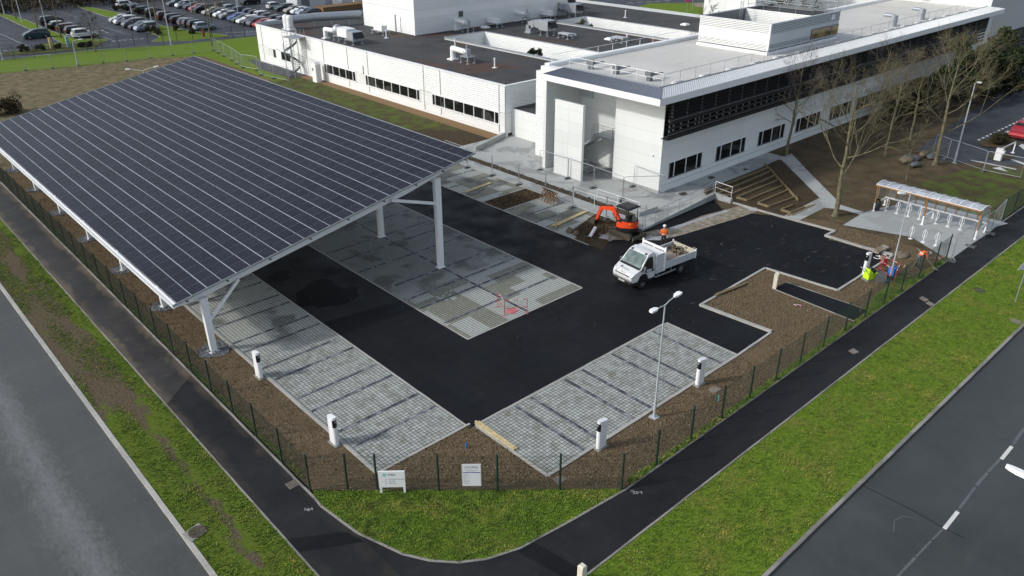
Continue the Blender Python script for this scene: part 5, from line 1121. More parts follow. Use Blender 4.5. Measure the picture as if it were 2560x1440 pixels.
t=thing('plate_compactor','lime green compacting machine by the white charging post','machine',tuple(P(2173,698)),R(-20))
m=MB(); m.box(-.45,.45,-.3,.3,.0,.08); m.add([(-.45,-.3,.08),(-.6,-.3,.2),(-.6,.3,.2),(-.45,.3,.08)],((0,1,2,3),)); m.build('base_plate',['galv_mat'],t)
m=MB(); m.add([(-.40,-.26,.12),(.15,-.26,.12),(.15,.26,.12),(-.40,.26,.12),(-.30,-.2,.85),(.0,-.2,.62),(.0,.2,.62),(-.30,.2,.85)],((0,3,2,1),(4,5,6,7),(0,1,5,4),(1,2,6,5),(2,3,7,6),(3,0,4,7))); m.box(.2,.45,-.24,.24,.1,.5); m.build('cowl',['lime_mat'],t)
m=MB(); m.box(-.1,.3,-.16,.16,.5,.72); m.tube((.05,0,.7),(.05,0,.86),.08,8); m.build('engine',['black_mat'],t)
m=MB(); m.path([(-.35,-.2,.5),(-.8,-.2,1.0),(-.8,.2,1.0),(-.35,.2,.5)],.025,6); m.build('handle',['galv_mat'],t)
for i,(u,v,w) in enumerate(((2249,667,.5),(2252,692,.45),(2246,694,.4),(2262,668,.35),(2290,660,.5))):
    p=P(u,v); m=MB(); m.bar((-w/2,0,.03),(w/2,.08,.06),.06,.05); tag(m.build('wood_offcut',['plank_mat'],None,(p.x,p.y,.0)),'pale wood offcut on the soil, %s of those right of the red barriers'%('first','second','third','fourth','fifth')[i],'offcut',group='wood offcuts by the fence')
planks('long thin timber lying from the lot kerb towards the bent worker',P(2215,634),P(2262,642),1,.08,.05,'plank_old_mat',.05,'timber_batten','batten')
for i,(u,v,l) in enumerate(((2193,645,'left of two white pipe hoops on the asphalt by the lamp post'),(2206,640,'right of two white pipe hoops on the asphalt by the lamp post'))):
    p=P(u,v); m=MB(); pts=[(.26*math.cos(a),.26*math.sin(a),.03) for a in [R(130+ k*28) for k in range(11)]]; m.path(pts,.025,5); tag(m.build('pipe_hoop',['white_pvc_mat'],None,(p.x,p.y,.02)),l,'hoop')
p=P(2210,646); m=MB(); m.ell((0,0,.03),(.45,.35,.09),10,5,0,.5); tag(m.build('sand_heap',['sand_mat'],None,(p.x,p.y,.01)),'small heap of sandy spoil on the asphalt beside the lamp post','heap')
p=P(2200,629); m=MB(); m.prism([(-.8,-.22),(.75,-.3),(.85,.2),(-.7,.28)],0,.16); tag(m.build('kerb_slab',['sand_mat'],None,(p.x,p.y,.1)),'sandy slab lying on the kerb end near the lamp post','slab')
p=P(2255,637); m=MB(); m.ell((0,0,.05),(.7,.5,.12),12,5,0,.6); tag(m.build('mortar_heap',['rubble_mat'],None,(p.x,p.y,.0)),'flat dried mortar heap on the soil between lamp post and bent worker','heap')
def tape(label,u,v,n=7,s=.35):
    p=P(u,v); m=MB(); pt=Vector((0,0,.03)); pts=[pt]
    for k in range(n): pt=pt+Vector((random.uniform(-s,s),random.uniform(-s,s),0)); pt.z=random.uniform(.02,.1); pts.append(pt)
    for a_,b_ in zip(pts,pts[1:]): m.bar(a_,b_,.06,.012,random.choice((0,0,1)))
    tag(m.build('barrier_tape',['pinkred_mat','paint_mat'],None,(p.x,p.y,.0)),label,'tape')
tape('red and white tape crumpled on the path by the fence gap',2387,650,11,.5); tape('scrap of red and white tape on the brown soil bed',2000,767,6,.25); tape('pink tape loop on the forecourt near the front wall',1574,476,6,.2); tape('pink tape scraps on the forecourt below the handrails',1528,492,4,.2)
# white pipe, bags at the excavator bed
t=thing('plastic_pipe','white plastic pipe leaning on the concrete pad by the excavator','pipe',tuple(P(1474,597))); m=MB(); a=P(1472,595)-P(1474,597); b=Px(1485,573,P(1480,588).x)-P(1474,597); m.tube((0,0,.12),tuple(P(1488,584)-P(1474,597)+Vector((0,0,.5))),.13,14); m.build('tube',['white_pvc_mat'],t); m=MB(); e=(P(1488,584)-P(1474,597)+Vector((0,0,.38))).normalized(); m.tube(Vector((0,0,.12))-e*.004,Vector((0,0,.12))-e*.03,.115,14); m.build('open_end',['black_mat'],t)
for u,v,l in ((1440,588,'torn dusty bag on the back bed nearest the pale pipe'),(1428,583,'dusty bag behind the torn one on the back bed'),(1422,580,'small dusty bag at the edge of the back bed')):
    p=P(u,v); m=MB(); m.ell((0,0,.12),(.26,.2,.18),9,6,0,.6); m.ell((.1,.08,.24),(.13,.1,.12),7,5,0,.6); tag(m.build('dusty_bag',['rubble_mat'],None,(p.x,p.y,.02)),l,'bag',group='dusty bags on the back bed')
# low walls and rails of the ramp
def wall(label,a,b,h0,h1,w=.25,mat='concrete_mat'):
    a=Vector((a[0],a[1],0));b=Vector((b[0],b[1],0)); c=(a+b)/2; d=(b-a).normalized(); nv=Vector((-d.y,d.x,0))*w/2; m=MB(); a=a-c;b=b-c
    v=[a-nv,b-nv,b+nv,a+nv]; m.add([(p.x,p.y,-.1) for p in v]+[(p.x,p.y,(h0,h1,h1,h0)[i]) for i,p in enumerate(v)],((3,2,1,0),(4,5,6,7),(0,1,5,4),(1,2,6,5),(2,3,7,6),(3,0,4,7)))
    return tag(m.build('low_wall',[mat],None,(c.x,c.y,0)),label,'wall')
wall('long low concrete wall along the ramp above the fresh asphalt',P(1602,577),P(1783,497),.15,.55,.3); wall('short low concrete wall at the right end of the ramp',P(1784,496),P(1828,508.5),.55,.40,.3)
wall('low concrete wall with pale top inside the ramp behind the excavator',P(1592,541),P(1641,527),.35,.45,.3); wall('low concrete retaining wall at the end of the wing planting bed',P(1186,379),P(1266,339),.5,.45,.3)
def hrail(label,a,b,h=1.0,n=1.6,mat='galv_mat',mid=True,z0=.0,z1=0.):
    a=Vector((a[0],a[1],z0));b=Vector((b[0],b[1],z1)); t=thing('handrail',label,'handrail',tuple(a)); d=b-a
    m=MB(); m.tube((0,0,h),d+Vector((0,0,h)),.024,6); m.build('top_bar',[mat],t)
    if mid: m=MB(); m.tube((0,0,h*.5),d+Vector((0,0,h*.5)),.016,5); m.build('lower_bar',[mat],t)
    k=max(1,round(d.length/n))
    for j in range(k+1): p=d*(j/k); m=MB(); m.tube(p,p+Vector((0,0,h)),.022,6); m.build('baluster',[mat],t)
hrail('long steel handrail standing on the ramp wall above the fresh asphalt',P(1605,576),P(1780,498.5),1.0,1.7,'galv_mat',True,.15,.55)
hrail('short white handrail at the right end of the ramp wall',P(1785,496),P(1826,508),1.05,1.2,'white_metal_mat',True,.5,.4)
hrail('front one of two parallel white handrails across the forecourt',P(1434,500),P(1596,552),1.0,2.2,'white_metal_mat',False); hrail('rear one of two parallel white handrails across the forecourt',P(1492,500),P(1596,535),1.0,2.2,'white_metal_mat',False)
p=P(1440+830/7.53,480+290/7.53); m=MB(); m.tube((0,0,0),(0,0,.75),.10,10); tag(m.build('upright_pipe',['iron_mat'],None,(p.x,p.y,.0)),'short dark upright pipe in the soil strip behind the excavator','pipe')
# ================================================================== BICYCLE SHELTER
t=thing('bicycle_shelter','long open bicycle shelter with timber posts and curved clear roof','shelter',(63.0,16.75,.05)); Ls=7.95
for y in (0.03,3.97,7.92):
    m=MB(); m.box(-.05,.05,y-.05,y+.05,0,.75); m.box(-.16,.16,y-.12,y+.12,0,.03); m.bar((.0,y,.72),(2.0,y,.62),.09,.14); m.box(1.93,2.03,y-.05,y+.05,0,.72); m.box(1.85,2.12,y-.1,y+.1,0,.03); m.build('steel_foot',['white_metal_mat'],t)
    m=MB(); m.bar((0,y,.72),(-.08,y,2.28),.09,.12); m.build('timber_post',['timber_orange_mat'],t)
arc=[(2.02,.72),(2.06,1.25),(1.98,1.75),(1.72,2.12),(1.30,2.36),(.72,2.50),(.1,2.50),(-.45,2.40)]
for k in range(11):
    y=Ls*k/10; m=MB()
    for i in range(3): m.bar((arc[i][0],y,arc[i][1]),(arc[i+1][0],y,arc[i+1][1]),.06,.09)
    m.build('timber_rib',['timber_orange_mat'],t)
    m=MB()
    for i in range(3,7): m.bar((arc[i][0],y,arc[i][1]+.02),(arc[i+1][0],y,arc[i+1][1]+.02),.055,.04)
    m.build('roof_rib',['white_metal_mat'],t)
m=MB()
for i in range(3,7): m.quad((arc[i][0],0,arc[i][1]),(arc[i][0],Ls,arc[i][1]),(arc[i+1][0],Ls,arc[i+1][1]),(arc[i+1][0],0,arc[i+1][1]))
m.build('roof_sheet',['polycarb_mat'],t)
m=MB()
for i in range(0,3): m.quad((arc[i][0]+.05,0,arc[i][1]),(arc[i][0]+.05,Ls,arc[i][1]),(arc[i+1][0]+.05,Ls,arc[i+1][1]),(arc[i+1][0]+.05,0,arc[i+1][1]))
for y in (-.03,Ls+.03): m.add([(0,y,.75)]+[(a,y,b) for a,b in arc[:7]],(tuple(range(8)),))
m.build('clear_panel',['clear_sheet_mat'],t)
m=MB(); m.bar((-.45,0,2.36),(-.45,Ls,2.36),.08,.10); m.build('front_beam',['timber_orange_mat'],t)
m=MB(); m.bar((-.50,0,2.45),(-.50,Ls,2.45),.05,.04); m.bar((2.0,0,.72),(2.0,Ls,.72),.08,.12); m.build('steel_rail',['white_metal_mat'],t)
for y0,y1 in ((-.02,.0),(Ls,Ls+.02)): m=MB(); m.add([(x,y0,z) for x,z in ((-.06,.8),(.45,.8),(.45,2.45),(-.1,2.4))]+[(x,y1,z) for x,z in ((-.06,.8),(.45,.8),(.45,2.45),(-.1,2.4))],((0,1,2,3),(7,6,5,4),(0,4,5,1),(1,5,6,2),(2,6,7,3),(3,7,4,0))); m.build('end_board',['plate_mat'],t)
def hoop():
    t=thing('bicycle_stand','x','bicycle stand',(0,0,0)); m=MB(); m.tube((0,0,0),(0,0,1.02),.034,8); m.ell((0,0,1.02),.034,8,5); m.build('post',['white_pvc_mat'],t); m=MB(); m.tube((0,0,0),(0,0,.025),.16,14); m.build('base_plate',['white_pvc_mat'],t)
    m=MB(); pts=[]; n=20
    for k in range(n+1):
        a=2*math.pi*k/n; w=.155*math.sin(a); zz=.66-.36*math.cos(a); pts.append((0,w*abs(math.sin(a))**.2,zz))
    m.path(pts,.017,6); m.build('loop',['white_pvc_mat'],t); return t
h0=hoop(); hs=[(63.85,24.05),(63.85,23.13),(63.9,22.24),(63.93,21.35),(63.96,20.07),(64.05,19.17),(64.09,18.26),(59.46,20.11),(59.5,19.19),(59.54,18.29)]
for i,(x,y) in enumerate(hs):
    l=('white bicycle stand under the shelter, %s from the left'%ORD[i]) if i<7 else 'white bicycle stand in the open front row, %s'%('left one','middle one','right one')[i-7]
    o=h0 if i==0 else copy_tree(h0,l); o['label']=l; o['group']='white bicycle stands on the concrete slab'; o.location=(x,y,.05); o.rotation_euler=(0,0,R(35))
t=thing('potted_bush','dark rounded bag with a green sprig at the left shelter post','bag',tuple(P(2191,528))); m=MB(); m.ell((0,0,.55),(.26,.26,.55),12,8,0,.12); m.build('bag',['black_mat'],t)
m=MB()
for k in range(40): c=Vector((random.gauss(.1,.16),random.gauss(0,.16),random.uniform(1.0,1.35))); u=Vector((random.uniform(-1,1),random.uniform(-1,1),random.uniform(-.3,1))).normalized()*.1; w=u.orthogonal().normalized()*.04; m.quad(c,c+u*.5+w,c+u,c+u*.5-w)
m.build('leaves',['blade_mat'],t)
# barrier gate and right-hand details
p=P(2493,402); t=thing('barrier_gate','white cabinet of a raised car park barrier with white arm','barrier gate',(p.x,p.y,.09),R(0)); m=MB(); m.box(-.22,.22,-.3,.3,0,1.15); m.box(-.2,.2,-.45,-.3,.75,1.0); m.build('cabinet',['white_metal_mat'],t)
m=MB(); m.bar((.1,0,1.1),(3.6,-.2,1.12),.06,.10); m.build('arm',['white_metal_mat'],t); m=MB(); m.box(3.55,3.65,-.25,-.15,0,1.08); m.box(3.4,3.8,-.35,-.05,0,.04); m.build('arm_rest',['white_metal_mat'],t)
# ================================================================== TIPPER TRUCK (local: x forward, y left, z up)
fw_=Vector((-1,.085,0)).normalized(); mid=Vector((40.0,29.55,0))
truck=thing('tipper_truck','white tipper truck with rubble in its open bed parked on the fresh asphalt','truck',(mid.x,mid.y,.012),math.atan2(fw_.y,fw_.x))
def wz(z,x):
    w=1.0 if z<1.25 else 1.0-.16*(z-1.25)/1.05
    if x>2.3: w-= .16*((x-2.3)/.62)**2
    return w
def loft(m,prof,mi=0,flip=False):
    n=len(prof); v=[(x,-wz(z,x),z) for x,z in prof]+[(x,wz(z,x),z) for x,z in prof]
    m.add(v,[(i,(i+1)%n,n+(i+1)%n,n+i) for i in range(n)]+[tuple(range(n-1,-1,-1)),tuple(range(n,2*n))],mi)
cabp=[(.80,.50),(1.40,.50),(1.42,.72),(1.55,.95),(1.78,1.06),(2.02,1.06),(2.25,.95),(2.38,.72),(2.40,.60),(2.84,.60),(2.90,.80),(2.88,1.0),(2.72,1.16),(2.35,1.34),(2.12,1.44),(1.78,1.84),(1.42,2.20),(1.25,2.27),(.95,2.30),(.80,2.28)]
m=MB(); loft(m,cabp); o=m.build('cab',['car_paint_white'],truck)
m=MB(); 
def band(m,pts,off=.012,mi=0):      # glazed strip lying on the front slope
    v=[]
    for x,z,w in pts: v+=[(x+off,-w,z+off),(x+off,w,z+off)]
    m.add(v,[(2*i,2*i+1,2*i+3,2*i+2) for i in range(len(pts)-1)],mi)
band(m,[(2.12,1.46,.86),(1.95,1.66,.84),(1.78,1.85,.82),(1.60,2.03,.80),(1.45,2.16,.77)],.014); m.build('windscreen',['windscreen_mat'],truck)
m=MB(); band(m,[(2.27,1.385,.90),(2.12,1.455,.90)],.012); band(m,[(2.12,1.455,.90),(2.115,1.47,.89)],.013)
for s in (-1,1): m.add([(2.11,s*.865,1.47),(2.11,s*.93,1.46),(1.44,s*.845,2.17),(1.46,s*.775,2.15)],((0,1,2,3),)); 
m.build('windscreen_surround',['black_mat'],truck)
for s in (-1,1):
    m=MB(); f=lambda x,z: (x,s*(wz(z,x)+.006),z); m.add([f(2.03,1.38),f(1.0,1.22),f(.98,1.75),f(1.0,2.05),f(1.42,2.06),f(1.74,1.75)],((0,1,2,3,4,5),)); w_=m.build('side_window',['car_glass_mat'],truck)
    m=MB(); m.add([f(2.20,1.30),f(2.03,1.385),f(1.80,1.38),f(1.80,1.28)],((0,1,2,3),)); m.add([f(1.80,1.28),f(1.80,1.72),f(1.75,1.74),f(1.75,1.27)],((0,1,2,3),)); m.build('window_trim',['black_mat'],truck)
    m=MB(); m.box(1.80,1.96,s*1.10-.08,s*1.10+.08,1.20,1.58); m.tube((1.85,s*.98,1.3),(1.87,s*1.1,1.35),.03,6); m.build('mirror',['grey_dark_mat'],truck)
    m=MB(); m.ell((1.02,s*1.01,1.12),(.09,.02,.11),10,6); m.build('door_handle',['black_mat'],truck)
    m=MB(); m.add([(2.90,s*.55,.98),(2.905,s*.78,.96),(2.70,s*.925,1.16),(2.45,s*.965,1.30),(2.60,s*.88,1.24),(2.80,s*.60,1.12)],((0,1,2,3,4,5),)); m.build('headlight',['headlight_mat'],truck)
    m=MB(); m.ell((1.40,s*.62,2.25),(.13,.09,.05),10,5); m.build('roof_marker',['grey_dark_mat'],truck)
m=MB(); loft(m,[(2.38,.34),(2.84,.34),(2.93,.45),(2.93,.62),(2.88,.70),(2.40,.66)]); m.box(2.90,2.915,-.62,.62,.98,1.04); m.box(.8,2.2,-1.01,-.9,.42,.56); m.box(.8,2.2,.9,1.01,.42,.56)
for s in (-1,1):
    n=11
    for k in range(n):
        a,b=math.pi*k/n,math.pi*(k+1)/n; r0,r1=.40,.47; c=(1.90,.50); m.add([(c[0]+r*math.cos(t),s*1.012,c[1]+r*math.sin(t)) for r,t in ((r0,a),(r1,a),(r1,b),(r0,b))],((0,1,2,3),))
m.box(1.45,2.35,-.9,.9,.45,.8); m.build('bumper',['black_mat'],truck)
m=MB(); m.box(2.93,2.94,-.27,.27,.50,.61); pl0=m.build('number_plate',['plate_mat'],truck); m=MB()
for k in range(6): m.box(2.94,2.943,-.2+.07*k,-.165+.07*k,.53,.585)
m.build('plate_letters',['text_dark_mat'],pl0)
m=MB()
for s in (-1,1): m.box(2.86,2.9,s*.7-.1,s*.7+.1,.50,.55)
m.build('fog_light',['headlight_mat'],truck)
text('IVECO',.17,'text_grey_mat',truck,(2.79,0,1.105),(R(38),0,R(90)),align='CENTER',xs=1.1)
hood=lambda y:(2.40,y,1.337)
text('edelweiss',.15,'text_grey_mat',truck,(2.54,-.02,1.265),(R(26),0,R(90)),align='CENTER')
m=MB(); m.X=Matrix.Translation((2.50,-.46,1.29))@Matrix.Rotation(R(90),4,'Z')@Matrix.Rotation(R(26),4,'X')
m.add([(-.10,.05,.004),(.10,.09,.004),(.06,-.09,.004),(.02,-.02,.004),(-.08,-.10,.004),(-.10,-.07,.004),(-.02,.01,.004)],((0,6,3,1),(1,3,2),(6,5,4,3))); m.X=None; m.build('logo',['text_dark_mat'],truck)
for s in (-1,1):
    rz=(R(90),0,R(180)) if s>0 else (R(90),0,0)
    text('edelweiss',.14,'text_grey_mat',truck,(1.45,s*1.004,1.08),rz,align='CENTER')
    m=MB(); x0=1.85; m.add([(x0-.08,s*1.008,.98),(x0+.09,s*1.008,1.06),(x0+.03,s*1.008,.88)],((0,1,2),)); m.build('logo',['text_dark_mat'],truck)
m=MB(); m.box(-.02,.74,-1.02,1.02,.72,2.12); m.build('tool_box',['car_paint_white'],truck)
m=MB()
for s in (-1,1):
    for x,z in ((.08,1.95),(.08,.9),(.66,1.9),(.66,1.4),(.66,.9)): m.ell((x,s*1.022,z),(.035,.012,.035),8,5)
m.build('tool_box_lock',['grey_dark_mat'],truck)
m=MB(); m.box(-3.2,2.3,-.42,-.30,.52,.72); m.box(-3.2,2.3,.30,.42,.52,.72)
for x in (-2.9,-1.2,0): m.box(x,x+.1,-.9,.9,.62,.74)
m.box(-3.15,-3.08,-.95,.95,.45,.6); m.build('chassis',['black_mat'],truck)
for s in (-1,1): m=MB(); m.box(-1.35,.7,s*.97-.02,s*.97+.02,.40,.52); m.box(-.9,-.86,s*.95-.02,s*.95+.02,.5,.75); m.box(.4,.44,s*.95-.02,s*.95+.02,.5,.75); m.build('side_guard',['galv_mat'],truck)
m=MB(); m.quad((-3.2,-1.02,.93),(-.1,-1.02,.93),(-.1,1.02,.93),(-3.2,1.02,.93)); m.box(-3.2,-.1,-1.0,1.0,.80,.925,1); m.build('bed_floor',['bed_floor_mat','galv_mat'],truck)
for s in (-1,1):
    m=MB(); a,b=(s*1.02,s*1.06); y0,y1=min(a,b),max(a,b); m.box(-3.2,-.1,y0,y1,.84,1.34); m.box(-3.2,-.1,y0-.012,y1+.012,1.08,1.13); m.box(-3.2,-.1,y0-.015,y1+.015,1.30,1.36); m.build('bed_side',['grey_clad_and_shade_mat'],truck)
m=MB(); m.box(-3.25,-3.2,-1.02,1.02,.84,1.42); m.box(-3.26,-3.19,-1.02,1.02,1.1,1.14); m.build('tailgate',['bed_side_mat'],truck)
for s in (-1,1):
    m=MB(); m.box(-3.27,-3.19,s*1.05-.03,s*1.05+.03,.8,1.52); m.build('corner_post',['white_metal_mat'],truck)
    m=MB(); m.box(-.12,-.02,s*1.03-.05,s*1.03+.05,.75,2.45); m.build('corner_post',['white_metal_mat'],truck)
m=MB(); m.box(-.12,-.03,-1.0,1.0,2.20,2.34); m.box(-.10,-.05,-1.0,1.0,.9,2.1); m.box(-.11,-.04,-.05,.05,2.05,2.2); m.build('headboard',['white_metal_mat'],truck)
def wheel(name,x,y,r,w,parent,s):
    m=MB(); m.tube((x,y-w/2,r),(x,y+w/2,r),r,20); t_=m.build(name,['rubber_mat'],parent); m=MB(); yo=y+s*(w/2+.004); m.tube((x,yo-.003,r),(x,yo+.003,r),r*.58,16); m.tube((x,yo,r),(x,yo+s*.03,r),r*.2,10); m.build('rim',['rim_mat'],t_); return t_
for s in (-1,1): wheel('wheel',1.90,s*.86,.35,.24,truck,s); wheel('wheel',-1.87,s*.80,.35,.40,truck,s)
for s in (-1,1): m=MB(); m.box(-2.3,-1.45,s*.8-.2,s*.8+.2,.74,.78); m.build('mudguard',['black_mat'],truck)
m=MB()
for k in range(46): m.ell((-2.75+random.gauss(0,.28),-.35+random.gauss(0,.36),.95+max(0,random.gauss(.10,.12))),(random.uniform(.06,.15),random.uniform(.06,.15),random.uniform(.05,.13)),6,4,0,.5)
ob=m.build('rubble_heap',['rubble_mat'],None); ob.location=truck.location; ob.rotation_euler=truck.rotation_euler; tag(ob,'heap of broken rubble lying in the truck bed','rubble',kind='stuff')
# ================================================================== MINI EXCAVATOR (local: y forward along the arm)
ex=thing('mini_excavator','orange mini excavator with black canopy digging in the back planting bed','excavator',(44.1,35.35,.03),0)
for s in (-1,1):
    x=s*.62; m=MB(); n=9; pr=[]
    for c,a0,a1 in ((.85,-90,90),(-.85,90,270)):
        for k in range(n): a=R(a0+(a1-a0)*k/(n-1)); pr.append((c+.24*math.cos(a),.25+.24*math.sin(a)))
    m.extr(pr,'x',x-.15,x+.15); 
    for k in range(22): yy=-.98+.09*k; m.box(x-.155,x+.155,yy,yy+.035,.485,.515); 
    tk=m.build('track',['mud_metal_mat'],ex)
    m=MB()
    for c in (-.85,.85): m.tube((x-.16,c,.25),(x+.16,c,.25),.14,12)
    for c in (-.4,0,.4): m.tube((x-.16,c,.13),(x+.16,c,.13),.07,10)
    m.build('roller',['iron_mat'],tk)
m=MB(); m.box(-.5,.5,-.5,.5,.3,.5); m.tube((0,0,.5),(0,0,.62),.35,14); m.bar((-.35,-.4,.35),(-.4,-1.35,.25),.1,.12); m.bar((.35,-.4,.35),(.4,-1.35,.25),.1,.12); m.build('undercarriage',['black_mat'],ex)
m=MB(); m.add([(-.8,-1.32,.03),(.8,-1.32,.03),(.8,-1.45,.2),(-.8,-1.45,.2),(-.8,-1.38,.42),(.8,-1.38,.42),(-.8,-1.28,.03),(.8,-1.28,.03),(-.8,-1.32,.42),(.8,-1.32,.42)],((0,3,2,1),(3,4,5,2),(6,7,9,8),(4,8,9,5),(0,1,7,6),(0,6,8,4,3),(1,2,5,9,7))); m.build('dozer_blade',['mud_metal_mat'],ex)
hp_=[(.72*math.cos(a)*1.0,-.05+.98*math.sin(a)) for a in [R(180+180*k/12) for k in range(13)]]+[(.72,.35),(.45,.62),(-.45,.62),(-.72,.35)]
m=MB(); m.prism(hp_,.62,.86); m.build('house_base',['black_mat'],ex)
rear=[(.73*math.cos(a),-.05+.99*math.sin(a)) for a in [R(186+168*k/12) for k in range(13)]]
m=MB(); m.prism(rear+[(.55,-.1),(-.55,-.1)],.86,1.38); m.prism([(-.73,-.15),(-.5,-.15),(-.5,.45),(-.73,.35)],.80,1.15); m.prism([(.5,-.15),(.73,-.15),(.73,.35),(.5,.45)],.80,1.15); m.build('engine_cover',['orange_machine_mat'],ex)
m=MB(); m.prism([(p[0]*.97,p[1]*.97) for p in rear]+[(.5,-.12),(-.5,-.12)],1.38,1.44); m.prism([(.76*math.cos(a),-.05+1.03*math.sin(a)) for a in [R(200+140*k/10) for k in range(11)]],.60,.9); m.build('counterweight',['black_mat'],ex)
m=MB(); m.box(-.25,.25,-.28,.22,1.1,1.26); m.box(-.25,.25,-.36,-.24,1.2,1.75); m.box(-.45,-.28,-.1,.3,1.1,1.4); m.box(.28,.45,-.1,.3,1.1,1.4); m.build('seat',['black_mat'],ex)
m=MB()
for x in (-.55,.55): m.path([(x,-.62,1.4),(x,-.6,2.30),(x,.5,2.36)],.035,6); m.path([(x,.5,2.36),(x,.52,1.0)],.03,6)
m.build('canopy_frame',['black_mat'],ex)
m=MB(); m.box(-.66,.66,-.76,.60,2.36,2.42); m.add([(-.66,-.76,2.42),(.66,-.76,2.42),(.66,.6,2.42),(-.66,.6,2.42),(-.5,-.6,2.49),(.5,-.6,2.49),(.5,.45,2.49),(-.5,.45,2.49)],((0,1,5,4),(1,2,6,5),(2,3,7,6),(3,0,4,7),(4,5,6,7))); m.build('canopy_roof',['black_mat'],ex)
text('Kubota',.19,'paint_mat',ex,(.20,-1.055,1.12),(R(90),0,R(14)),align='CENTER'); m=MB(); m.ell((-.5,-.78,1.26),(.1,.04,.05),8,5); m.build('warning_sticker',['lime_mat'],ex)
# boom, stick and bucket in the plane of the machine
def loc(u,v): p=Px(u,v,44.1); return Vector((0,p.y-35.35,p.z-.03))
b0=Vector((0,.62,.95)); e1=loc(1529,520); e2=loc(1504,519); e3=loc(1491,549)
def limb(name,pts,ws,hs,mt):
    m=MB()
    for i in range(len(pts)-1):
        p,q=pts[i],pts[i+1]; d=(q-p).normalized(); k=Vector((0,-d.z,d.y)); X=Vector((1,0,0)); v=[]
        for c,w,h in ((p-d*.03,ws[i],hs[i]),(q+d*.03,ws[i+1],hs[i+1])): v+=[c+X*a*w/2+k*b*h/2 for a,b in ((-1,-1),(1,-1),(1,1),(-1,1))]
        m.add(v,((3,2,1,0),(4,5,6,7),(0,1,5,4),(1,2,6,5),(2,3,7,6),(3,0,4,7)))
    return m.build(name,[mt],ex)
limb('boom',[b0,e1*.62+b0*.38+Vector((0,.05,.25)),e1,e2],[.2,.22,.22,.18],[.26,.34,.36,.22],'orange_machine_mat')
limb('stick',[e2,e3],[.18,.15],[.30,.18],'orange_machine_mat')
m=MB(); m.tube(b0+Vector((0,.25,.0)),e1*.7+b0*.3+Vector((0,.10,-.1)),.06,8); m.tube(e1+Vector((0,-.1,.24)),e2+Vector((0,.05,.22)),.05,8); m.tube(e2+Vector((0,.16,-.05)),e3+Vector((0,.10,.15)),.045,8); m.box(-.2,.2,.45,.75,.7,1.1); m.build('hydraulic_ram',['black_mat'],ex)
m=MB(); bp=[(e3.y-.10,e3.z+.08),(e3.y+.28,e3.z+.10),(e3.y+.52,e3.z-.10),(e3.y+.52,e3.z-.36),(e3.y+.30,e3.z-.55),(e3.y+.02,e3.z-.56)]
n=len(bp); v=[(-.3,a,b) for a,b in bp]+[(.3,a,b) for a,b in bp]; m.add(v,[(0,1,2,3,4,5),(11,10,9,8,7,6)]+[(i,i+1,n+i+1,n+i) for i in range(n-1)])
for k in range(4): m.box(-.28+.16*k,-.22+.16*k,e3.y-.06,e3.y+.04,e3.z-.62,e3.z-.5)
m.build('bucket',['mud_metal_mat'],ex)
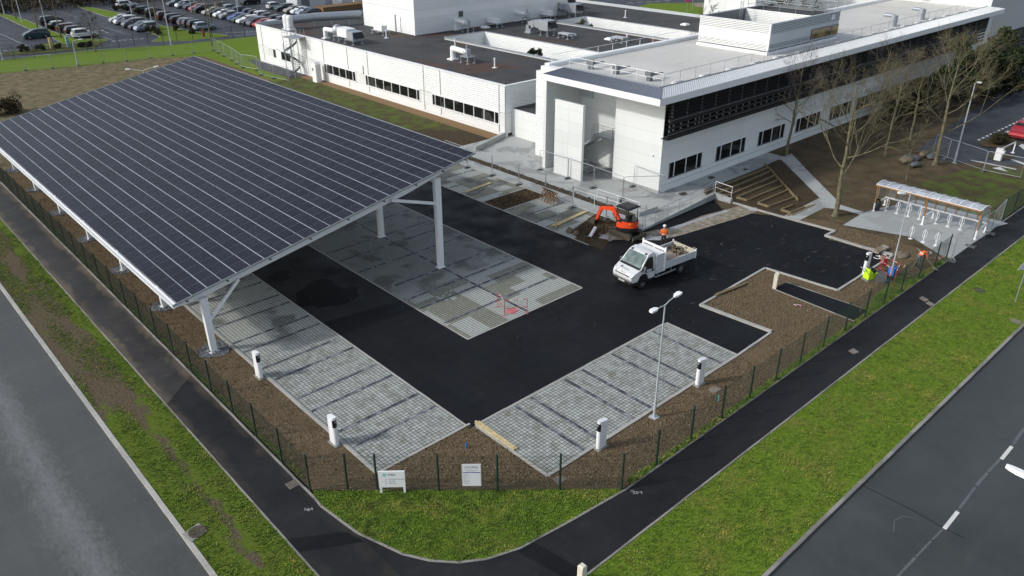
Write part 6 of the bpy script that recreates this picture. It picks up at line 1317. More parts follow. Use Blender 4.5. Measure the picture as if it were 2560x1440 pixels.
# ================================================================== PEOPLE
def skin_mesh(verts,edges,radii,mats,lev=2,root=0):
    me=bpy.data.meshes.new('tmp'); me.from_pydata(verts,edges,[]); ob=bpy.data.objects.new('tmp',me); COL.objects.link(ob)
    ob.modifiers.new('s','SKIN'); 
    for i,r in enumerate(radii):
        sv=me.skin_vertices[0].data[i]; sv.radius=(r,r) if not hasattr(r,'__len__') else r; sv.use_root=(i==root)
    sd_=ob.modifiers.new('d','SUBSURF'); sd_.levels=lev; sd_.render_levels=lev
    dg=bpy.context.evaluated_depsgraph_get(); r_=bpy.data.meshes.new_from_object(ob.evaluated_get(dg)); bpy.data.objects.remove(ob); bpy.data.meshes.remove(me)
    r_.materials.clear()
    for mt in mats: r_.materials.append(MATS[mt])
    for p in r_.polygons: p.use_smooth=True
    return r_
def person(label,loc,rz,J,trous='trouser_mat',vest=True):
    t=thing('person',label,'person',loc,rz)
    names=list(J); idx={n:i for i,n in enumerate(names)}
    rad=dict(pel=(.155,.115),wst=(.14,.105),chs=(.175,.12),nck=.058,hed=.085,top=.088,shl=.075,elL=.05,wrL=.034,haL=.036,shr=.075,elR=.05,wrR=.034,haR=.036,hpL=.10,knL=.072,anL=.048,toL=.045,hpR=.10,knR=.072,anR=.048,toR=.045)
    E_=[('pel','wst'),('wst','chs'),('chs','nck'),('nck','hed'),('hed','top'),('chs','shl'),('shl','elL'),('elL','wrL'),('wrL','haL'),('chs','shr'),('shr','elR'),('elR','wrR'),('wrR','haR'),('pel','hpL'),('hpL','knL'),('knL','anL'),('anL','toL'),('pel','hpR'),('hpR','knR'),('knR','anR'),('anR','toR')]
    V=[Vector(J[n]) for n in names]
    me=skin_mesh(V,[(idx[a],idx[b]) for a,b in E_],[rad[n] for n in names],['skin_mat',trous,'dark_trouser_mat','hivis_orange_mat'],2,idx['pel'])
    hd=Vector(J['hed']); ar=[Vector(J[k]) for k in ('haL','haR','wrL','wrR')]
    for p in me.polygons:
        c=p.center; d={n:(c-Vector(J[n])).length for n in names}; near=min(d,key=d.get)
        p.material_index=1 if near in ('pel','hpL','hpR','knL','knR') else 2 if near in ('anL','anR','toL','toR') else 0 if near in ('nck','hed','top','haL','haR','wrL','wrR') else 3
    body=bpy.data.objects.new('body',me); COL.objects.link(body); body.parent=t
    for s in 'LR':      # five fingers and a thumb on the palm, rooted inside it
        h=Vector(J['ha'+s]); w=Vector(J['wr'+s]); d=(h-w).normalized(); sx=d.orthogonal().normalized(); m=MB()
        for k in range(4): b=h+d*.03+sx*(-.03+.02*k); l=(.065,.078,.072,.055)[k]; m.path([b,b+d*l*.5,b+d*l*.85+d.cross(sx)*l*.4],.009,5)
        b=h-d*.01+sx*.035; m.path([b,b+sx*.03+d*.02,b+sx*.04+d*.05],.010,5); m.build('fingers',['skin_mat'],t)
    up=(Vector(J['top'])-Vector(J['nck'])).normalized(); fwd=Vector((0,1,0)) if abs(up.y)<.8 else Vector((0,0,-1)); fwd=(fwd-up*fwd.dot(up)).normalized(); sd2=up.cross(fwd)
    m=MB()
    for s in (-1,1): m.ell(hd+fwd*.085+sd2*s*.032+up*.015,.013,6,4,1)
    m.ell(hd+fwd*.102-up*.015,(.016,.02,.022),6,4,0); m.add([hd+fwd*.094-up*.055+sd2*.03,hd+fwd*.094-up*.055-sd2*.03,hd+fwd*.092-up*.062],((0,1,2),),2)
    for s in (-1,1): m.ell(hd+sd2*s*.09,(.016,.02,.032),6,4,0)
    m.build('face',['skin_mat','black_mat','red_mat'],t)
    M=Matrix.Translation(Vector(J['top'])+up*.02)@Matrix((sd2,fwd,up)).transposed().to_4x4(); m=MB(); m.X=M
    m.lathe((0,0,0),[(.125,-.02),(.128,.03),(.112,.08),(.07,.115),(.0,.125)],16); m.add([(-.09,.10,-.02),(.09,.10,-.02),(.06,.19,-.035),(-.06,.19,-.035)],((0,1,2,3),)); m.X=None; m.build('helmet',['helmet_mat'],t)
    # vest: a shell grown on the torso chain
    vn=['pel','wst','chs','nk2','shl','shr']; J2=dict(J); J2['nk2']=tuple(Vector(J['chs']).lerp(Vector(J['nck']),.55)); J2['pel']=tuple(Vector(J['pel']).lerp(Vector(J['wst']),.05)); 
    for a in ('shl','shr'): J2[a]=tuple(Vector(J['chs']).lerp(Vector(J[a]),.9))
    vr=dict(pel=(.20,.155),wst=(.185,.145),chs=(.20,.15),nk2=.09,shl=.10,shr=.10); vi={n:i for i,n in enumerate(vn)}
    me=skin_mesh([Vector(J2[n]) for n in vn],[(0,1),(1,2),(2,3),(2,4),(2,5)],[vr[n] for n in vn],['hivis_orange_mat','hivis_band_mat'],2,0)
    ax=(Vector(J['chs'])-Vector(J['pel'])); L=ax.length; ax.normalize()
    for p in me.polygons:
        s=(p.center-Vector(J['pel'])).dot(ax)/L; p.material_index=1 if (.38<s<.52) else 0
    v=bpy.data.objects.new('hi_vis_vest',me); COL.objects.link(v); v.parent=t
    return t
stand=dict(pel=(0,0,.95),wst=(0,-.01,1.12),chs=(0,.0,1.36),nck=(0,.01,1.53),hed=(0,.03,1.63),top=(0,.03,1.70),shl=(-.19,0,1.42),elL=(-.26,.02,1.14),wrL=(-.20,.20,.98),haL=(-.18,.28,.95),shr=(.19,0,1.42),elR=(.26,.02,1.14),wrR=(.20,.20,1.0),haR=(.17,.28,.98),hpL=(-.10,0,.90),knL=(-.12,.02,.50),anL=(-.12,-.02,.09),toL=(-.13,.14,.045),hpR=(.10,0,.90),knR=(.12,.02,.50),anR=(.12,-.02,.09),toR=(.13,.14,.045))
p=P(1657,620); person('worker in orange vest and white helmet standing behind the white truck',(p.x,p.y,.03),R(-40),stand,'dark_trouser_mat')
bend=dict(pel=(0,-.05,.92),wst=(0,.08,1.03),chs=(0,.32,1.12),nck=(0,.50,1.14),hed=(0,.60,1.10),top=(0,.67,1.09),shl=(-.19,.36,1.08),elL=(-.24,.42,.80),wrL=(-.14,.52,.60),haL=(-.10,.56,.53),shr=(.19,.36,1.08),elR=(.26,.45,.84),wrR=(.16,.55,.66),haR=(.12,.58,.59),hpL=(-.10,-.05,.88),knL=(-.12,.0,.48),anL=(-.13,-.08,.08),toL=(-.14,.08,.04),hpR=(.10,-.05,.88),knR=(.13,.02,.48),anR=(.14,-.02,.08),toR=(.15,.14,.04))
p=P(2292,668); person('worker in orange jacket bending over the soil by the right fence',(p.x,p.y,.0),R(-128),bend,'trouser_mat')
t=thing('shovel','long handled shovel held by the bent worker','shovel',(p.x,p.y,0),R(-128)); m=MB(); m.tube((-.35,-.1,1.35),(.55,1.0,.12),.018,6); m.build('handle',['plank_mat'],t); m=MB(); m.add([(.50,.9,.16),(.62,.86,.14),(.75,1.15,.02),(.55,1.2,.02)],((0,1,2,3),)); m.build('blade',['galv_mat'],t)
p=P(1668,622); t=thing('broom','long handled tool leaning behind the truck beside the standing worker','tool',(p.x,p.y,.03)); m=MB(); a_=P(1650,610,1.0)-p; m.tube((.5,.2,.1),(-.75,-.35,1.0),.02,6); m.build('handle',['trestle_mat'],t); m=MB(); m.ell((.55,.22,.08),(.15,.1,.08),8,5); m.build('head',['black_mat'],t)
# ================================================================== CARS
def car_proto(kind):
    t=thing('parked_car','x','car',(0,0,-80))
    if kind=='suv': L,Wd,prof,glass,wb=4.35,.90,[(-2.15,.32),(-2.17,.75),(-2.10,1.0),(-2.02,1.12),(-1.80,1.58),(-1.5,1.62),(-.3,1.64),(.25,1.58),(.98,1.10),(1.75,.98),(2.05,.82),(2.17,.55),(2.12,.30)],None,1.32
    elif kind=='hatch': L,Wd,prof,glass,wb=4.0,.86,[(-1.95,.28),(-2.0,.62),(-1.97,.92),(-1.85,1.02),(-1.55,1.42),(-1.2,1.48),(-.2,1.50),(.2,1.42),(1.0,.98),(1.65,.86),(1.92,.70),(2.0,.48),(1.95,.26)],None,1.26
    else: L,Wd,prof,glass,wb=4.5,.89,[(-2.2,.28),(-2.25,.6),(-2.22,.92),(-2.1,1.0),(-1.75,1.38),(-1.4,1.46),(-.2,1.48),(.2,1.42),(1.05,.96),(1.9,.84),(2.15,.68),(2.25,.48),(2.2,.26)],None,1.38
    belt=.94 if kind=='suv' else .86; top=max(z for x,z in prof)
    def wd(x,z):
        w=Wd*(1-.10*(abs(x)/(L/2))**3)
        if z>belt: w-=.17*(z-belt)/(top-belt)
        if z<.4: w-=.05
        return w
    n=len(prof); m=MB(); v=[(x,-wd(x,z),z) for x,z in prof]+[(x,wd(x,z),z) for x,z in prof]; m.add(v,[(i,(i+1)%n,n+(i+1)%n,n+i) for i in range(n)],0,False)
    m.add(v[:n],(tuple(range(n-1,-1,-1)),)); m.add(v[n:],(tuple(range(n)),)); b=m.build('body',['car_paint_white'],t)
    hi=top-.10; fx=[p for p in prof if p[1]>belt+.06]; i0=[i for i,p in enumerate(prof) if p[1]>belt+.05]
    bx=prof[i0[0]][0]; rx=[p for p in prof if p[1]>hi-.06]; x_r,x_f=rx[0][0],rx[-1][0]; ff=max(p[0] for p in prof if p[1]>belt+.02)
    for s in (-1,1):
        m=MB(); q=[(bx+.28,belt+.04),(ff-.10,belt+.06),(x_f+.02,hi-.02),(x_r+.1,hi-.02)]; m.add([(x,s*(wd(x,z)+.008),z) for x,z in q],((0,1,2,3),)); xm=(q[0][0]+q[1][0])/2-.1
        m.build('side_window',['car_glass_mat'],t)
        m=MB(); m.add([(L/2-.10,s*Wd*.55,.66),(L/2-.03,s*Wd*.55,.58),(L/2-.22,s*Wd*.90,.66),(L/2-.36,s*Wd*.90,.76)],((0,1,2,3),)); m.build('headlight',['headlight_mat'],t)
        m=MB(); m.box(-L/2-.01,-L/2+.14,s*Wd*.82-.07,s*Wd*.82+.07,belt-.12,belt+.04); m.build('tail_light',['taillight_mat'],t)
    a=(ff-.04,belt+.06); c=(x_f+.03,hi+.02); m=MB(); o_=.02; m.add([(a[0]+o_,-wd(*a)*.86,a[1]+o_),(a[0]+o_,wd(*a)*.86,a[1]+o_),(c[0]+o_,wd(*c)*.88,c[1]+o_),(c[0]+o_,-wd(*c)*.88,c[1]+o_)],((0,1,2,3),)); m.build('windscreen',['car_glass_mat'],t)
    a=(bx+.02,belt+.12); c=(x_r-.03,hi-.02); m=MB(); m.add([(a[0]-o_,-wd(*a)*.84,a[1]),(a[0]-o_,wd(*a)*.84,a[1]),(c[0]-o_,wd(*c)*.86,c[1]),(c[0]-o_,-wd(*c)*.86,c[1])],((3,2,1,0),)); m.build('rear_window',['car_glass_mat'],t)
    r=.33 if kind!='hatch' else .30
    for x in (wb,-wb):
        for s in (-1,1):
            m=MB(); m.tube((x,s*(Wd-.13),r),(x,s*(Wd+.005),r),r,14); m.tube((x,s*(Wd+.006),r),(x,s*(Wd+.012),r),r*.6,10,None,1); m.build('wheel',['rubber_mat','rim_mat'],t)
    m=MB(); m.box(-L/2+.02,L/2-.05,-Wd+.1,Wd-.1,.16,.34); m.build('underside',['black_mat'],t)
    return t
PROT={k:car_proto(k) for k in ('suv','hatch','estate')}; PUSED=set()
CW=dict(white='white',silver='silver',grey='grey',dark='dark grey',black='black',blue='bright blue',navy='navy blue',teal='dark teal',red='red',pink='faded red',beige='beige',green='dark green',lightblue='pale blue',maroon='maroon')
KW=dict(suv='tall car',hatch='small hatchback',estate='long car')
def car(kind,col,x,y,rz,where,grp='cars parked in the far car park'):
    lab='%s %s %s'%(CW[col],KW[kind],where); o=PROT[kind]
    if kind in PUSED: o=copy_tree(PROT[kind],lab)
    PUSED.add(kind); o['label']=lab; o['group']=grp; o.location=(x,y,.012); o.rotation_euler=(0,0,rz+random.uniform(-.03,.03)); o['_c']=col
    b=[c for c in kids(o) if c.name.startswith('body')][0]; b.material_slots[0].link='OBJECT'; b.material_slots[0].material=CARCOL[col]; del o['_c']
PI=math.pi
rows=[]
for i,(k,c,y) in enumerate((('hatch','silver',174.6),('suv','white',171.4),('suv','grey',166.8),('estate','dark',162.9),('suv','lightblue',160.2))): car(k,c,52.9,y,PI,'in the short row by the grassy bank, %s from back'%ORD[i])
for i,(k,c,y) in enumerate((('suv','dark',181.5),('estate','silver',174.4),('estate','maroon',169.8),('suv','black',164.6),('suv','white',160.4))): car(k,c,42.1,y,0,'with rear to the left bank, %s from back'%ORD[i])
car('suv','teal',35.4,165.6,PI,'standing alone at the left of the far car park')
car('suv','white',61.6,196.2,0,'alone at the top above the middle bushes'); car('estate','black',61.6,184.4,0,'behind the brown bushes, nearer the white car above them'); car('suv','black',61.7,179.0,0,'behind the brown bushes, nearer the dark row')
for i,(k,c,y) in enumerate((('suv','maroon',172.2),('suv','dark',167.8),('estate','black',164.9),('hatch','grey',161.6),('suv','dark',159.0),('suv','black',156.4),('hatch','lightblue',154.0))): car(k,c,61.5,y,0,'in the dark row behind bushes, %s from back'%ORD[i])
for i,(k,c,y) in enumerate((('estate','grey',191.8),('suv','white',187.0),('hatch','dark',182.9),('hatch','pink',179.9),('suv','black',177.0),('estate','beige',172.4),('estate','dark',170.0),('hatch','white',167.3),('hatch','silver',164.5),('hatch','blue',160.5),('estate','green',158.2),('estate','white',155.9))): car(k,c,71.2,y,PI,'in the crowded left-facing row, %s from back'%ORD[i])
for i,(k,c,y) in enumerate((('estate','dark',153.8),('suv','grey',151.6),('hatch','red',149.4),('estate','white',147.1))): car(k,c,71.2,y,PI,'in the crowded row, %s'%('fourth from the white wing','third from the white wing','second from the white wing','nearest the white wing')[i])
for i,(k,c,y) in enumerate((('suv','grey',178.2),('hatch','lightblue',174.5),('estate','navy',169.5),('hatch','navy',164.8),('hatch','black',162.2),('suv','white',159.0),('estate','black',156.2),('estate','dark',152.9),('hatch','grey',150.2),('suv','white',146.8))): car(k,c,76.4,y,0,'in the crowded row, rear line, %s from back'%ORD[i])
car('suv','black',84.4,182.0,PI,'alone at the back near the top edge')
for i,(k,c,y,a) in enumerate((('hatch','white',171.3,0),('estate','green',167.2,PI),('estate','beige',163.,PI),('hatch','white',160.4,PI),('hatch','lightblue',158.2,PI),('estate','black',155.9,PI))): car(k,c,85.2,y,a,'in the row above the roof duct, %s from left'%ORD[i])
q=P(2549,352); car('hatch','red',q.x+1.9,q.y+.5,PI+.05,'cut by the right edge beside the barrier',None)
# ================================================================== TREES
def branchy(name_parts,label,loc,h,seed,spread=.5,levels=5,r0=.16,lean=(0,0),trunk=.35,group=None,twig='twig_mat',bark='bark_mat',n0=7,scale=1.,twigs=True,thick=.0048):
    rr=random.Random(seed); t=thing('bare_tree',label,'tree',loc,0,group); T=MB(); Br=T; Tw=MB()
    def rv(k): return Vector((rr.gauss(0,k),rr.gauss(0,k),rr.gauss(0,k)))
    def grow(p,d,L,r,lev):
        n=3 if lev<3 else 2; pts=[p]; q=p
        for i in range(n): d=(d+rv(.10+.03*lev)+Vector((0,0,.05))).normalized(); q=q+d*L/n; pts.append(q)
        m=Br if lev<3 else Tw; sides=6 if lev<2 else 4 if lev<3 else 3
        for i in range(n): m.tube(pts[i],pts[i+1],max(thick,r*(1-.4*i/n)),sides,max(thick*.9,r*(1-.4*(i+1)/n)),0,False)
        if lev>=levels: return
        k=rr.randint(2,3) if lev<3 else rr.randint(2,3)
        for j in range(k+1):
            f=rr.uniform(.35,1.) if j<k else 1.; b=p.lerp(pts[-1],f) if f<1 else pts[-1]
            if f<1: seg=min(n-1,int(f*n)); b=pts[seg].lerp(pts[seg+1],f*n-seg)
            o_=d.orthogonal(); o_.rotate(Matrix.Rotation(rr.uniform(0,6.28),3,d)); nd=(d+o_.normalized()*rr.uniform(.35,.85)*(.9 if f<1 else .45)).normalized()
            grow(b,nd,L*rr.uniform(.55,.78),r*rr.uniform(.45,.62),lev+1)
    top=Vector((lean[0],lean[1],h*.93)); k=8; pts=[Vector((lean[0]*(i/k)+rr.gauss(0,.05)*(i>0),lean[1]*(i/k)+rr.gauss(0,.05)*(i>0),h*.93*i/k)) for i in range(k+1)]
    for i in range(k): T.tube(pts[i],pts[i+1],r0*(1-i/k)**.8+thick*1.6,8,r0*(1-(i+1)/k)**.8+thick*1.6,0,False)
    T.lathe((0,0,0),[(r0*1.7,-.05),(r0*1.25,.15),(r0*1.0,.5)],8)
    for j in range(n0):
        f=trunk+(1-trunk)*((j+rr.random()*.7)/n0)**.9; i=min(k-1,int(f*k)); b=pts[i].lerp(pts[i+1],min(1,f*k-i)); a=j*2.4+rr.uniform(-.4,.4)
        e=.35+.75*f; d=Vector((math.cos(a),math.sin(a),e)).normalized(); grow(b,d,h*spread*(1.05-f*.75)*rr.uniform(.8,1.1),r0*(.27*(1-f)+.10),1)
    T.build('trunk',[bark],t)
    if Tw.v: Tw.build('crown',[twig],t)
    return t
tr=[((1966,388),9.6,.34,5,.15,'slender bare tree beside the pavement left of the other park trees',3,'twig_grey_mat'),((2088,540),11.2,.44,5,.21,'big bare tree standing at the junction of the concrete paths',11,'twig_mat'),((2337,412),11.5,.42,5,.20,'big bare tree by the dark stone pile and the fence panels',23,'twig_pale_mat'),((2212,390),9.3,.36,5,.12,'bare tree between the two biggest park trees',31,'twig_mat'),((2275,350),9.,.40,5,.13,'bare tree behind the stone pile beside the hedge',43,'twig_grey_mat'),((2225,330),8.6,.34,5,.10,'pale multi stemmed bare tree against the hedge end',57,'twig_pale_mat'),((2120,400),6.4,.5,5,.09,'low bushy bare tree in the middle of the brown park ground',61,'twig_mat'),((2180,330),10.3,.30,4,.12,'thin bare tree in front of the brownish ground floor window',71,'twig_grey_mat'),((2265,452),4.5,.4,4,.05,'young thin bare tree in the grass left of the bicycle shelter',83,'twig_mat')]
for (uv,h,sp,lv,r0,l,sd,tw) in tr:
    p=P(*uv); branchy(None,l,(p.x,p.y,0),h,sd,sp,lv,r0,(random.uniform(-.4,.4),random.uniform(-.4,.4)),.26,'bare trees in the park by the building',tw,'bark_mat',11 if h>9 else 9)
ft=[((980/6.4,610/6.4),8,'leftmost bare tree on the car park bank'),((1530/6.4,830/6.4),6,'small bare tree in front of the white crossover car'),((530,115),10,'bare tree at the end of the dark car row'),((2505/6.4,360/6.4),8,'bare tree among the brown bushes behind the silver cars'),((605/6.4,455/6.4),6,'thin young tree on the left bank behind the dark teal car'),((260/6.4,310/6.4),6,'thin young tree near the left edge of the far car park'),((392,57),9,'pale double stemmed tree beside the dark car row'),((530,70),8,'bare tree between the two crowded car rows')]
for i,((u,v),h,l) in enumerate(ft): p=P(u,v); branchy(None,l,(p.x,p.y,0),h,100+i,.34,4,.12,(0,0),.3,'bare trees in the far car park','twig_grey_mat','bark_mat',8,thick=.018)
p=P(1758,105,.0); branchy(None,'bare tree standing in the far roof courtyard',(95.5,64.5,0),10.,151,.3,4,.12,(0,0),.3,None,'twig_grey_mat','bark_mat',9,thick=.014)
def leafy(name,label,cat,loc,r,n,mats,seed,base=.0,size=.16,group=None,trunk=True,clumps=9,parts=('crown','trunk')):
    rr=random.Random(seed); t=thing(name,label,cat,loc,0,group); m=MB(); r=Vector(r); cl=[]
    for k in range(clumps):
        d=Vector((rr.gauss(0,1),rr.gauss(0,1),rr.gauss(0,.8))).normalized()*rr.uniform(.25,.85); cl.append((Vector((d.x*r.x,d.y*r.y,base+r.z+d.z*r.z)),rr.uniform(.30,.55)))
    for k in range(n):
        c,s=rr.choice(cl); d=Vector((rr.gauss(0,1),rr.gauss(0,1),rr.gauss(0,1))).normalized()*(rr.random()**.4)*s*max(.6*r.x,.8)
        q=c+d
        if q.z<.05: q.z=.05+rr.random()*.3
        u=Vector((rr.gauss(0,1),rr.gauss(0,1),rr.gauss(.2,1))).normalized(); w=u.orthogonal().normalized(); L=size*rr.uniform(.6,1.4)
        m.add([q-u*L*.5,q+w*L*.35,q+u*L*.5,q-w*L*.35],((0,1,2,3),),0 if rr.random()<.72 else 1)
    m.build(parts[0],mats,t)
    if trunk:
        m=MB(); m.tube((0,0,-.05),(0,0,base+r.z),.14,7,.08)
        for c,s in cl[:7]: m.tube((0,0,base+r.z*.4),c,.06,4,.02,0,False)
        m.build(parts[1],['bark_mat'],t)
    return t
hx=[(2252,305,2.6,1.9,'low dark evergreen bush at the left end of the hedge'),(2305,292,2.8,2.4,'dark evergreen bush second in the hedge along the wall'),(2362,278,3.2,3.0,'tall dark evergreen in the middle of the hedge'),(2425,262,4.0,4.3,'big rusty green evergreen tree before the tall block'),(2488,245,4.3,4.8,'biggest dark evergreen tree at the corner of the tall block'),(2548,232,4.2,4.3,'dark evergreen tree beside the entrance road at the right')]
for i,(u,v,rx,rz,l) in enumerate(hx):
    p=P(u,v); leafy('evergreen_tree',l,'tree',(p.x,p.y+.8,0),(rx,rx*.75,rz),5600,['leaf_mat','leaf_rusty_mat'],200+i,.1,.34,'evergreen trees along the office building',True,18)
for i,(u,v,s,l) in enumerate(((2470,245,1.0,'rounded dry grass tuft left of its twin by the road hedge'),(2500,225,1.0,'rounded dry grass tuft right of its twin by the road hedge'),(2425,262,1.1,'rounded dry grass tuft below the hedge beside the lamp'))):
    p=P(u,v); leafy('grass_tuft',l,'bush',(p.x,p.y,0),(.8*s,.8*s,.8*s),500,['bed_grass_mat','leaf_rusty_mat'],240+i,0,.25,None,False,8,('foliage','x'))
for i,((u,v),r,l) in enumerate((((1299,135),(1.4,1.4,1.2),'small green tree rising from the near roof courtyard'),((1495,66),(1.7,1.7,1.3),'pale bush rising from the far roof courtyard'))):
    c=Vector((73,75.8,0)) if i==0 else Vector((95.4,88,0)); leafy('courtyard_tree',l,'tree',(c.x,c.y,0),r,1300,['leaf_mat','leaf_rusty_mat'] if i==0 else ['bed_grass_mat','leaf_rusty_mat'],260+i,3.4 if i==0 else 3.0,.24,None,True,10)
sh=[(315,31,1.2),(300,20,1.0),(127,77,.9),(288,27,.9),(345,38,1.2),(376,47,1.0),(375,82,1.0),(398,88,.9),(480,85,.8),(60,130,.8),(100,126,.7),(147,122,.6),(205,118,.6),(225,116,.6),(437,78,.8),(330,44,.9)]
for i,(u,v,s) in enumerate(sh):
    p=P(u,v); leafy('brown_bush','brown winter bush on the car park banks','bush',(p.x,p.y,0),(1.3*s,1.2*s,.75*s),700,['shrub_mat','leaf_rusty_mat'],300+i,0,.22,'brown winter bushes on the car park banks',False,8,('foliage','x'))
p=P(2495,360); leafy('low_shrub','low brown shrub bed behind the barrier cabinet','shrub',(p.x,p.y,.05),(1.9,1.0,.5),1500,['shrub_mat','leaf_rusty_mat'],333,0,.16,None,False,14,('foliage','x'))
p=P(30,268); leafy('dark_thicket','dark bare thicket left of the canopy end','bush',(P(20,285).x,P(20,285).y,0),(3.2,2.2,.9),2600,['shrub_mat','hill_mat'],335,0,.2,None,False,14,('foliage','x'))
# wooded edge along the top left, one mass
rr=random.Random(5); m=MB()
for k in range(9000):
    t_=rr.random(); u=-60+t_*760; p=P(u,14+ (rr.random()-.5)*10-6*t_) if False else None
    x=12+rr.random()*96; y=203+rr.random()*16+max(0,(50-x))*.12; z=abs(rr.gauss(0,2.2)); q=Vector((x,y,z)); u_=Vector((rr.gauss(0,1),rr.gauss(0,1),rr.gauss(.5,1))).normalized(); w=u_.orthogonal().normalized(); L=rr.uniform(.4,1.3)
    m.add([q-u_*L*.5,q+w*L*.22,q+u_*L*.5,q-w*L*.22],((0,1,2,3),),0 if rr.random()<.6 else 1)
tag(m.build('wood_edge',['hill_mat','shrub_mat']),'brown bare thicket along the far side of the car park','wood',kind='stuff')
# stone pile in the park
t=thing('stone_pile','pile of grey stone slabs and rubble at the foot of the big bare tree','stones',tuple(P(2290,402)))
for k in range(9): m=MB(); c=Vector((random.uniform(-2.2,2.0),random.uniform(-.9,.9),.2+.15*random.random())); m.ell(c,(random.uniform(.4,.9),random.uniform(.3,.6),random.uniform(.15,.35)),8,5,0,.5); m.build('stone',['rubble_mat' if k%2 else 'grey_dark_mat'],t)
# ================================================================== DISTANT DETAILS
p=P(1818,24); t=thing('horse_figure','orange horse figure with dark saddle on the distant grass','statue',(p.x,p.y,0),R(-48)); 
hb=[(-.9,0,1.55),(-.3,0,1.5),(.35,0,1.5),(.85,0,1.6),(1.15,0,2.0),(1.4,0,2.3),(1.85,0,2.05)]; V=[Vector(q) for q in hb]; Ed=[(i,i+1) for i in range(6)]; Rd=[.34,.36,.35,.33,.2,.17,.10]
for (bx,by) in ((0,.2),(0,-.2),(3,.2),(3,-.2)):
    b=V[bx]; k=len(V); V+= [Vector((b.x-.05,by,1.15)),Vector((b.x+(.0 if bx else -.12),by,.62)),Vector((b.x-.03,by,.08))]; Ed+=[(bx,k),(k,k+1),(k+1,k+2)]; Rd+=[.17,.09,.08]
k=len(V); V+=[Vector((-1.2,0,1.35)),Vector((-1.3,0,.8))]; Ed+=[(0,k),(k,k+1)]; Rd+=[.09,.07]; V=[q*1.5 for q in V]; Rd=[r*1.5 for r in Rd]
me=skin_mesh(V,Ed,Rd,['timber_orange_mat'],1,1); me.materials[0]=MATS['timber_orange_mat']; o=bpy.data.objects.new('body',me); COL.objects.link(o); o.parent=t
m=MB(); m.ell((.0,0,2.75),(.55,.5,.2),10,6); m.build('saddle',['black_mat'],t)
for i,((u,v),l) in enumerate((((1717,32),'left of two round purple no stopping signs beyond the roofs'),((1792,35),'right of two round purple no stopping signs beyond the roofs'))):
    p=P(u,v); t=thing('no_stopping_sign',l,'sign',(p.x,p.y,0),R(40)); m=MB(); m.tube((0,0,0),(0,0,2.6),.05,6); m.build('post',['galv_mat'],t); m=MB(); m.tube((-.03,0,2.7),(.0,0,2.7),.65,18); m.build('disc',['red_mat'],t); m=MB(); m.tube((-.05,0,2.7),(-.035,0,2.7),.5,18); m.build('blue_field',['navy_mat'],t); m=MB(); m.bar((-.06,-.38,3.06),(-.06,.38,2.34),.03,.12); m.bar((-.065,.38,3.06),(-.065,-.38,2.34),.03,.12); m.build('red_cross',['red_mat'],t)
for i,(u,v,h) in enumerate(((1625,6,5),(1633,6,5),(1785,20,4),(1730,28,7),(1842,18,5))):
    p=P(u,v); m=MB(); m.tube((0,0,0),(0,0,h),.07,6); tag(m.build('thin_pole',['plank_old_mat' if i<2 else 'galv_mat'],None,(p.x,p.y,0)),('left of the twin wooden poles beyond the far roof edge','right of the twin wooden poles beyond the far roof edge','short steel pole near the orange horse','tall steel pole between the two no stopping signs','steel pole right of the orange horse')[i],'pole')
p=P(1872,20); leafy('conifer_bush','small dark conifer beside the orange horse','bush',(p.x,p.y,0),(1.6,1.6,2.2),900,['hedge_dark_mat','leaf_mat'],401,0,.4,None,True,10)
p=P(2030,14); branchy(None,'brownish leafy tree behind the plant enclosure rail',(104,58.,0),12.5,171,.3,5,.14,(0,0),.5,None,'leaf_rusty_mat','bark_mat',10,thick=.02)
# pale outbuilding and pipes behind the far row of cars
t=thing('outbuilding','pale small outbuilding behind the far right car row','building',tuple(P(745,24))); m=MB(); m.box(0,7,0,5,0,3.4); m.build('wall',['grey_clad_and_shade_mat'],t); m=MB(); m.box(1,3,-.05,-.01,.2,2.4); m.build('door',['steel_dark_and_shade_mat'],t); m=MB(); m.box(-.3,7.3,-.3,5.3,3.4,3.6); m.build('roof',['roof_dark_mat'],t)
t=thing('outbuilding','white columned shed above the silver roof duct','building',tuple(P(855,14))); m=MB(); m.box(0,3,0,4,0,4); m.box(5,12,2,4,0,4); m.build('wall',['cladding_front_mat'],t); m=MB(); m.box(-.3,12.3,-.3,4.3,4,4.2); m.build('roof',['roof_dark_mat'],t)
t=thing('brick_terrace','low brown brick terrace wall behind the roof duct','wall',tuple(P(803,30))); m=MB(); m.box(0,14,-1,3,0,.9); m.build('wall',['trestle_mat'],t); m=MB(); m.box(-.1,14.1,-1.1,-.9,.9,1.0); m.build('coping',['plank_old_mat'],t)
p=P(130,122); m=MB(); m.prism([(-.2,-.2),(.2,-.2),(.2,.2),(-.2,.2)],0,1.8); m.box(.20,.22,-.15,.15,1.2,1.7,1); tag(m.build('ticket_terminal',['plank_mat','screen_mat'],None,(p.x,p.y,0)),'yellow car park terminal by the dark mesh fence','terminal')
p=P(172,118); t=thing('barrier_gate','teal barrier cabinet with white arm by the far car park','barrier gate',tuple(p)); m=MB(); m.prism([(-.22,-.22),(.22,-.22),(.22,.22),(-.22,.22)],0,1.8); m.build('cabinet',['pale_teal_mat'],t); m=MB(); m.bar((0,0,2.1),(2.0,-.7,1.6),.1,.16); m.build('arm',['white_metal_mat'],t)
p=P(510,92); m=MB(); m.box(-.22,.22,-.06,.06,0,1.1); m.box(-.16,.16,-.08,.08,1.1,1.35); tag(m.build('orange_marker',['rust_red_mat'],None,(p.x,p.y,0)),'orange marker board on the grass bank beside the dark car row','marker')
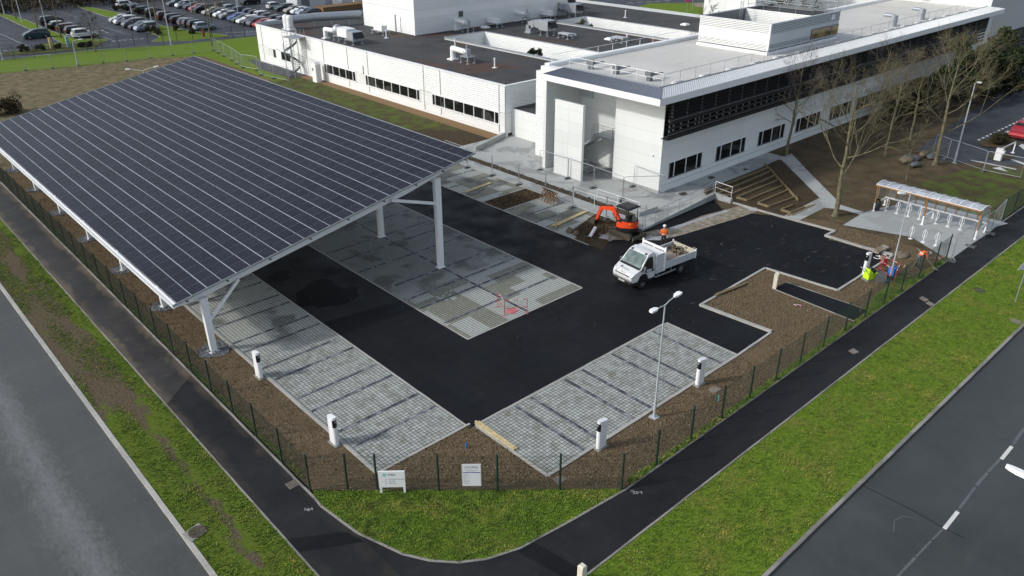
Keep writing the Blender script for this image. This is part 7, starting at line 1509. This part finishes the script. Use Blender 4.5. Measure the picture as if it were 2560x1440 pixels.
# ================================================================== GROUND DEBRIS: grass blades, soil clods, worn road marks
def inside(p,poly):
    c=False; n=len(poly); j=n-1
    for i in range(n):
        if (poly[i][1]>p[1])!=(poly[j][1]>p[1]) and p[0]<(poly[j][0]-poly[i][0])*(p[1]-poly[i][1])/(poly[j][1]-poly[i][1])+poly[i][0]: c=not c
        j=i
    return c
def blades(name,poly,n,zz,label,hmin=.035,hmax=.085,dens=None):
    rr=random.Random(len(poly)*7+n); m=MB(); xs=[p[0] for p in poly]; ys=[p[1] for p in poly]; k=0
    while k<n:
        x=rr.uniform(min(xs),max(xs)); y=rr.uniform(min(ys),max(ys))
        if not inside((x,y),poly) or (dens and not dens(x,y,rr)): continue
        k+=1; h=rr.uniform(hmin,hmax)*(1+.5*noise.noise((x*.9,y*.9,0))); a=rr.uniform(0,6.28)
        for j in range(3):
            b=a+j*2.1+rr.uniform(-.4,.4); c,s=math.cos(b),math.sin(b); w=.028; ex_=h*rr.uniform(.4,1.0)
            m.add([(x-s*w,y+c*w,zz),(x+s*w,y-c*w,zz),(x+c*ex_,y+s*ex_,zz+h)],((0,1,2),),0 if noise.noise((x*.7,y*.7,3))+rr.uniform(-.35,.35)<.30 else 1)
    return tag(m.build(name,['blade_mat','blade_yellow_mat']),label,'grass',kind='stuff')
blades('grass_blades',[(p[0],p[1]) for p in corner],12000,.006,'short green grass growing on the corner lawn')
blades('grass_blades',[(16.5,9.9),(75,9.9),(75,14.4),(16.5,14.4)],30000,0,'mown green grass of the verge between path and right road')
vd=lambda x,y,rr: noise.noise((x*1.1,y*.25,1.5))+(.25 if y<30 else -.05)+(.25 if x>8.3 else 0)>rr.uniform(-.25,.25)
blades('grass_blades',[(6.45,20),(9.28,20),(9.28,70),(6.45,70)],11000,0,'patchy green grass of the verge between left road and path',dens=vd)
blades('grass_blades',[(11.6,27),(11.85,27),(11.85,75),(11.6,75)],1200,0,'thin line of grass along the foot of the left fence',.06,.16)
blades('grass_blades',[(22.4,16.62),(58,16.62),(58,16.98),(22.4,16.95)],3600,0,'thin line of grass along the foot of the right fence',.06,.17)
blades('grass_blades',[(46,16.9),(53,16.9),(53,18),(49,17.7),(46,17.3)],1200,0,'green tufts behind the right fence near the bent worker',.06,.16)
def clods(name,polys,n,label,smin=.02,smax=.075,mat=('soil_mat','rubble_mat'),z=.0):
    rr=random.Random(n); m=MB()
    for poly,zz,frac in polys:
        xs=[p[0] for p in poly]; ys=[p[1] for p in poly]; k=0; N=int(n*frac)
        while k<N:
            x=rr.uniform(min(xs),max(xs)); y=rr.uniform(min(ys),max(ys))
            if not inside((x,y),poly): continue
            k+=1; s=rr.uniform(smin,smax)*(1.5 if rr.random()<.08 else 1); a=rr.uniform(0,6.28); v=[(x+s*math.cos(a+i*1.57)*rr.uniform(.7,1.2),y+s*math.sin(a+i*1.57)*rr.uniform(.7,1.2),zz-.005) for i in range(4)]+[(x+rr.uniform(-.3,.3)*s,y+rr.uniform(-.3,.3)*s,zz+s*rr.uniform(.5,1.1))]
            m.add(v,((0,1,4),(1,2,4),(2,3,4),(3,0,4)),0 if rr.random()<.86 else 1)
    return tag(m.build(name,list(mat)),label,'soil',kind='stuff')
soilp=[([(11.8,27),(14.3,25.2),(14.3,75),(11.8,75)],0,.25),([(14.3,25.0),(20,25.0),(20,19.6),(35.4,19.5),(35.4,17.1),(22,17.1),(12.6,26)],0,.30),([B[1][:2],B[2][:2],B[3][:2],P(1940,700)[:2],P(1932,730)[:2],P(2130,815)[:2],(37,17.1),(35.7,18)],0,.25),([P(2110,735)[:2],P(2232,650)[:2],P(2330,640)[:2],(53,17.2),(45.5,17.2)],0,.12),([P(2070,600)[:2],P(2240,632)[:2],P(2270,600)[:2],P(2105,570)[:2]],0,.08)]
clods('soil_clods',soilp,19000,'brown clods and pebbles strewn over the bare soil of the site')
clods('soil_clods',[([(40.8,45.8),(45.5,45.8),(45.5,48.1),(40.8,48.1)],.022,.4),([(40.9,36.2),(45.5,37),(45.5,39.8),(42,38.6)],.024,.5),([(47.3,40),(48.,40),(48,59),(47.3,59)],.018,.35)],2600,'dark wet clods in the back planting beds',.04,.13,('soil_dark_mat','soil_mat'))
rr=random.Random(77); m=MB()
for k in range(420):
    x=rr.uniform(20,60); y=rr.uniform(17,60); 
    if not inside((x,y),asp): continue
    s=rr.uniform(.012,.045); m.ell((x,y,.012),(s,s*rr.uniform(.6,1),s*.5),5,3,0,.4)
tag(m.build('gravel_crumbs',['rubble_mat']),'tiny stone crumbs scattered over the fresh asphalt','gravel',kind='stuff')
rr=random.Random(78); m=MB()
for k in range(85):
    c=P(rr.uniform(1700,2180),rr.gauss(640,45)); 
    if not inside((c.x,c.y),asp): continue
    a=R(rr.gauss(-10,22)); L=rr.uniform(.1,.8); w=rr.uniform(.02,.09); d=Vector((math.cos(a),math.sin(a),0)); nv=Vector((-d.y,d.x,0)); q=[c-d*L/2,c-nv*w+d*rr.uniform(-.1,.1),c+d*L/2,c+nv*w]; m.add([(p.x,p.y,.0125) for p in q],((0,1,2,3),))
struct('dust_smear',m,['dust_mat'])
